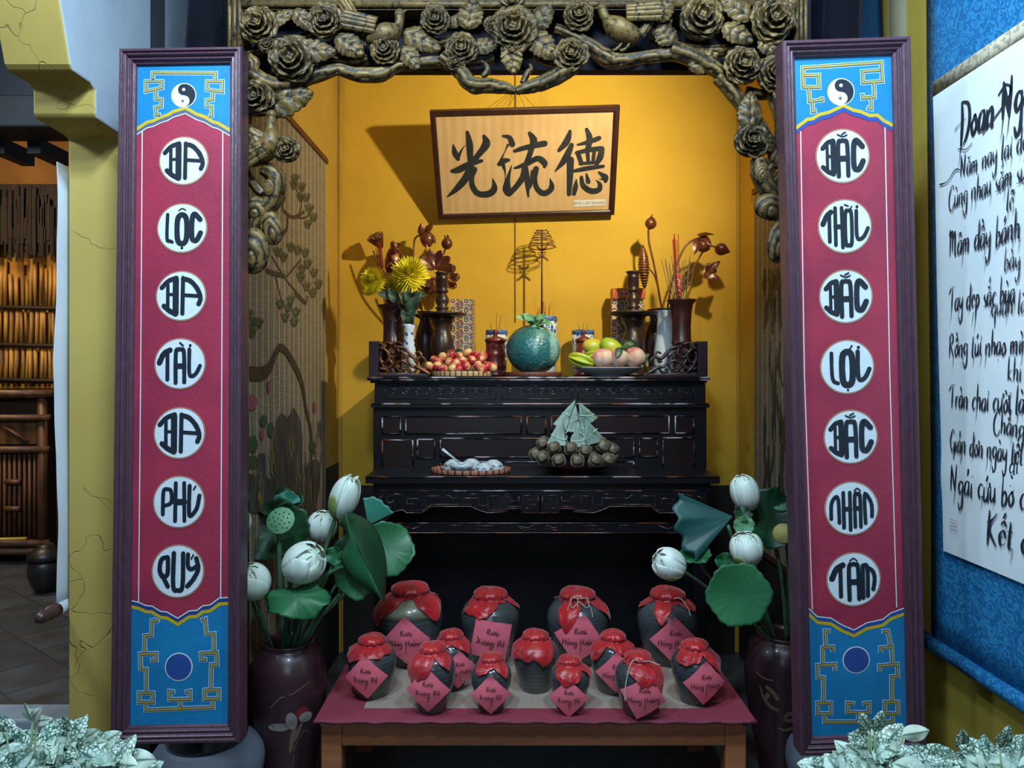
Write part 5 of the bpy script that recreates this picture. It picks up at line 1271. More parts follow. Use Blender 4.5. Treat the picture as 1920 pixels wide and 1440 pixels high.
# ================================================================ JARS
glz = NT('jar_glaze'); t = glz; b = t.b; b.inputs['Roughness'].default_value = .24; b.inputs['Coat Weight'].default_value = .3
rg = t.n('ShaderNodeTexWave'); rg.inputs['Scale'].default_value = 22; rg.bands_direction = 'Z'; rg.inputs['Distortion'].default_value = 1.2; t.l(t.coords(), rg.inputs['Vector'])
a = t.mix(t.ramp(t.noise(8, 4), .35, .7), lin('33383c'), lin('4d5356')); a = t.mix(t.ramp(t.noise(3, 2), .5, .7), a, lin('5a5848'))
t.l(a, b.inputs['Base Color']); t.bump(rg.outputs['Color'], .25, .002); glaze = t.m
pale = M('jar_glaze_pale', '7d7c68', '5d6058', 6, .28, coat=.3)
cloth = NT('red_cloth'); t = cloth; b = t.b; b.inputs['Roughness'].default_value = .38; b.inputs['Sheen Weight'].default_value = .3
t.l(t.mix(t.ramp(t.noise(14, 3), .3, .7), lin('b8121a'), lin('92101a')), b.inputs['Base Color']); t.bump(t.noise(28, 4, t.scaled(1, 1, .5)), .7, .006); redc = t.m
pink = M('pink_paper', 'e0687a', 'd25c6e', 8, .6, bump=.15, bscale=25)
inkb = M('brush_ink', '1a1216'); string = M('white_string', 'b5aca0', None, 30, .8)
# single-stroke handwriting, x-height 1
G = {
 'a': (1.0, [[(.82, .88), (.45, 1), (.1, .6), (.15, .1), (.5, .05), (.82, .7)], [(.84, 1.02), (.8, .15), (1.02, .08)]]),
 'b': (.9, [[(.2, 2.1), (.14, .1), (.5, 0), (.8, .5), (.5, .95), (.18, .6)]]),
 'c': (.8, [[(.8, .85), (.45, 1), (.1, .5), (.35, 0), (.8, .2)]]),
 'd': (1.05, [[(.82, .85), (.4, 1), (.08, .5), (.3, 0), (.82, .45)], [(.88, 2.1), (.82, .1), (1.05, .05)]]),
 'e': (.85, [[(.12, .5), (.7, .62), (.5, 1), (.12, .6), (.3, 0), (.85, .25)]]),
 'g': (1.0, [[(.82, .85), (.4, 1), (.1, .55), (.35, .1), (.8, .5)], [(.84, 1), (.8, -.6), (.4, -1.1), (.1, -.6)]]),
 'h': (1.0, [[(.2, 2.1), (.15, 0)], [(.16, .55), (.5, 1), (.78, .8), (.75, .1), (1, .08)]]),
 'i': (.45, [[(.2, 1), (.18, .1), (.42, .08)]]),
 'k': (.95, [[(.2, 2.1), (.15, 0)], [(.8, 1), (.2, .5), (.85, 0)]]),
 'l': (.5, [[(.3, 2.1), (.18, .15), (.48, .05)]]),
 'm': (1.5, [[(.1, 1), (.12, 0)], [(.12, .6), (.4, 1), (.62, .8), (.6, 0)], [(.62, .6), (.95, 1), (1.18, .8), (1.14, .05), (1.45, .05)]]),
 'n': (1.05, [[(.1, 1), (.12, 0)], [(.12, .6), (.5, 1), (.78, .8), (.76, .05), (1.05, .05)]]),
 'o': (.9, [[(.5, 1), (.1, .55), (.35, 0), (.8, .45), (.5, 1), (.7, .92)]]),
 'p': (.95, [[(.2, 1.05), (.12, -1)], [(.16, .6), (.5, 1), (.8, .55), (.45, 0), (.18, .2)]]),
 'q': (1.0, [[(.82, .85), (.4, 1), (.1, .5), (.35, 0), (.8, .5)], [(.84, 1.05), (.82, -1.1)]]),
 'r': (.75, [[(.15, 1), (.15, 0)], [(.15, .55), (.4, .95), (.75, .95)]]),
 's': (.7, [[(.65, .95), (.3, .9), (.25, .6), (.6, .35), (.5, .02), (.1, .05)]]),
 't': (.65, [[(.3, 1.7), (.22, .1), (.6, .05)], [(.0, 1.05), (.62, 1.1)]]),
 'u': (1.0, [[(.12, 1), (.12, .2), (.4, 0), (.78, .5)], [(.8, 1), (.78, .12), (1, .05)]]),
 'v': (.85, [[(.08, 1), (.35, 0), (.8, 1)]]),
 'x': (.9, [[(.1, .98), (.5, .4), (.85, .02)], [(.85, .98), (.1, .02)]]),
 'y': (.95, [[(.12, 1), (.15, .3), (.45, .15), (.78, .7)], [(.84, 1), (.78, -.7), (.4, -1.2), (.12, -.7)]]),
 'R': (1.4, [[(.3, 1.9), (.2, -.1)], [(.0, 1.5), (.6, 2.0), (1.0, 1.6), (.7, 1.1), (.25, 1.0)], [(.45, 1.0), (1.25, -.1)]]),
 'X': (1.6, [[(-.3, 2.0), (.2, 1.8), (.9, .4), (1.35, .05)], [(1.3, 1.6), (.7, 1.0), (.2, .1), (.6, .0)]]),
 'B': (1.4, [[(.35, 1.9), (.2, 0)], [(.0, 1.6), (.7, 2.0), (1.0, 1.5), (.35, 1.05)], [(.35, 1.05), (1.15, .8), (.9, .15), (.0, .0)]]),
 'H': (1.5, [[(.3, 1.9), (.15, -.2)], [(1.2, 1.9), (1.05, -.1)], [(.0, .9), (1.35, 1.05)]]),
 'Đ': (1.7, [[(.35, 2.2), (.5, 1.2), (.4, -.2)], [(-.6, .85), (-.1, 1.0), (1.1, 1.2)], [(.35, 2.2), (1.3, 1.9), (1.55, 1.0), (1.1, .1), (.3, -.3)]]),
 'N': (1.5, [[(.2, 1.9), (.25, 0)], [(.2, 1.9), (1.0, .0)], [(1.0, .0), (1.15, 2.0)]]),
 'C': (1.3, [[(1.2, 1.7), (.7, 2.0), (.1, 1.2), (.15, .2), (.8, -.2), (1.3, .4)]]),
 'M': (1.8, [[(.0, 1.6), (.25, 1.9), (.3, 0)], [(.3, 1.5), (.7, 1.9), (.8, .3)], [(.85, 1.3), (1.25, 1.8), (1.4, .1), (1.7, .1)]]),
 'T': (1.2, [[(-.3, 1.4), (.3, 1.9), (1.2, 2.0)], [(.6, 1.9), (.5, 0)]]),
 'K': (1.3, [[(.25, 2.1), (.2, -.3)], [(1.1, 2.0), (.3, .9), (1.2, -.2)], [(.0, 1.2), (.9, 1.7)]]),
 'G': (1.3, [[(1.1, 1.7), (.6, 2.0), (.1, 1.0), (.6, .1), (1.1, .6)], [(.7, .8), (1.2, .8), (1.1, -.6)]]),
}
BASE = {}
for ch, (bs, mk) in {'à': ('a', 'g'), 'á': ('a', 'a'), 'ả': ('a', 'h'), 'ắ': ('a', 'ba'), 'ẳ': ('a', 'bh'), 'ă': ('a', 'b'), 'ầ': ('a', 'cg'), 'â': ('a', 'c'), 'ạ': ('a', '.'), 'ậ': ('a', 'c.'), 'ẹ': ('e', '.'), 'ế': ('e', 'ca'), 'ễ': ('e', 'ct'), 'ê': ('e', 'c'), 'ẵ': ('a', 'b'),
                   'ì': ('i', 'gi'), 'ị': ('i', 'i.'), 'i': ('i', 'i'), 'ọ': ('o', '.'), 'ồ': ('o', 'cg'), 'ơ': ('o', 'o'), 'ờ': ('o', 'og'), 'ú': ('u', 'a'), 'ù': ('u', 'g'), 'ư': ('u', 'o'), 'ứ': ('u', 'oa'), 'ử': ('u', 'oh'), 'ượ': ('u', 'o'), 'ợ': ('o', 'o.'), 'đ': ('d', 'd'), 'ấ': ('a', 'ca'), 'ũ': ('u', 't'), 'ỡ': ('o', 'o'), 'ờ': ('o', 'og')}.items():
    BASE[ch] = (bs, mk)
MK = {'g': [[(.3, 1.75), (.6, 1.4)]], 'a': [[(.4, 1.4), (.7, 1.85)]], 'h': [[(.4, 1.8), (.62, 1.85), (.6, 1.6), (.48, 1.4)]], 'b': [[(.25, 1.5), (.5, 1.3), (.8, 1.5)]], 'c': [[(.22, 1.3), (.5, 1.6), (.8, 1.3)]], 't': [[(.2, 1.5), (.42, 1.7), (.6, 1.5), (.85, 1.7)]],
      '.': [[(.45, -.4), (.5, -.45)]], 'i': [[(.26, 1.5), (.3, 1.55)]], 'o': [[(.8, 1.0), (1.05, 1.15), (1.0, 1.4)]], 'd': [[(.5, 1.6), (1.2, 1.7)]]}
def write(txt, seed=0, sp=.12, slant=.12):
    """returns list of strokes in x-height units and total width"""
    rn = random.Random(seed); x = 0; out = []
    for ch in txt:
        if ch == ' ': x += .75; continue
        bs, mk = BASE.get(ch, (ch, ''))
        if bs not in G: bs = 'o'
        adv, st = G[bs]; dy = rn.uniform(-.08, .08)
        L = list(st)
        for j, m_ in enumerate(mk):
            up = .35 if (j and m_ in 'agh' and mk[0] in 'cb') else 0
            if m_ == 'i' and len(mk) > 1 and mk[1] != '.': continue
            L = L+[[(px_, py_+up) for px_, py_ in q] for q in MK[m_]]
        for s_ in L:
            out.append([(x+a_+slant*b_, b_+dy) for a_, b_ in s_])
        x += adv+sp
    return out, x
def nib(pts, w, n=4, ang=.9, lo=.28):
    """spline + chisel-nib widths"""
    if len(pts) > 2: q = [(v.x, v.y) for v in spl([(a_, b_, 0) for a_, b_ in pts], n)]
    else: q = [tuple(Vector((pts[0][0], pts[0][1], 0)).lerp(Vector((pts[-1][0], pts[-1][1], 0)), i/3))[:2] for i in range(4)]
    k = len(q); ws = []
    for i in range(k):
        a_ = q[max(0, i-1)]; b_ = q[min(k-1, i+1)]; th = atan2(b_[1]-a_[1], b_[0]-a_[0]); e = min(1, .5+1.6*i/k, .45+2.2*(k-1-i)/k)
        ws.append(w*(lo+(1-lo)*abs(sin(th+ang-1.2)))*e)
    return q, ws
class Wrap:
    """label coordinates (u right, v up) mapped on a jar's surface"""
    def __init__(s, c, prof, a0, z0, rot, tilt=0): s.c = Vector(c); s.p = prof; s.a0 = a0; s.z0 = z0; s.r = rot
    def rad(s, z):
        for (r0, z0), (r1, z1) in zip(s.p, s.p[1:]):
            if z0 <= z <= z1: return lerp(r0, r1, (z-z0)/max(1e-9, z1-z0))
        return s.p[-1][0] if z > s.p[-1][1] else s.p[0][0]
    def pt(s, u, v, h=0):
        c_, s_ = cos(s.r), sin(s.r); uu = u*c_-v*s_; vv = u*s_+v*c_
        R0 = s.rad(s.z0); z = s.z0+vv*.97; R = max(s.rad(z), R0*.80)+h
        a = s.a0+uu/R0*.92
        return s.c+Vector((R*cos(a), R*sin(a), z))
JP = [(.62, 0), (.67, .02), (.77, .14), (.88, .30), (.965, .46), (1.0, .62), (.99, .70), (.92, .80), (.78, .88), (.60, .93), (.46, .955), (.44, .99), (.50, 1.0), (.5, 1.02), (.40, 1.02), (.38, .97)]
JT = [(.58, 0), (.62, .02), (.70, .14), (.83, .32), (.95, .50), (1.0, .66), (.97, .76), (.86, .85), (.68, .92), (.50, .96), (.46, .99), (.52, 1.0), (.52, 1.02), (.4, 1.02), (.38, .97)]
# cloth corners per jar: (direction, length, half-width); -pi/2 faces the viewer
F_ = -pi/2
LOBES = {1: [(F_-.95, .30, .75), (F_+1.0, .26, .7), (2.2, .2, .6), (.9, .2, .6)], 2: [(F_-.75, .16, .55), (F_-.1, .14, .5), (F_+1.5, .12, .4), (1.6, .2, .7)], 3: [(F_-.42, .32, .5), (F_+1.15, .24, .45), (2.0, .2, .6), (.8, .2, .6)], 4: [(F_-.38, .24, .42), (F_+.9, .12, .5), (F_-1.5, .1, .4), (1.6, .2, .6)],
         5: [(F_-.9, .20, 1.0), (F_+.5, .13, 1.1), (1.6, .2, .8)], 6: [(F_+.9, .16, .8), (F_-.6, .12, .7), (1.6, .2, .8)], 7: [(F_-.65, .42, .85), (F_+.8, .16, .6), (1.6, .2, .8)], 8: [(F_-.6, .16, .5), (F_+.75, .18, .5), (F_+.05, .05, .4), (1.6, .2, .8)],
         9: [(F_-.95, .30, .8), (F_+.25, .34, .85), (1.4, .2, .9)], 10: [(F_-.15, .30, .9), (F_+1.2, .2, .5), (1.6, .2, .8)], 11: [(F_-1.1, .34, .6), (F_+.5, .14, 1.1), (1.4, .2, .8)], 12: [(F_+.1, .28, .9), (F_+.95, .36, .6), (1.6, .2, .8)], 13: [(F_-.6, .18, .8), (F_+.9, .28, .7), (1.6, .2, .8)]}
class Flat:
    """stiff paper leaning on a jar: tangent plane with a slight bow"""
    def __init__(s, c, W, a0, z0, half, rot, R):
        s.c = Vector(c); s.a0 = a0; s.z0 = z0; s.r = rot
        s.R = max(W.rad(z0), W.rad(z0+half*.5), W.rad(z0-half*.3))+.007; s.t = Vector((-sin(a0), cos(a0), 0)); s.n = Vector((cos(a0), sin(a0), 0)); s.R0 = R; s.half = half
    def pt(s, u, v, h=0):
        c_, s_ = cos(s.r), sin(s.r); uu = u*c_-v*s_; vv = u*s_+v*c_
        d = -uu*uu/(2*s.R0)*.55-(vv/s.half)**2*.006+.10*vv*(1 if vv < 0 else -.15)
        return s.c+s.n*(s.R+d+h)+s.t*uu+Vector((0, 0, s.z0+vv))
def jar(px, basepy, wpx, toppy, Y, label, wr, lrot, ldx, lz, lsz, seed, top='auto', prof=JP, palej=False, tails=False, noslip=False):
    k = Y/F; R = wpx/2*k; c = Vector((X(px, Y), Y, ZM)); H = (basepy-toppy)*k*.90
    pr = [(r*R, z*H*.90) for r, z in prof]; rt = thing('wine_jar', c, label, 'jar')
    body = MB().lathe(pr, c, 44).build('body', glaze, rt)
    if palej:
        MB().lathe([(r+.0012, z) for r, z in pr if z > H*.58 and z < H*.86], c, 44).build('pale_glaze', pale, rt)
    # cloth cap: puffed top, tied neck, flared skirt with four draped corners
    rn = random.Random(seed); W = Wrap(c, pr[:13], 0, 0, 0)
    rm = .47*R*1.06; zt = H*.925; zn = H*.885
    lobes = LOBES.get(seed) or [(rn.uniform(0, 6.28), rn.uniform(.1, .2), .5) for _ in range(4)]
    def skirt(a, v):
        th = 2*pi*a
        if v < .40:      # puffed top
            q = v/.40; r = rm*1.13*sin(q*pi*.60)**.62*(1+.04*sin(3*th+seed)*q); z = zt+H*.075*cos(q*pi*.66)**1*(1+.12*sin(2*th+seed))
            r += rm*.06*q*q*sin(12*th+seed*2)+rm*.05*nz(th*2, q*3, seed)
            return c+Vector((r*cos(th), r*sin(th), z-H*.012*(q > .9)))
        q = (v-.40)/.60; ln = H*.035
        for la, ll, lw in lobes:
            d = (th-la+pi) % (2*pi)-pi; ln += H*ll*max(0, 1-abs(d)/lw)**.8
        ln *= 1+.12*sin(7*th+seed)
        zz = zn-ln*q; sr = W.rad(max(0, zz)); fold = R*(.05*(.5+.5*sin(11*th+seed*3+4*q+2*nz(th*2, q*3, seed)))+.05*abs(nz(th*3.1, q*4, seed)))*min(1, .3+q*2)
        r = max(rm*.93+.05*rm*sin(13*th), sr+.0035)+fold+R*.03*q*(1 if ln > H*.1 else .6)
        return c+Vector((r*cos(th), r*sin(th), zz+H*.008*sin(13*th+seed)*q))
    cl = MB().grid(skirt, 88, 26, cu=True).build('cloth_cover', redc, rt, solid=.0015)
    mb = MB().tube([(c.x+rm*1.03*cos(a), c.y+rm*1.03*sin(a), c.z+zn+H*.018+.001*sin(5*a)) for a in [2*pi*i/30 for i in range(30)]], .0016 if tails else .0011, 6, closed=True)
    if tails:
        f_ = Vector((c.x, c.y-rm*1.05, c.z+zn+H*.018))
        for dx, dz, k2 in ((-.05, -.07, 1), (.045, -.05, 2), (-.01, -.09, 3)) if tails == 1 else ((-.055, -.10, 1), (.05, .01, 2)) if tails == 2 else ((.06, -.045, 1),):
            mb.tube(spl([f_, f_+Vector((dx*.5, -.012, .008)), f_+Vector((dx*.9, -.03, dz*.5)), f_+Vector((dx, -.045, dz))], 5), .0017, 6)
        if tails == 1:
            for s_ in (-1, 1): mb.tube(spl([f_, f_+Vector((s_*.03, -.02, .012)), f_+Vector((s_*.028, -.028, -.022)), f_+Vector((0, -.01, -.004))], 6), .0016, 6)
    mb.build('string', string, rt)
    if wr:
        a0 = -pi/2+ldx; s = lsz*k; Wp = Flat(c, W, a0, H*lz, s*.62, lrot, R)
        n = 12; mb = MB()
        mb.grid(lambda a, b_: Wp.pt((a-.5)*s, (b_-.5)*s, .001+.0015*sin(a*5+seed)*b_+(.005 if a+b_ > 1.85 else 0)), n, n)
        lab_ = mb.build('paper_label', pink, rt)
        ml = MB(); W2 = Flat(c, W, a0, H*lz, s*.62, lrot, R)
        # writing always runs upright
        W2.r = 0 if lrot > .4 else lrot
        def put(txt, u, v, xh, sd):
            st, wd = write(txt, sd)
            for q_ in st:
                q, ws = nib([(u+(a_-wd/2)*xh, v+b_*xh) for a_, b_ in q_], xh*.31)
                ml.stroke(W2, q, ws, .0042, 0, caps=False)
        u0 = s*.02
        put('Rượu', u0, s*.17, s*.075, 1)
        put(wr, u0-(s*.02), -s*.13, s*.082, 2)
        ml.tube([W2.pt(u0, -s*.14, .0046), W2.pt(u0-.004*0, -s*.36, .0046)], .0009, 4)
        ml.build('handwriting', inkb, lab_)
    return rt
XB = 'Xương Bồ'; HH = 'Hùng Hoàng'; D45 = pi/4
jar(768, 1238, 124, 1077, 2.78, 'large glazed jar with pale shoulder, leftmost of the big back jars', HH, D45+.05, .02, .40, 62, 1, palej=True)
jar(919, 1238, 110, 1088, 2.78, 'large glazed jar with a nearly upright pink square label, second big jar', XB, -.18+0, .05, .42, 66, 2, prof=JT)
jar(1083, 1238, 116, 1088, 2.78, 'large grey jar with loose white string bow, third big jar from left', HH, D45-.2, -.02, .44, 66, 3, tails=1)
jar(1252, 1238, 114, 1088, 2.78, 'large shiny jar at the right end of the back row, label part hidden', HH, D45, .0, .42, 62, 4, tails=3)
jar(698, 1300, 90, 1178, 2.49, 'squat jar at the left edge of the mat with a Xương Bồ label', XB, D45+.06, -.08, .44, 57, 5)
jar(846, 1290, 78, 1174, 2.55, 'medium jar standing behind the second front jar, mostly hidden', HH, D45, .45, .42, 50, 6, prof=JT)
jar(811, 1328, 86, 1190, 2.378, 'front jar second from left, cloth swept to one side, label Xương Bồ', XB, D45, -.1, .42, 58, 7, prof=JT)
jar(921, 1328, 76, 1213, 2.38, 'small shiny front jar, third from left, with label Xương Bồ', XB, D45+.02, -.0, .40, 52, 8, prof=JT)
jar(1004, 1287, 86, 1166, 2.53, 'unlabelled grey jar in the middle with a wide red cloth cover', None, 0, 0, .4, 50, 9, prof=JT)
jar(1068, 1328, 76, 1219, 2.38, 'small front jar right of centre with label Xương Bồ low on it', XB, D45, -.12, .36, 52, 10, prof=JT)
jar(1150, 1292, 84, 1170, 2.52, 'medium jar behind the string-tied front jar, with label Hùng Hoàng', HH, D45, .0, .44, 54, 11)
jar(1197, 1338, 88, 1211, 2.35, 'front jar tied with a long white string, right of centre', HH, D45-.28, .05, .42, 62, 12, tails=2, prof=JT)
jar(1303, 1312, 88, 1187, 2.44, 'front jar at the right end of the mat with label Hùng Hoàng', HH, D45-.05, .18, .44, 58, 13, prof=JT)

# ================================================================ FLOOR VASES
t = NT('mauve_brown_glaze'); b = t.b; b.inputs['Roughness'].default_value = .33; b.inputs['Coat Weight'].default_value = .2
t.l(t.mix(t.ramp(t.noise(5, 4), .3, .7), lin('3c242a'), lin('2c1c22')), b.inputs['Base Color']); vaseg = t.m
vdec = M('vase_silver_leaf', '8b8d8a', '6e6660', 20, .35); vred = M('vase_red_bloom', '7a2026'); vblu = M('vase_grey_bloom', '4a5a66'); vtan = M('vase_tan_swirl', '6e5a48')
def floor_vase(px, Y, rpx, toppy, label):
    c = Vector((X(px, Y), Y, 0)); k = Y/F; R = rpx*k; H = Zy(toppy, Y)
    pr = [(.52*R, 0), (.56*R, .01), (.66*R, H*.15), (.84*R, H*.40), (.98*R, H*.62), (1.0*R, H*.74), (.97*R, H*.84), (.86*R, H*.93), (.70*R, H*.965), (.66*R, H*.975), (.70*R, H*.995), (.70*R, H), (.62*R, H), (.60*R, H*.96), (.7*R, H*.85), (.5*R, H*.3)]
    rt = thing('floor_vase', c, label, 'vase'); MB().lathe(pr, c, 52).build('body', vaseg, rt); return rt, c, pr, H, k
rt, c, pr, H, k = floor_vase(541, 2.5, 70, 1200, 'tall mauve-brown floor vase with painted bird left of the low table')
W = Wrap(c, pr[:11], -pi/2+.22, H*.50, 0)
def blob(mb, W, u, v, ru, rv, h, m, rot=0, n=20):
    vs = [W.pt(u, v, h)]+[W.pt(u+ru*cos(a)*cos(rot)-rv*sin(a)*sin(rot), v+ru*cos(a)*sin(rot)+rv*sin(a)*cos(rot), h) for a in [2*pi*i/n for i in range(n)]]
    mb.add(vs, [(0, 1+i, 1+(i+1) % n) for i in range(n)], m, True)
mb = MB(); q = .00178
for (x, y, a, b_, h, m, r) in ((-12, 22, 21, 8, .0012, 0, 0), (10, 32, 10, 17, .0016, 0, .2), (30, 42, 12, 13, .0012, 1, .3), (36, 34, 13, 10, .002, 0, -.2), (12, -4, 5, 28, .0012, 3, -.15), (22, 8, 4, 22, .0014, 3, -.4)):
    blob(mb, W, x*q, y*q, a*q, b_*q, h, m, r)
for pts in ([(-26, 60), (-10, 78), (14, 84), (30, 92), (44, 98)], [(14, -30), (22, -10), (34, 8), (42, 4)], [(8, -70), (16, -50), (14, -34)]):
    mb.stroke(W, [(x*q, y*q) for x, y in pts], .003, .0014, 3, caps=False)
mb.build('painted_bird', [vdec, vred, vblu, vtan], rt)
# right vase, carved swirls
rt2, c2, pr2, H2, k2 = floor_vase(1468, 2.62, 69, 1186, 'tall mauve-brown floor vase with swirl relief right of the low table')
W = Wrap(c2, pr2[:11], -pi/2-.35, H2*.50, 0)
for pts, w_ in (([(-42, 62), (-38, 50), (-34, 40)], 5), ([(-28, 66), (-16, 58), (-10, 48)], 8), ([(-26, 52), (-32, 40), (-20, 28), (-10, 26)], 8), ([(6, 16), (14, 22), (26, 12), (12, 6), (4, 8)], 8), ([(-50, 88), (-36, 82), (-18, 82)], 3), ([(-8, -12), (6, -14), (20, -8)], 6), ([(20, 80), (26, 90), (30, 82)], 3)):
    MB().stroke(W, [(v.x*q, v.y*q) for v in spl([(x, y, 0) for x, y in pts], 4)], w_*q, .002, 0).build('swirl_relief', vtan, rt2)

# ================================================================ LOTUS
pet = NT('lotus_petal'); t = pet; b = t.b; b.inputs['Roughness'].default_value = .5; b.inputs['Subsurface Weight'].default_value = .15; b.inputs['Subsurface Scale'].default_value = .02
t.l(t.mix(t.ramp(t.noise(25, 3, t.scaled(1, 1, .2)), .4, .7), lin('dfe6dc'), lin('c4d2c0')), b.inputs['Base Color']); petm = t.m
sep = M('lotus_sepal', '8ea05c', '728a4a', 20, .5); lleaf = NT('lotus_leaf'); t = lleaf; b = t.b; b.inputs['Roughness'].default_value = .45
t.l(t.mix(t.ramp(t.noise(6, 3), .3, .7), lin('1f5a36'), lin('2a6b42')), b.inputs['Base Color']); t.bump(t.noise(12, 3), .15, .01); lotl = t.m
lotd = M('lotus_leaf_dark', '12331f', '184428', 6, .5); lott = M('lotus_leaf_teal', '2f7c68', '256656', 8, .5); lstem = M('lotus_stem', '2c4a34', '3c6044', 20, .5); podm = M('lotus_pod', '5c9068', '4c7c58', 12, .6); pody = M('dry_pod', 'a39a52', '7f7a44', 12, .6)
def lstalk(rt, pts, Y0, Y1, r=.0055):
    n = len(pts)
    MB().tube(spl([P(x, y, lerp(Y0, Y1, i/(n-1))) for i, (x, y) in enumerate(pts)], 6), r, 8).build('stem', lstem, rt)
def lthing(px, py, Y, label, kind='lotus flower'):
    nm = {'lotus flower': 'lotus_flower', 'lotus leaf': 'lotus_leaf', 'seed pod': 'lotus_pod'}[kind]
    return thing(nm, P(px, py, Y), label, kind)
def bloom(px, py, Y, r, D, rt, closed=.0, sepals=2, elong=1.25, seed=0):
    """r px; D direction of the flower axis"""
    C = P(px, py, Y); R = r*Y/F; D = Vector(D).normalized(); Rm = rotto(D, seed)
    mb = MB(); rn = random.Random(seed)
    lays = ((5, .80, .0), (5, .9, .5), (6, 1.0, 0.0)) if closed < .9 else ((4, .92, 0), (4, 1.0, .7))
    mb.ball(C, R*.90, 20, 0, (1, 1, elong*1.05), rot=Rm)
    for li, (cnt, sz, off) in enumerate(lays):
        for i in range(cnt):
            ph = 2*pi*(i+off)/cnt+rn.uniform(-.15, .15); op = (1-closed)*(.10+.16*li)*rn.uniform(.7, 1.25); hl = rn.uniform(.92, 1.06)
            def fn(a, c_, ph=ph, sz=sz, op=op, hl=hl):
                x = c_*2-1; th = lerp(-1.25, 1.40*hl, a)           # from base to tip along the bulb
                wd = 1.05*(sin(pi*min(1, .14+.84*a)))**.7*(1 if a < .8 else (1-a)/.2*.9+.1)
                rr = R*sz*(cos(th)+op*a*a*1.3)+.004*R; z = R*elong*sz*sin(th)*1.05
                an = ph+x*wd*.72
                return C+Rm @ Vector((rr*cos(an), rr*sin(an), z+R*.05*(1-x*x)*a))
            mb.grid(fn, 12, 9)
    mb.build('petals', petm, rt, solid=.0012)
    if sepals:
        mb = MB()
        for i in range(sepals):
            ph = seed+i*2.1
            def fn(a, c_, ph=ph):
                x = c_*2-1; th = lerp(-1.45, .15, a); wd = sin(pi*min(1, .2+.75*a))**.7*.55; rr = R*1.07*cos(th); an = ph+x*wd
                return C+Rm @ Vector((rr*cos(an), rr*sin(an), R*elong*1.07*sin(th)))
            mb.grid(fn, 9, 7)
        mb.build('sepals', sep, rt, solid=.001)
def lleafm(px, py, Y, r, N, rt, mat, cup=.2, wav=.08, fold=0, seed=0, a0=0, a1=2*pi, sy=1.0, roll=0, nw=5, name='leaf'):
    C = P(px, py, Y); R = r*Y/F; U, V, Nn = axes(N); rn = random.Random(seed)
    U, V = U*cos(roll)+V*sin(roll), V*cos(roll)-U*sin(roll)
    def fn(a, c_):
        th = lerp(a0, a1, a); rr = R*c_*(1+.035*sin(nw*2*th+seed)+.02*sin(19*th)*c_)
        u = rr*cos(th); v = rr*sin(th)*sy
        h = R*(cup*c_*c_+wav*c_**3*sin(nw*th+seed)+.006*c_*abs(sin(11*th)))+fold*abs(u)
        return C+U*u+V*v+Nn*h
    full = abs(a1-a0-2*pi) < .01
    return MB().grid(fn, 80, 12, cu=full).build(name, mat, rt, solid=.0012)
def pxfold(A, B_, YA_, YB_, rt, mat, name, bow=6):
    a = spl([P(x, y, YA_) for x, y in A], 6); b_ = spl([P(x, y, YB_) for x, y in B_], 6)
    def smp(L, t): i = t*(len(L)-1); j = min(len(L)-2, int(i)); return L[j].lerp(L[j+1], i-j)
    MB().grid(lambda s_, t_: smp(a, s_).lerp(smp(b_, s_), t_)+Vector((0, -bow*.0017*sin(pi*t_)+.004*sin(8*s_+4*t_), .003*sin(14*s_)*(1-t_))), 30, 10).build(name, mat, rt, solid=.0012)
VT = (541, 1206)
def mk(kind, px, py, Y, label): return lthing(px, py, Y, label, kind)
r_ = mk('lotus leaf', 505, 1000, 2.62, 'broad cupped lotus leaf spreading behind the green seed pod'); lleafm(516, 998, 2.62, 74, (-.05, -.9, .42), r_, lotd, .35, .16, 0, 1, sy=.75); lstalk(r_, [(515, 1010), (525, 1100), (530, 1215)], 2.6, 2.5)
r_ = mk('lotus leaf', 530, 955, 2.66, 'dark lotus leaf with teal folded top, highest above the seed pod'); lleafm(522, 962, 2.68, 50, (-.1, -.2, 1), r_, lotd, .5, .2, 0, 4); lleafm(538, 948, 2.66, 26, (.2, -1, .3), r_, lott, .2, .15, 0, 2, .2, pi-.1, name='folded_edge'); lstalk(r_, [(525, 965), (535, 1080), (538, 1215)], 2.68, 2.52)
r_ = mk('seed pod', 526, 975, 2.5, 'green lotus seed pod facing the viewer among the left leaves')
C = P(526, 976, 2.5); Rm = rotto((.0, -.86, .5)); R = 26.5*2.5/F
MB().lathe([(.15*R, -1.0*R), (.5*R, -.7*R), (.92*R, -.12*R), (1.0*R, .0), (.96*R, .05*R), (0, .08*R)], C, 36, rf=lambda a, t_: 1+.015*sin(13*a), rot=Rm).build('pod', podm, r_)
mb = MB()
for i in range(19):
    a = i*2.39996; q_ = .80*R*sqrt((i+.3)/19); mb.ball(C+Rm @ Vector((q_*cos(a), q_*sin(a), .08*R)), R*.065, 8)
mb.build('seeds', M('pod_seed', '2f5a3c'), r_); lstalk(r_, [(524, 985), (524, 1060), (528, 1140), (532, 1215)], 2.52, 2.5, .009)
r_ = mk('lotus flower', 650, 928, 2.5, 'tall closed white lotus bud leaning right, highest on the left'); bloom(646, 932, 2.5, 27, (.42, -.25, 1), r_, .95, 2, 1.6, 1)
MB().tube([P(663, 902, 2.48), P(672, 893, 2.47)], [.012, .002], 8).build('bud_tip', petm, r_); lstalk(r_, [(633, 958), (610, 1030), (585, 1110), (558, 1215)], 2.5, 2.5, .0075)
r_ = mk('lotus flower', 602, 990, 2.62, 'half-open white lotus with green sepals behind the tall bud stem'); bloom(603, 988, 2.62, 27, (.35, -.5, .8), r_, .75, 3, 1.1, 2); lstalk(r_, [(600, 1005), (585, 1060), (560, 1140), (548, 1215)], 2.62, 2.54)
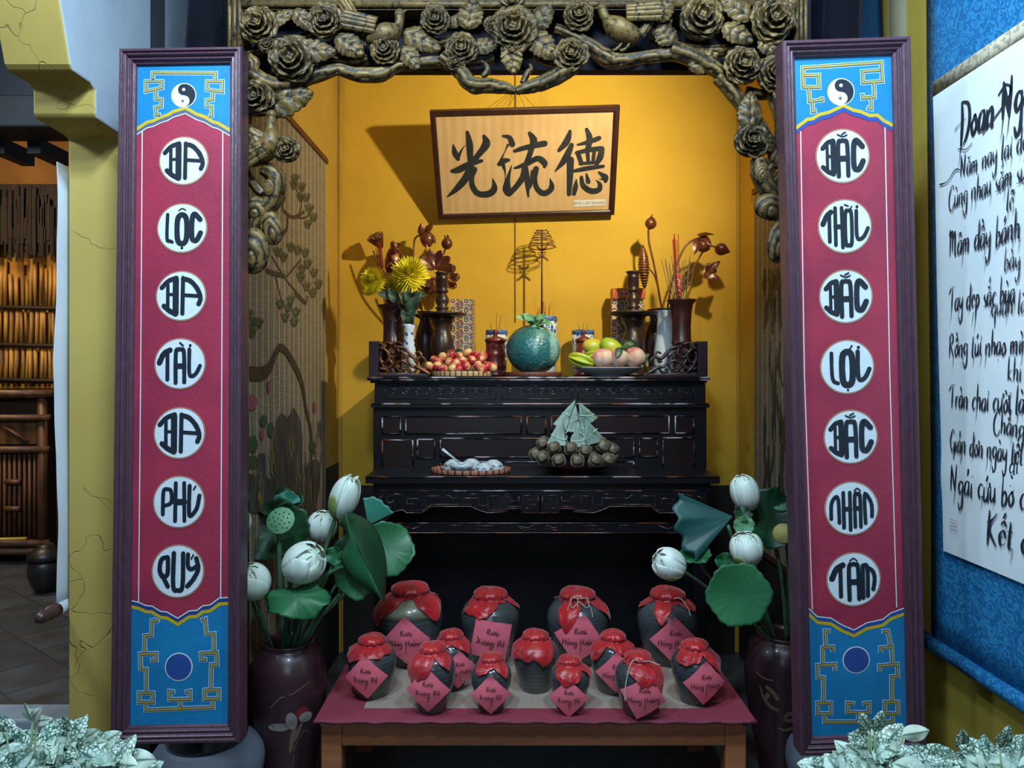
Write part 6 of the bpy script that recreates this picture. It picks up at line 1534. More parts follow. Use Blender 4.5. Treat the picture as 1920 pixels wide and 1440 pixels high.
r_ = mk('lotus flower', 568, 1057, 2.4, 'large white lotus bloom tilted right in the middle of the left bouquet'); bloom(568, 1057, 2.40, 36, (.75, -.45, .50), r_, .62, 1, 1.12, 3.4); lstalk(r_, [(548, 1075), (540, 1130), (535, 1215)], 2.42, 2.5, .007)
r_ = mk('lotus flower', 478, 1092, 2.35, 'white lotus bloom at lower left, partly behind the couplet board'); bloom(474, 1092, 2.38, 32, (-.2, -.6, .8), r_, .65, 0, 1.05, 5); lstalk(r_, [(480, 1118), (495, 1170), (512, 1215)], 2.38, 2.46, .006)
r_ = mk('lotus flower', 455, 978, 2.45, 'sliver of a white lotus bud just beside the left board frame'); bloom(450, 978, 2.45, 20, (0, -.2, 1), r_, .95, 0, 1.3, 6); lstalk(r_, [(450, 1000), (465, 1100), (505, 1215)], 2.45, 2.46, .005)
r_ = mk('lotus leaf', 555, 1115, 2.3, 'green lotus leaf draped level over the mouth of the left vase'); lleafm(556, 1118, 2.36, 62, (-.05, -.62, .80), r_, lotl, -.25, .14, 0, 3, sy=.62, nw=4); lstalk(r_, [(556, 1118), (548, 1160), (540, 1215)], 2.4, 2.48)
r_ = mk('lotus leaf', 680, 1040, 2.4, 'very large dark lotus leaf folded like a cone, right of the left bouquet')
pxfold([(634, 984), (652, 1006), (639, 1046), (662, 1084), (716, 1124)], [(650, 962), (664, 1008), (688, 1062), (718, 1124)], 2.44, 2.40, r_, lotl, 'turned_flap', 6)
pxfold([(650, 962), (664, 1008), (688, 1062), (718, 1124)], [(656, 958), (700, 985), (724, 1050), (722, 1124)], 2.40, 2.50, r_, lotd, 'leaf', 8)
lleafm(668, 1040, 2.52, 42, (-.3, -1, 0), r_, lotd, .2, .1, 0, 7); lstalk(r_, [(655, 1058), (610, 1080), (575, 1130), (548, 1215)], 2.44, 2.48, .007)
r_ = mk('lotus leaf', 702, 960, 2.6, 'teal fan of a lotus leaf standing up beside the black altar table'); lleafm(690, 985, 2.6, 52, (.1, -1, .1), r_, lott, .1, .05, 0, 6, .45, 1.75, nw=3); lstalk(r_, [(690, 990), (640, 1080), (556, 1215)], 2.6, 2.5, .005)
r_ = mk('lotus leaf', 740, 1040, 2.55, 'green lotus leaf hanging lowest at the right of the left bouquet'); lleafm(726, 1030, 2.56, 50, (.2, -.9, .35), r_, lotl, .15, .15, 0, 9, nw=3); lstalk(r_, [(720, 1040), (650, 1110), (590, 1170), (560, 1215)], 2.56, 2.5, .006)
r_ = mk('lotus leaf', 628, 1042, 2.55, 'small rolled young lotus leaf between the blooms and the big dark leaf'); lleafm(628, 1042, 2.5, 17, (-.3, -1, .2), r_, lotl, .3, .2, 0, 2); lstalk(r_, [(626, 1055), (600, 1110), (552, 1215)], 2.5, 2.5, .005)
for (x, y) in ((665, 1090),):
    r_ = mk('lotus leaf', 672, 1092, 2.46, 'lower lobe of green lotus leaf hanging under the dark folded leaf'); lleafm(668, 1080, 2.47, 40, (.1, -1, -.1), r_, lotl, .1, .15, 0, 8, sy=1.1, nw=3, roll=.6); lstalk(r_, [(660, 1085), (640, 1110), (600, 1160), (568, 1215)], 2.48, 2.5, .006)
# right bouquet
r_ = mk('lotus flower', 1395, 920, 2.6, 'white lotus bud leaning left, highest in the right bouquet'); bloom(1397, 925, 2.6, 26, (-.35, -.3, 1), r_, .85, 0, 1.35, 3); lstalk(r_, [(1402, 950), (1420, 1080), (1450, 1200)], 2.6, 2.6, .006)
r_ = mk('lotus flower', 1400, 1033, 2.45, 'closed white lotus with one green sepal in the middle of the right bouquet'); bloom(1400, 1031, 2.45, 29, (-.25, -.35, .9), r_, .6, 1, 1.08, 5.1); lstalk(r_, [(1405, 1060), (1425, 1130), (1452, 1200)], 2.45, 2.6, .006)
r_ = mk('lotus flower', 1258, 1058, 2.4, 'white lotus bloom pointing left on a long thin stem, far left of the right bouquet'); bloom(1256, 1058, 2.4, 28, (-.85, -.3, .45), r_, .6, 1, 1.1, 2); lstalk(r_, [(1283, 1072), (1330, 1105), (1400, 1160), (1450, 1205)], 2.4, 2.6, .005)
r_ = mk('lotus leaf', 1325, 985, 2.5, 'blue-green pleated fan leaf at the upper left of the right bouquet'); lleafm(1374, 968, 2.5, 108, (-.1, -1, .2), r_, M('lotus_leaf_bluegreen', '184f4a', '13403c', 8, .5), .08, .05, 0, 4, 2.75, 4.0, nw=9); lstalk(r_, [(1365, 985), (1400, 1090), (1450, 1205)], 2.5, 2.6, .006)
r_ = mk('lotus leaf', 1440, 980, 2.62, 'large dark lotus leaf beside the purple frame of the right board'); lleafm(1442, 975, 2.66, 66, (.1, -.85, .4), r_, lotd, .25, .14, 0, 7, sy=.85); lstalk(r_, [(1445, 990), (1465, 1080), (1475, 1200)], 2.66, 2.62, .007)
r_ = mk('lotus leaf', 1383, 1115, 2.32, 'round bright green lotus leaf facing the viewer over the right vase'); lleafm(1384, 1114, 2.34, 60, (-.05, -1, .12), r_, lotl, .10, .05, 0, 1, nw=3, sy=.97); lstalk(r_, [(1384, 1114), (1420, 1150), (1455, 1205)], 2.37, 2.6, .006)
r_ = mk('lotus leaf', 1300, 1040, 2.5, 'small green lotus leaf behind the left-pointing white bloom'); lleafm(1304, 1040, 2.5, 28, (-.2, -.9, .5), r_, lotl, .4, .2, 0, 3, sy=.7); lstalk(r_, [(1308, 1048), (1345, 1100), (1450, 1205)], 2.5, 2.6, .004)
r_ = mk('lotus leaf', 1358, 1052, 2.5, 'small plain lotus leaf tucked between fan leaf and closed bloom'); lleafm(1358, 1052, 2.5, 20, (.2, -1, .1), r_, lotl, .2, .12, 0, 3, sy=.8); lstalk(r_, [(1362, 1058), (1400, 1120), (1452, 1205)], 2.5, 2.6, .004)
r_ = mk('lotus leaf', 1392, 985, 2.5, 'small folded lotus leaf just above the closed white bloom'); lleafm(1394, 985, 2.5, 20, (.0, -1, .2), r_, podm, .2, .1, 0, 6, sy=.85); lleafm(1392, 965, 2.52, 17, (.1, -.8, .6), r_, lotd, .3, .2, 0, 3, name='upper_fold'); lstalk(r_, [(1394, 990), (1420, 1090), (1455, 1205)], 2.54, 2.6, .005)
r_ = mk('seed pod', 1468, 1001, 2.4, 'yellowish dried lotus pod against the frame of the right board')
MB().lathe([(.002, -.04), (.012, -.03), (.030, -.005), (.033, .008), (.03, .012), (0, .014)], P(1469, 1001, 2.42), 26, rot=rotto((-.4, -.9, .3))).build('pod', pody, r_); lstalk(r_, [(1474, 1010), (1480, 1100), (1478, 1200)], 2.44, 2.6, .005)
r_ = mk('seed pod', 1462, 945, 2.72, 'green perforated lotus pod at the top right behind the dark leaf')
C = P(1462, 943, 2.7); Rm = rotto((-.1, -.6, .8)); MB().lathe([(.003, -.05), (.02, -.03), (.043, 0), (.041, .01), (0, .013)], C, 28, rot=Rm).build('pod', podm, r_)
mb = MB()
for i in range(12): a = i*2.4; q_ = .033*sqrt((i+.3)/12); mb.ball(C+Rm @ Vector((q_*cos(a), q_*sin(a), .013)), .004, 8)
mb.build('seeds', M('pod_seed', '2f5a3c'), r_); lstalk(r_, [(1464, 950), (1478, 1060), (1475, 1200)], 2.7, 2.64, .006)
# ================================================================ FRAMED CALLIGRAPHY
q4 = [P(807, 208, 3.51), P(1158, 197, 3.51), P(1153, 402, 3.80), P(823, 410, 3.80)]
top = (q4[0]+q4[1])/2; bot = (q4[2]+q4[3])/2; C = (top+bot)/2
V_ = (top-bot).normalized(); U_ = ((q4[1]-q4[0])+(q4[2]-q4[3])).normalized(); pf = Plane(C, U_, V_)
hw, hh = .447, (top-bot).length/2
pic = thing('framed_calligraphy', tuple(bot), 'framed tan paper with three large black Chinese characters, leaning out from the wall', 'picture')
fw = .0265; prof = [(0, -.02), (0, .012), (.003, .015), (.020, .015), (fw, .010), (fw, -.004)]
mb = MB(); n = len(prof); vs = [pf.pt(sx*(hw-w_), sy*(hh-w_), h) for sx, sy in ((-1, -1), (1, -1), (1, 1), (-1, 1)) for w_, h in prof]
mb.add(vs, [(c_*n+i, ((c_+1) % 4)*n+i, ((c_+1) % 4)*n+i+1, c_*n+i+1) for c_ in range(4) for i in range(n-1)], 0, False)
mb.build('frame', M('dark_walnut_frame', '3a1f18', '2e1812', 20, .35), pic)
t = NT('creased_kraft'); b = t.b; b.inputs['Roughness'].default_value = .7
t.l(t.mix(t.ramp(t.noise(5, 4), .3, .7), lin('cba878'), lin('bf9a68')), b.inputs['Base Color'])
wv = t.n('ShaderNodeTexWave'); wv.inputs['Scale'].default_value = 7; wv.inputs['Distortion'].default_value = 3; t.l(t.scaled(1, .1, .1), wv.inputs['Vector']); t.bump(wv.outputs['Color'], .25, .004)
mb = MB().poly(pf, [(-hw+.02, -hh+.02), (hw-.02, -hh+.02), (hw-.02, hh-.02), (-hw+.02, hh-.02)], .001)
MB().poly(pf, [(-hw+.01, -hh+.01), (hw-.01, -hh+.01), (hw-.01, hh-.01), (-hw+.01, hh-.01)], -.018).build('backing', M('backing_board', '2a1c12'), pic)
pap = mb.build('paper', t.m, pic)
kx = 3.66/F/4
CH = [[([(705, 312), (722, 400), (726, 480), (735, 600)], [26, 50, 46, 40]), ([(600, 405), (612, 465), (636, 512)], [10, 42, 30]), ([(640, 490), (665, 440), (692, 406)], [26, 12, 2]), ([(830, 340), (848, 395), (805, 460), (748, 530)], [24, 58, 46, 40]),
       ([(592, 603), (640, 592), (720, 552), (812, 525)], [30, 50, 44, 26]), ([(725, 590), (690, 660), (620, 740), (552, 797)], [54, 56, 42, 6]), ([(758, 590), (738, 650), (746, 720), (790, 772), (868, 772), (908, 730), (895, 655)], [44, 38, 42, 46, 52, 46, 3])],
      [([(972, 340), (1020, 352), (1042, 402)], [18, 36, 44]), ([(1010, 405), (985, 460), (955, 525)], [18, 7, 22]), ([(945, 550), (985, 525), (1015, 520)], [34, 40, 24]), ([(975, 560), (990, 620), (985, 690)], [30, 8, 5]),
       ([(1038, 560), (1012, 650), (1000, 730), (1008, 768)], [5, 30, 60, 44]), ([(1020, 772), (1075, 715), (1125, 640), (1135, 570)], [44, 42, 48, 40]), ([(1172, 318), (1202, 368), (1192, 420), (1150, 540)], [26, 52, 42, 38]),
       ([(1060, 452), (1120, 432), (1220, 408), (1284, 396)], [26, 36, 42, 46]), ([(1060, 580), (1140, 552), (1232, 508), (1282, 540), (1284, 570)], [16, 38, 42, 46, 24]), ([(1142, 570), (1152, 660), (1162, 792)], [34, 42, 14]), ([(1190, 600), (1182, 700), (1168, 740)], [16, 24, 8]),
       ([(1220, 585), (1212, 660), (1226, 728), (1272, 768), (1322, 750), (1338, 712), (1325, 655)], [44, 34, 38, 44, 44, 38, 3])],
      [([(1475, 305), (1450, 380), (1392, 448)], [26, 50, 28]), ([(1486, 408), (1440, 510), (1362, 606)], [36, 52, 8]), ([(1478, 520), (1474, 660), (1468, 775)], [54, 46, 34]), ([(1600, 290), (1622, 360), (1606, 450)], [26, 46, 38]), ([(1532, 405), (1610, 386), (1692, 356)], [16, 34, 36]),
       ([(1525, 465), (1620, 444), (1712, 432)], [28, 36, 36]), ([(1714, 438), (1700, 500), (1674, 545)], [40, 48, 34]), ([(1535, 470), (1560, 545)], [34, 34]), ([(1606, 460), (1612, 530)], [28, 26]), ([(1656, 455), (1648, 530)], [26, 26]), ([(1550, 546), (1674, 538)], [24, 26]),
       ([(1502, 602), (1600, 582), (1724, 566)], [24, 36, 24]), ([(1522, 665), (1516, 720), (1505, 772)], [8, 38, 30]), ([(1560, 648), (1574, 710), (1630, 750), (1690, 742), (1698, 700), (1668, 668)], [26, 38, 44, 42, 30, 3]), ([(1598, 622), (1612, 682)], [12, 36]), ([(1690, 610), (1738, 648), (1742, 678)], [14, 46, 26]), ([(1740, 665), (1690, 660)], [20, 3])]]
for ci, ch in enumerate(CH):
    mb = MB()
    for si, (pts, ws) in enumerate(ch):
        p2 = [pf.px(700+x/4, 170+y/4) for x, y in pts]
        q = spl([(x, y, 0) for x, y in p2], 7); wq = [v.x for v in spl([(w_, 0, 0) for w_ in ws], 7)]
        if len(pts) == 2: q = [Vector((*p2[0], 0)).lerp(Vector((*p2[1], 0)), i/5) for i in range(6)]; wq = [lerp(ws[0], ws[1], i/5) for i in range(6)]
        mb.stroke(pf, [(v.x, v.y) for v in q], [max(.5, w_*1.02*(1+.06*nz(i*.9, si)))*kx for i, w_ in enumerate(wq)], .0018+si*.0001, 0)
    mb.build('character', M('sumi_ink', '1e2124', '2b2e30', 30, .5), pap)
card = [pf.px(700+x/4, 170+y/4) for x, y in ((1503, 820), (1740, 812), (1742, 858), (1505, 870))]
MB().poly(pf, card, .003).build('caption_card', M('caption_white', 'd8d6d0'), pic)
cc = pf.px(700+1622/4, 170+841/4); Rm3 = Matrix((pf.U, pf.V, pf.N)).transposed()
text('caption_lettering', 'ĐỨC LƯU QUANG', pf.pt(cc[0], cc[1], .0036), .0185, M('caption_grey', '6a6a6c'), pic, rot=Rm3.to_euler(), ext=.0003)
for x1, x0 in ((950, 964), (968, 967), (987, 969), (1008, 971)):
    MB().tube([P(x1, 206, 3.53), P(x0, 168, 3.845)], .0011, 5).build('hanging_cord', M('cord', '5a4a28'), pic)
for x in (884, 1104):
    MB().ball(P(x, 408 if x < 1000 else 403, 3.80), .006, 8).build('nail', M('nail', 'b8b0a0'), pic)

# ================================================================ PAINTED BAMBOO SCREENS
def screenmat(name, c1, c2):
    t = NT(name); b = t.b; b.inputs['Roughness'].default_value = .7
    g = t.n('ShaderNodeSeparateXYZ'); t.l(t.coords(), g.inputs[0])
    def line(o, size, thr):
        a = t.n('ShaderNodeMath', operation='MULTIPLY'); t.l(o, a.inputs[0]); a.inputs[1].default_value = 1/size
        f = t.n('ShaderNodeMath', operation='FRACT'); t.l(a.outputs[0], f.inputs[0]); q = t.n('ShaderNodeMath', operation='LESS_THAN'); t.l(f.outputs[0], q.inputs[0]); q.inputs[1].default_value = thr
        return q.outputs[0]
    sl = t.noise(220, 2, t.scaled(.04, .04, 1)); a = t.mix(t.ramp(sl, .35, .65), lin(c1), lin(c2))
    a = t.mix(line(g.outputs[2], .006, .3), a, t.mix(.4, a, lin('2a2015'))); a = t.mix(line(g.outputs[1], .063, .07), a, lin('c9bfa2'))
    t.l(a, b.inputs['Base Color']); t.bump(sl, .2, .002); return t.m
sp_br = M('paint_umber', '4a3826', '33281c', 30, .7); sp_gr = M('paint_moss', '4d5230', '3a4026', 40, .7); sp_gy = M('paint_stone', '4e463e', '39332e', 20, .7, stretch=(1, 1, .3)); sp_ye = M('paint_ochre', '8a7438'); sp_pk = M('paint_pink', '8d4a58'); sp_lf = M('paint_leaf', '3e4f38')
PM = [None, sp_br, sp_gr, sp_gy, sp_ye, sp_pk, sp_lf]
HC = [0]; pls_ = None
def hinc(h):
    HC[0] += 1; return h+.000007*(HC[0] % 400)
def blobp(mb, pl, x, y, rx, ry, m, h=.002):
    h = hinc(h)
    pts = [pl.px(x+rx*cos(a)*(1+.15*nz(x, y, a)), y+ry*sin(a)*(1+.15*nz(y, x, a))) for a in [2*pi*i/12 for i in range(12)]]
    mb.poly(pl, pts, h, m)
def lstroke(mb, pl, pts, w, m, h=.0015, k=.0022):
    if pl is not pls_: h = hinc(h)
    p2 = pl.pxs(pts); q = spl([(x, y, 0) for x, y in p2], 4)
    if not isinstance(w, (list, tuple)): w = [w]*len(pts)
    wq = [v.x for v in spl([(a_, 0, 0) for a_ in w], 4)] if len(pts) > 2 else [lerp(w[0], w[-1], i/(len(q)-1)) for i in range(len(q))]
    mb.stroke(pl, [(v.x, v.y) for v in q], [max(.3, a_)*k for a_ in wq[:len(q)]], h, m)
pl = Plane((XN0+.014, 3, 1.4), (0, 1, 0), (0, 0, 1))
scr = thing('bamboo_screen', (XN0+.014, 2.95, .46), 'painted bamboo roll screen with pine, rocks and lotus on the left niche wall', 'screen')
mb = MB().bb(XN0+.010, XN0+.014, 2.33, 3.53, .46, 2.44)
Zt = lambda L: [(430+x/2.4, 120+y/2.4) for x, y in L]; Zu = lambda L: [(440+x/2.4, 620+y/2.4) for x, y in L]
for L, w in (([(250, 600), (238, 650), (285, 690), (335, 665)], 7), ([(300, 560), (325, 620), (310, 680)], 4), ([(380, 640), (345, 690), (300, 690)], 4), ([(262, 690), (258, 740), (240, 760)], 8), ([(165, 928), (205, 945), (245, 952)], 9), ([(190, 868), (250, 965), (290, 1015), (345, 1075)], 4),
             ([(252, 962), (300, 905), (320, 880)], 4), ([(205, 950), (232, 1060)], 4), ([(290, 1030), (340, 1080), (350, 1045)], 4)): lstroke(mb, pl, Zt(L), w, 1)
rn = random.Random(4)
for (x, y) in ((290, 545), (325, 555), (345, 600), (320, 600), (358, 650), (378, 690), (352, 722), (295, 515), (215, 845), (242, 870), (275, 825), (305, 838), (340, 850), (352, 900), (380, 940), (320, 960), (345, 1000), (375, 1030), (400, 990), (325, 920), (228, 1080), (262, 1095), (298, 1115), (250, 1140), (290, 1160), (275, 1060), (85, 1125), (110, 1160), (78, 1190), (132, 1165), (100, 1210)):
    px_, py_ = Zt([(x, y)])[0]
    for q in range(7):
        dx = (q-3)*2.0; lstroke(mb, pl, [(px_+dx*.4, py_+8), (px_+dx*1.3, py_-6-3*cos(dx*.3)+rn.uniform(-1.5, 1.5))], 2.6, 2, .0020+.00005*q, .0022)
lstroke(mb, pl, Zu([(40, 190), (140, 185), (200, 75), (258, 140), (300, 240), (318, 350), (340, 450), (342, 560), (335, 700)]), [22, 22, 14, 18, 18, 16, 14, 13, 12], 1)
for L in ([(160, 860), (163, 560), (185, 400), (205, 368), (235, 392), (262, 345), (290, 400), (302, 480), (300, 860)], [(300, 860), (305, 640), (330, 590), (365, 575), (383, 600), (380, 700), (352, 860)], [(40, 820), (42, 700), (62, 640), (95, 660), (105, 820)], [(95, 700), (98, 560), (118, 548), (136, 560), (140, 700)], [(110, 830), (112, 690), (130, 665), (165, 665), (175, 700), (170, 840)]):
    p2 = pl.pxs(Zu(L)); cen = Vector((sum(a_[0] for a_ in p2)/len(p2), sum(a_[1] for a_ in p2)/len(p2))); k0 = len(p2)
    hr = hinc(.0015)+.0001*len(L)
    mb.add([pl.pt(cen.x, cen.y, hr)]+[pl.pt(a_[0], a_[1], hr) for a_ in p2], [(0, 1+i, 1+(i+1) % k0) for i in range(k0)], 3, False)
for i in range(60):
    x = rn.uniform(50, 375); y = rn.uniform(450, 760); ln = rn.uniform(60, 150)
    if x < 150: y = max(y, 640)
    lstroke(mb, pl, Zu([(x, y), (x+rn.uniform(-8, 8), y+ln/2), (x+rn.uniform(-8, 12), y+ln)]), [2, rn.uniform(3, 7), 2], rn.choice([1, 1, 4, 4, 2, 3, 0]), .0032)
for L, w in (([(70, 370), (75, 470), (90, 620)], 1.6), ([(150, 280), (158, 380), (150, 640)], 1.6), ([(118, 480), (128, 560)], 1.4), ([(355, 340), (352, 560)], 1.6), ([(375, 450), (370, 580)], 1.4)): lstroke(mb, pl, Zu(L), w, 6)
for (x, y, rx, ry) in ((70, 320, 11, 17), (56, 318, 6, 13), (84, 318, 6, 13), (148, 252, 4, 13), (118, 466, 4.5, 12), (355, 345, 3, 12), (375, 455, 3, 10)):
    a_ = Zu([(x, y)])[0]; blobp(mb, pl, a_[0], a_[1], rx*.8, ry*.9, 5, .0030)
for (x, y, rx, ry) in ((125, 405, 8, 13), (158, 445, 7, 17), (75, 510, 11, 18), (75, 590, 10, 15), (345, 520, 6, 12)):
    a_ = Zu([(x, y)])[0]; blobp(mb, pl, a_[0], a_[1], rx*.9, ry*.9, 6, .0024)
PM[0] = screenmat('bamboo_weave', '8a7c66', '746754')
mb.build('woven_panel', PM, scr)
MB().bb(XN0+.004, XN0+.022, 2.33, 3.545, 2.43, 2.455).build('top_rail', M('rail_brown', '5a3416', '4a2a12', 12, .5), scr)
MB().bb(XN0+.006, XN0+.018, 2.33, 3.53, .445, .468).build('bottom_rail', M('rail_brown', '5a3416'), scr)
# right
plr = Plane((XN1-.014, 3, 1.4), (0, -1, 0), (0, 0, 1))
scr = thing('bamboo_screen', (XN1-.014, 3.0, .46), 'painted bamboo roll screen on the right niche wall, half hidden behind the board', 'screen')
mb = MB().bb(XN1-.014, XN1-.010, 2.5, 3.56, .62, 2.30)
for i in range(40):
    x = rn.uniform(1432, 1466); y = rn.uniform(500, 600); lstroke(mb, plr, [(x, y), (x+rn.uniform(-4, 4), y+rn.uniform(18, 34))], rn.uniform(3, 6), 2 if i % 3 else 1, .0016+.00003*i)
for i in range(34):
    x = rn.uniform(1430, 1482); y = rn.uniform(630, 950); lstroke(mb, plr, [(x, y), (x+rn.uniform(-5, 5), y+40), (x+rn.uniform(-6, 8), y+rn.uniform(70, 120))], [3, rn.uniform(6, 11), 3], rn.choice([1, 3, 3, 2]), .0016+.00003*i)
mb.build('woven_panel', PM, scr)
MB().bb(XN1-.022, XN1-.004, 2.5, 3.575, 2.29, 2.315).build('top_rail', M('rail_brown', '5a3416'), scr)
MB().bb(XN1-.018, XN1-.006, 2.5, 3.56, .60, .625).build('bottom_rail', M('rail_brown', '5a3416'), scr)

# ================================================================ BLUE SCROLL ON THE RIGHT WALL
t = NT('blue_damask'); b = t.b; b.inputs['Roughness'].default_value = .5
nn = t.n('ShaderNodeTexNoise'); nn.inputs['Scale'].default_value = 34; nn.inputs['Detail'].default_value = 2; nn.inputs['Distortion'].default_value = 2.5; t.l(t.coords(), nn.inputs['Vector'])
f = t.ramp(nn.outputs['Fac'], .46, .54); t.l(t.mix(f, lin('17629a'), lin('2b80b2')), b.inputs['Base Color']); t.bump(f, .4, .004); damask = t.m
XS = 1.26
pls = pls_ = Plane((XS, 2, 1.5), (0, -1, 0), (0, 0, 1))
scl = thing('hanging_scroll', (XS, 1.8, .63), 'large blue damask hanging scroll with white paper of black brush calligraphy on the right wall', 'scroll')
def bf(a, c_): return Vector((XS+.006+.004*sin(3*a+6*c_)*(1-c_), lerp(2.285 if 1 else 0, 1.25, a)-.03*(1-c_)*(1-a), lerp(.64, 3.1, c_)))
MB().grid(bf, 16, 30).build('silk', damask, scl, solid=.002)
def pfn(a, c_):
    return Vector((XS-.002+.001*sin(5*a+9*c_)+.010*exp(-((c_-.16-.05*a)/.035)**2)*-.35, lerp(lerp(2.178, 2.232, c_), 1.40, a), lerp(.925, 2.268, c_)))
sheet = MB().grid(pfn, 24, 50).build('paper', M('scroll_white', 'e0e8ea', 'd2dde2', 3, .65), scl)
t = NT('brocade_band'); b = t.b; b.inputs['Roughness'].default_value = .6
t.l(t.mix(t.ramp(t.noise(60, 3), .5, .56), lin('c4b9a0'), lin('9a9480')), b.inputs['Base Color'])
MB().grid(lambda a, c_: Vector((XS-.0015, lerp(2.234, 1.40, a), lerp(2.268, 2.312, c_))), 4, 3).build('brocade_band', t.m, scl, solid=.001)
MB().tube([(XS, 2.285, .63), (XS, 1.2, .63)], .021, 20).build('roller', damask, scl)
MB().lathe([(0, 0), (.016, .002), (.024, .012), (.025, .03), (.022, .042), (.022, .06)], (XS, 2.338, .63), 20, rot=Matrix.Rotation(pi/2, 3, 'X')).build('roller_knob', M('maroon_knob', '3a1a22', '2c141a', 8, .3), scl)
class Sh:
    def pt(s, u, v, h=0): return pls.pt(u, v, h)
brush = M('scroll_ink', '232b38', '1a202b', 30, .6)
LN = [('Đoan Ngọ', 1800, 268, 34, .62, .50, 1), ('Năm nay lại đến', 1803, 334, 21, .62, .34, 2), ('Cùng nhau sắm sửa', 1782, 392, 21, .60, .34, 3), ('lễ', 1890, 394, 21, .7, .34, 4), ('Mâm đầy bánh trái', 1782, 482, 24, .60, .36, 5), ('bày', 1886, 508, 21, .7, .34, 6),
      ('Tay đẹp sắc bùa', 1784, 582, 22, .56, .36, 7), ('quấn là', 1862, 592, 20, .7, .34, 8), ('Rồng túi nhạo mình', 1782, 668, 21, .60, .38, 9), ('khi', 1892, 714, 22, .7, .34, 10), ('Tràn chai cười là', 1784, 764, 22, .60, .38, 11), ('Chẳng', 1866, 812, 21, .7, .4, 12),
      ('Giản đơn ngày tết', 1784, 846, 21, .58, .36, 13), ('đi', 1896, 886, 20, .8, .36, 14), ('Ngải cứu bồ cà', 1784, 920, 25, .66, .40, 15), ('Kết đ', 1852, 1012, 28, .9, .5, 16)]
for txt, px_, py_, xh, xs, wf, sd in LN:
    u, v = pls.px(px_, py_); Yl = 2-u; s_ = xh*Yl/F; st, wd = write(txt, sd, .10, .10); mb = MB(); rn = random.Random(sd)
    for i, q_ in enumerate(st):
        pts = [(u+a_*s_*xs, v+b_*s_) for a_, b_ in q_]
        if max(p_[0] for p_ in pts) > .60: continue
        q, ws = nib(pts, s_*wf*.52, 5, lo=.14); mb.stroke(Sh(), q, ws, .0055+.0001*(i % 9), 0, caps=False)
        if rn.random() < .28 and len(q_) > 1:      # long hairline flicks of the brush
            e = q[-1]; q2, w2 = [(e[0], e[1]), (e[0]-s_*.1, e[1]-s_*.6), (e[0]-s_*.25, e[1]-s_*1.1)], [s_*.06, s_*.045, s_*.01]; mb.stroke(Sh(), q2, w2, .0054, 0, caps=False)
    if sd == 1:
        for L, w in (([(1826, 268), (1815, 280), (1800, 279)], 2), ([(1846, 250), (1880, 205), (1900, 170), (1890, 158), (1876, 178)], 3.5)): lstroke(mb, pls, L, w, 0, .0056, .00145)
    if sd == 2: lstroke(mb, pls, [(1766, 346), (1780, 340), (1795, 318), (1806, 320)], [4, 2, 3, 1], 0, .0056, .00145)
    mb.build('calligraphy', brush, sheet)
mb = MB(); red = M('seal_red', 'a0506a')
u0, v0 = pls.px(1787, 973); u1, v1 = pls.px(1799, 996)
mb.stroke(pls, [(u0, v0), (u1, v0), (u1, v1), (u0, v1)], .0012, .0088, 0, caps=False, closed=True)
for r0 in (.3, .62):
    mb.stroke(pls, [(lerp(u0, u1, .15+.1*i), lerp(v0, v1, r0+.1*sin(i*2.3))) for i in range(8)], .0012, .0088, 0, caps=False)
mb.build('seal', red, sheet)

# ================================================================ VARIEGATED PLANTS IN FRONT
t = NT('variegated_leaf'); b = t.b; b.inputs['Roughness'].default_value = .4
d = t.n('ShaderNodeTexNoise'); d.inputs['Scale'].default_value = 110; t.l(t.coords(), d.inputs['Vector'])
sc = t.n('ShaderNodeVectorMath', operation='SCALE'); sc.inputs['Scale'].default_value = .008; t.l(d.outputs['Color'], sc.inputs[0])
ad = t.n('ShaderNodeVectorMath', operation='ADD'); t.l(t.coords(), ad.inputs[0]); t.l(sc.outputs[0], ad.inputs[1])
vo = t.n('ShaderNodeTexVoronoi', feature='DISTANCE_TO_EDGE'); vo.inputs['Scale'].default_value = 120; t.l(ad.outputs[0], vo.inputs['Vector'])
f = t.ramp(vo.outputs['Distance'], .07, .16); at = t.n('ShaderNodeAttribute', attribute_name='gild')
mxx = t.n('ShaderNodeMath', operation='MAXIMUM'); t.l(f, mxx.inputs[0]); gate = t.ramp(t.noise(9, 2), .52, .60); t.l(gate, mxx.inputs[1])
m2_ = t.n('ShaderNodeMath', operation='MULTIPLY'); t.l(mxx.outputs[0], m2_.inputs[0]); t.l(at.outputs['Fac'], m2_.inputs[1])
t.l(t.mix(m2_.outputs[0], lin('35594a'), t.mix(t.ramp(t.noise(14, 2), .4, .6), lin('cfe0cc'), lin('b4d0c4'))), b.inputs['Base Color']); varm = t.m
soil = M('potting_soil', '2a2019', '1c1510', 60, .95); potb = M('nursery_pot', '2e3034', None, 10, .5); vstem = M('plant_stem', '8fa878')
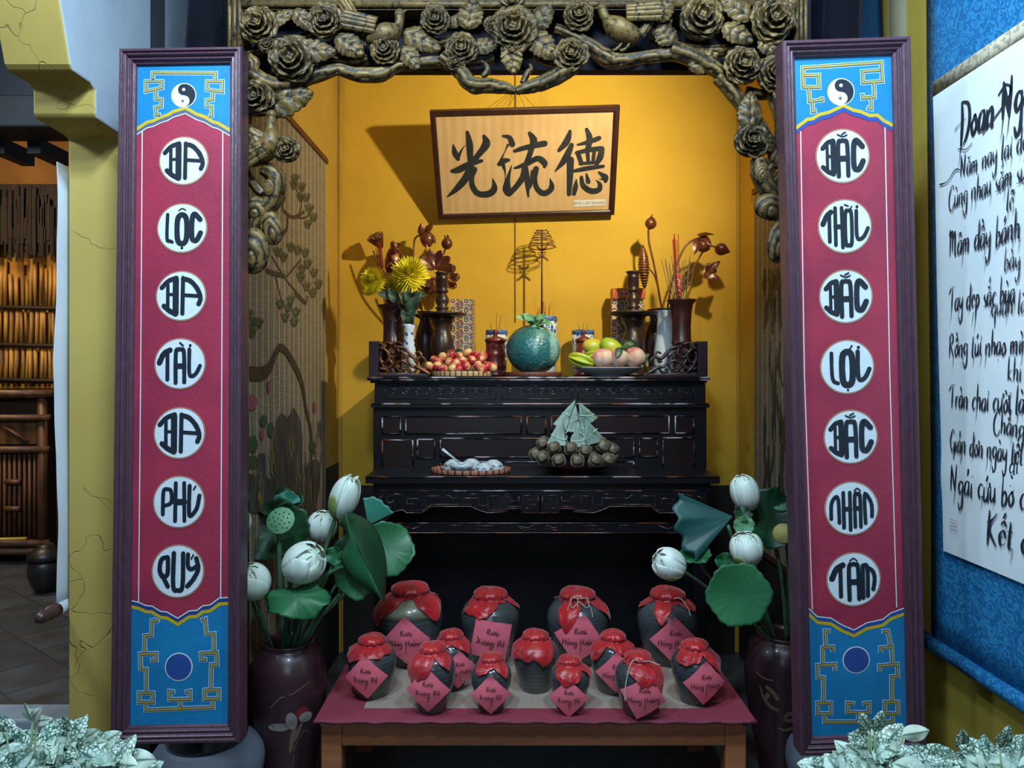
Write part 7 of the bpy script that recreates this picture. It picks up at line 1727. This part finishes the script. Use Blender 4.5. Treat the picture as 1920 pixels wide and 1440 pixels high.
def nerve(px_, Y, topy, spread, n_, seed, label, high=()):
    rn = random.Random(seed); c = P(px_, 1440, Y); zt = Zy(topy, Y); zb = zt-.15
    rt = thing('variegated_plant', (c.x, Y, zb-.13), label, 'plant'); mb = MB(); ms = MB()
    R = spread*Y/F
    MB().lathe([(R*.55, zb-.13), (R*.7, zb-.01), (R*.74, zb), (R*.68, zb), (R*.66, zb-.02)], (c.x, Y, 0), 24).build('pot', potb, rt)
    MB().lathe([(R*.665, zb-.018), (0, zb-.012)], (c.x, Y, 0), 20).build('soil', soil, rt)
    def leaf(B, D, L, w, N):
        T = B+D*L; gf = lambda a, c_: .0 if abs(c_*2-1) < .07 else 1.0
        leafblade(mb, B, T, w, N, rn.uniform(.1, .35), rn.uniform(-.2, .12), .05, n=12, mm=9, ph=rn.uniform(0, 6), sharp=.75, gf=gf)
    for i in range(int(n_*1.7)):
        a = rn.uniform(0, 2*pi); q = sqrt(rn.random()); x = c.x+R*q*cos(a); y = Y+R*.8*q*sin(a); z = zt-.012-.05*q-rn.uniform(0, .05)
        ms.tube([(c.x+(x-c.x)*.4, Y+(y-Y)*.4, zb-.01), (x, y, z)], .0018, 5)
        for k in range(rn.choice((3, 4, 4))):
            aa = a*.5+k*1.6+rn.uniform(-.5, .5); D = Vector((cos(aa), sin(aa)*.9-.25, rn.uniform(-.15, .75))).normalized()
            leaf(Vector((x, y, z)), D, rn.uniform(.052, .078), rn.uniform(.040, .054), Vector((rn.uniform(-.4, .4), -1.0, rn.uniform(.3, 1.1))))
    for hx, hy, dx, dz, L in high:
        B = P(hx, hy, Y-.02); leaf(B, Vector((dx, -.15, dz)).normalized(), L, L*.62, Vector((0, -1, .3))); ms.tube([(B.x, B.y, B.z), (c.x+(B.x-c.x)*.5, Y, zb-.01)], .0018, 5)
    mb.build('foliage', varm, rt); ms.build('stems', vstem, rt)
nerve(28, 1.52, 1362, 70, 13, 1, 'white-and-green mottled leafy plant in the bottom left corner', ((60, 1352, -.3, 1, .04), (62, 1350, .6, .8, .036), (70, 1352, 1, .2, .034), (12, 1372, -.6, .8, .035)))
nerve(130, 1.58, 1372, 62, 12, 2, 'mottled white-green plant in front of the foot of the yellow pier', ((160, 1384, .8, .5, .04), (128, 1372, -.2, 1, .035)))
nerve(196, 1.50, 1400, 48, 9, 3, 'low mottled plant reaching toward the bottom corner of the left board')
nerve(1570, 1.56, 1408, 52, 10, 4, 'mottled plant below the bottom left corner of the right board')
nerve(1650, 1.60, 1382, 58, 13, 5, 'tallest mottled plant, its shoots overlapping the blue base of the right board', ((1632, 1370, -.55, .8, .05), (1640, 1372, .25, .9, .05), (1628, 1376, -1, .15, .036), (1692, 1378, 1, .25, .055)))
nerve(1740, 1.52, 1398, 55, 11, 6, 'mottled plant right of the tallest one, in front of the olive wall')
nerve(1822, 1.60, 1396, 54, 11, 7, 'mottled plant with upright leaves under the blue scroll roller', ((1805, 1408, -.1, 1, .05),))
nerve(1900, 1.52, 1402, 56, 12, 8, 'mottled leafy plant in the bottom right corner', ((1875, 1402, .3, 1, .05),))
for nm, x0, x1, lab in (('left', X(-60, 1.55), X(232, 1.55), 'dark planter trough holding the mottled plants at the left'), ('right', X(1535, 1.55), X(1990, 1.55), 'dark planter trough holding the mottled plants at the right')):
    rt = thing('planter_trough', ((x0+x1)/2, 1.55, 0), lab, 'planter')
    MB().bb(x0, x1, 1.44, 1.70, 0, .38).build('box', potb, rt, bevel=.01)
# ---- groups of repeats
GR = {'wine_jar': 'red-capped wine jars on the low table', 'leaf_dumpling': 'leaf-wrapped dumplings heaped on the red plate', 'tea_bowl': 'tea bowls on the oval bamboo tray',
      'candlestick': 'pair of dark candlesticks on the altar', 'couplet_board': 'pair of couplet boards on the columns', 'peach': 'peaches on the white plate', 'mango': 'mangoes on the white plate',
      'starfruit': 'starfruits on the white plate', 'chrysanthemum': 'yellow chrysanthemums in the little vase', 'incense_bowl': 'blue-and-white incense bowls', 'lidded_pot': 'lidded wooden pots on the altar',
      'incense_vase': 'pair of brown incense vases', 'floor_vase': 'pair of tall floor vases', 'column': 'pair of black columns', 'bamboo_screen': 'painted bamboo screens in the niche', 'carved_bracket': 'carved end brackets on the altar', 'slim_vase': 'slim dark vases at the back of the altar',
      'planter_trough': 'planter troughs in front'}
for o in list(COL.objects):
    if o.parent is None and 'label' in o and 'group' not in o:
        nm = o.name.split('.')[0]
        if nm in GR: o['group'] = GR[nm]
        elif nm in ('lotus_flower', 'lotus_leaf', 'lotus_pod', 'carved_lotus', 'variegated_plant'):
            side = 'left' if o.location.x < .2 else 'right'
            o['group'] = {'lotus_flower': 'white lotus flowers in the %s vase', 'lotus_leaf': 'lotus leaves in the %s vase', 'lotus_pod': 'lotus pods in the %s vase', 'carved_lotus': 'carved wooden lotus at the %s of the altar', 'variegated_plant': 'mottled plants at the bottom %s'}[nm] % side
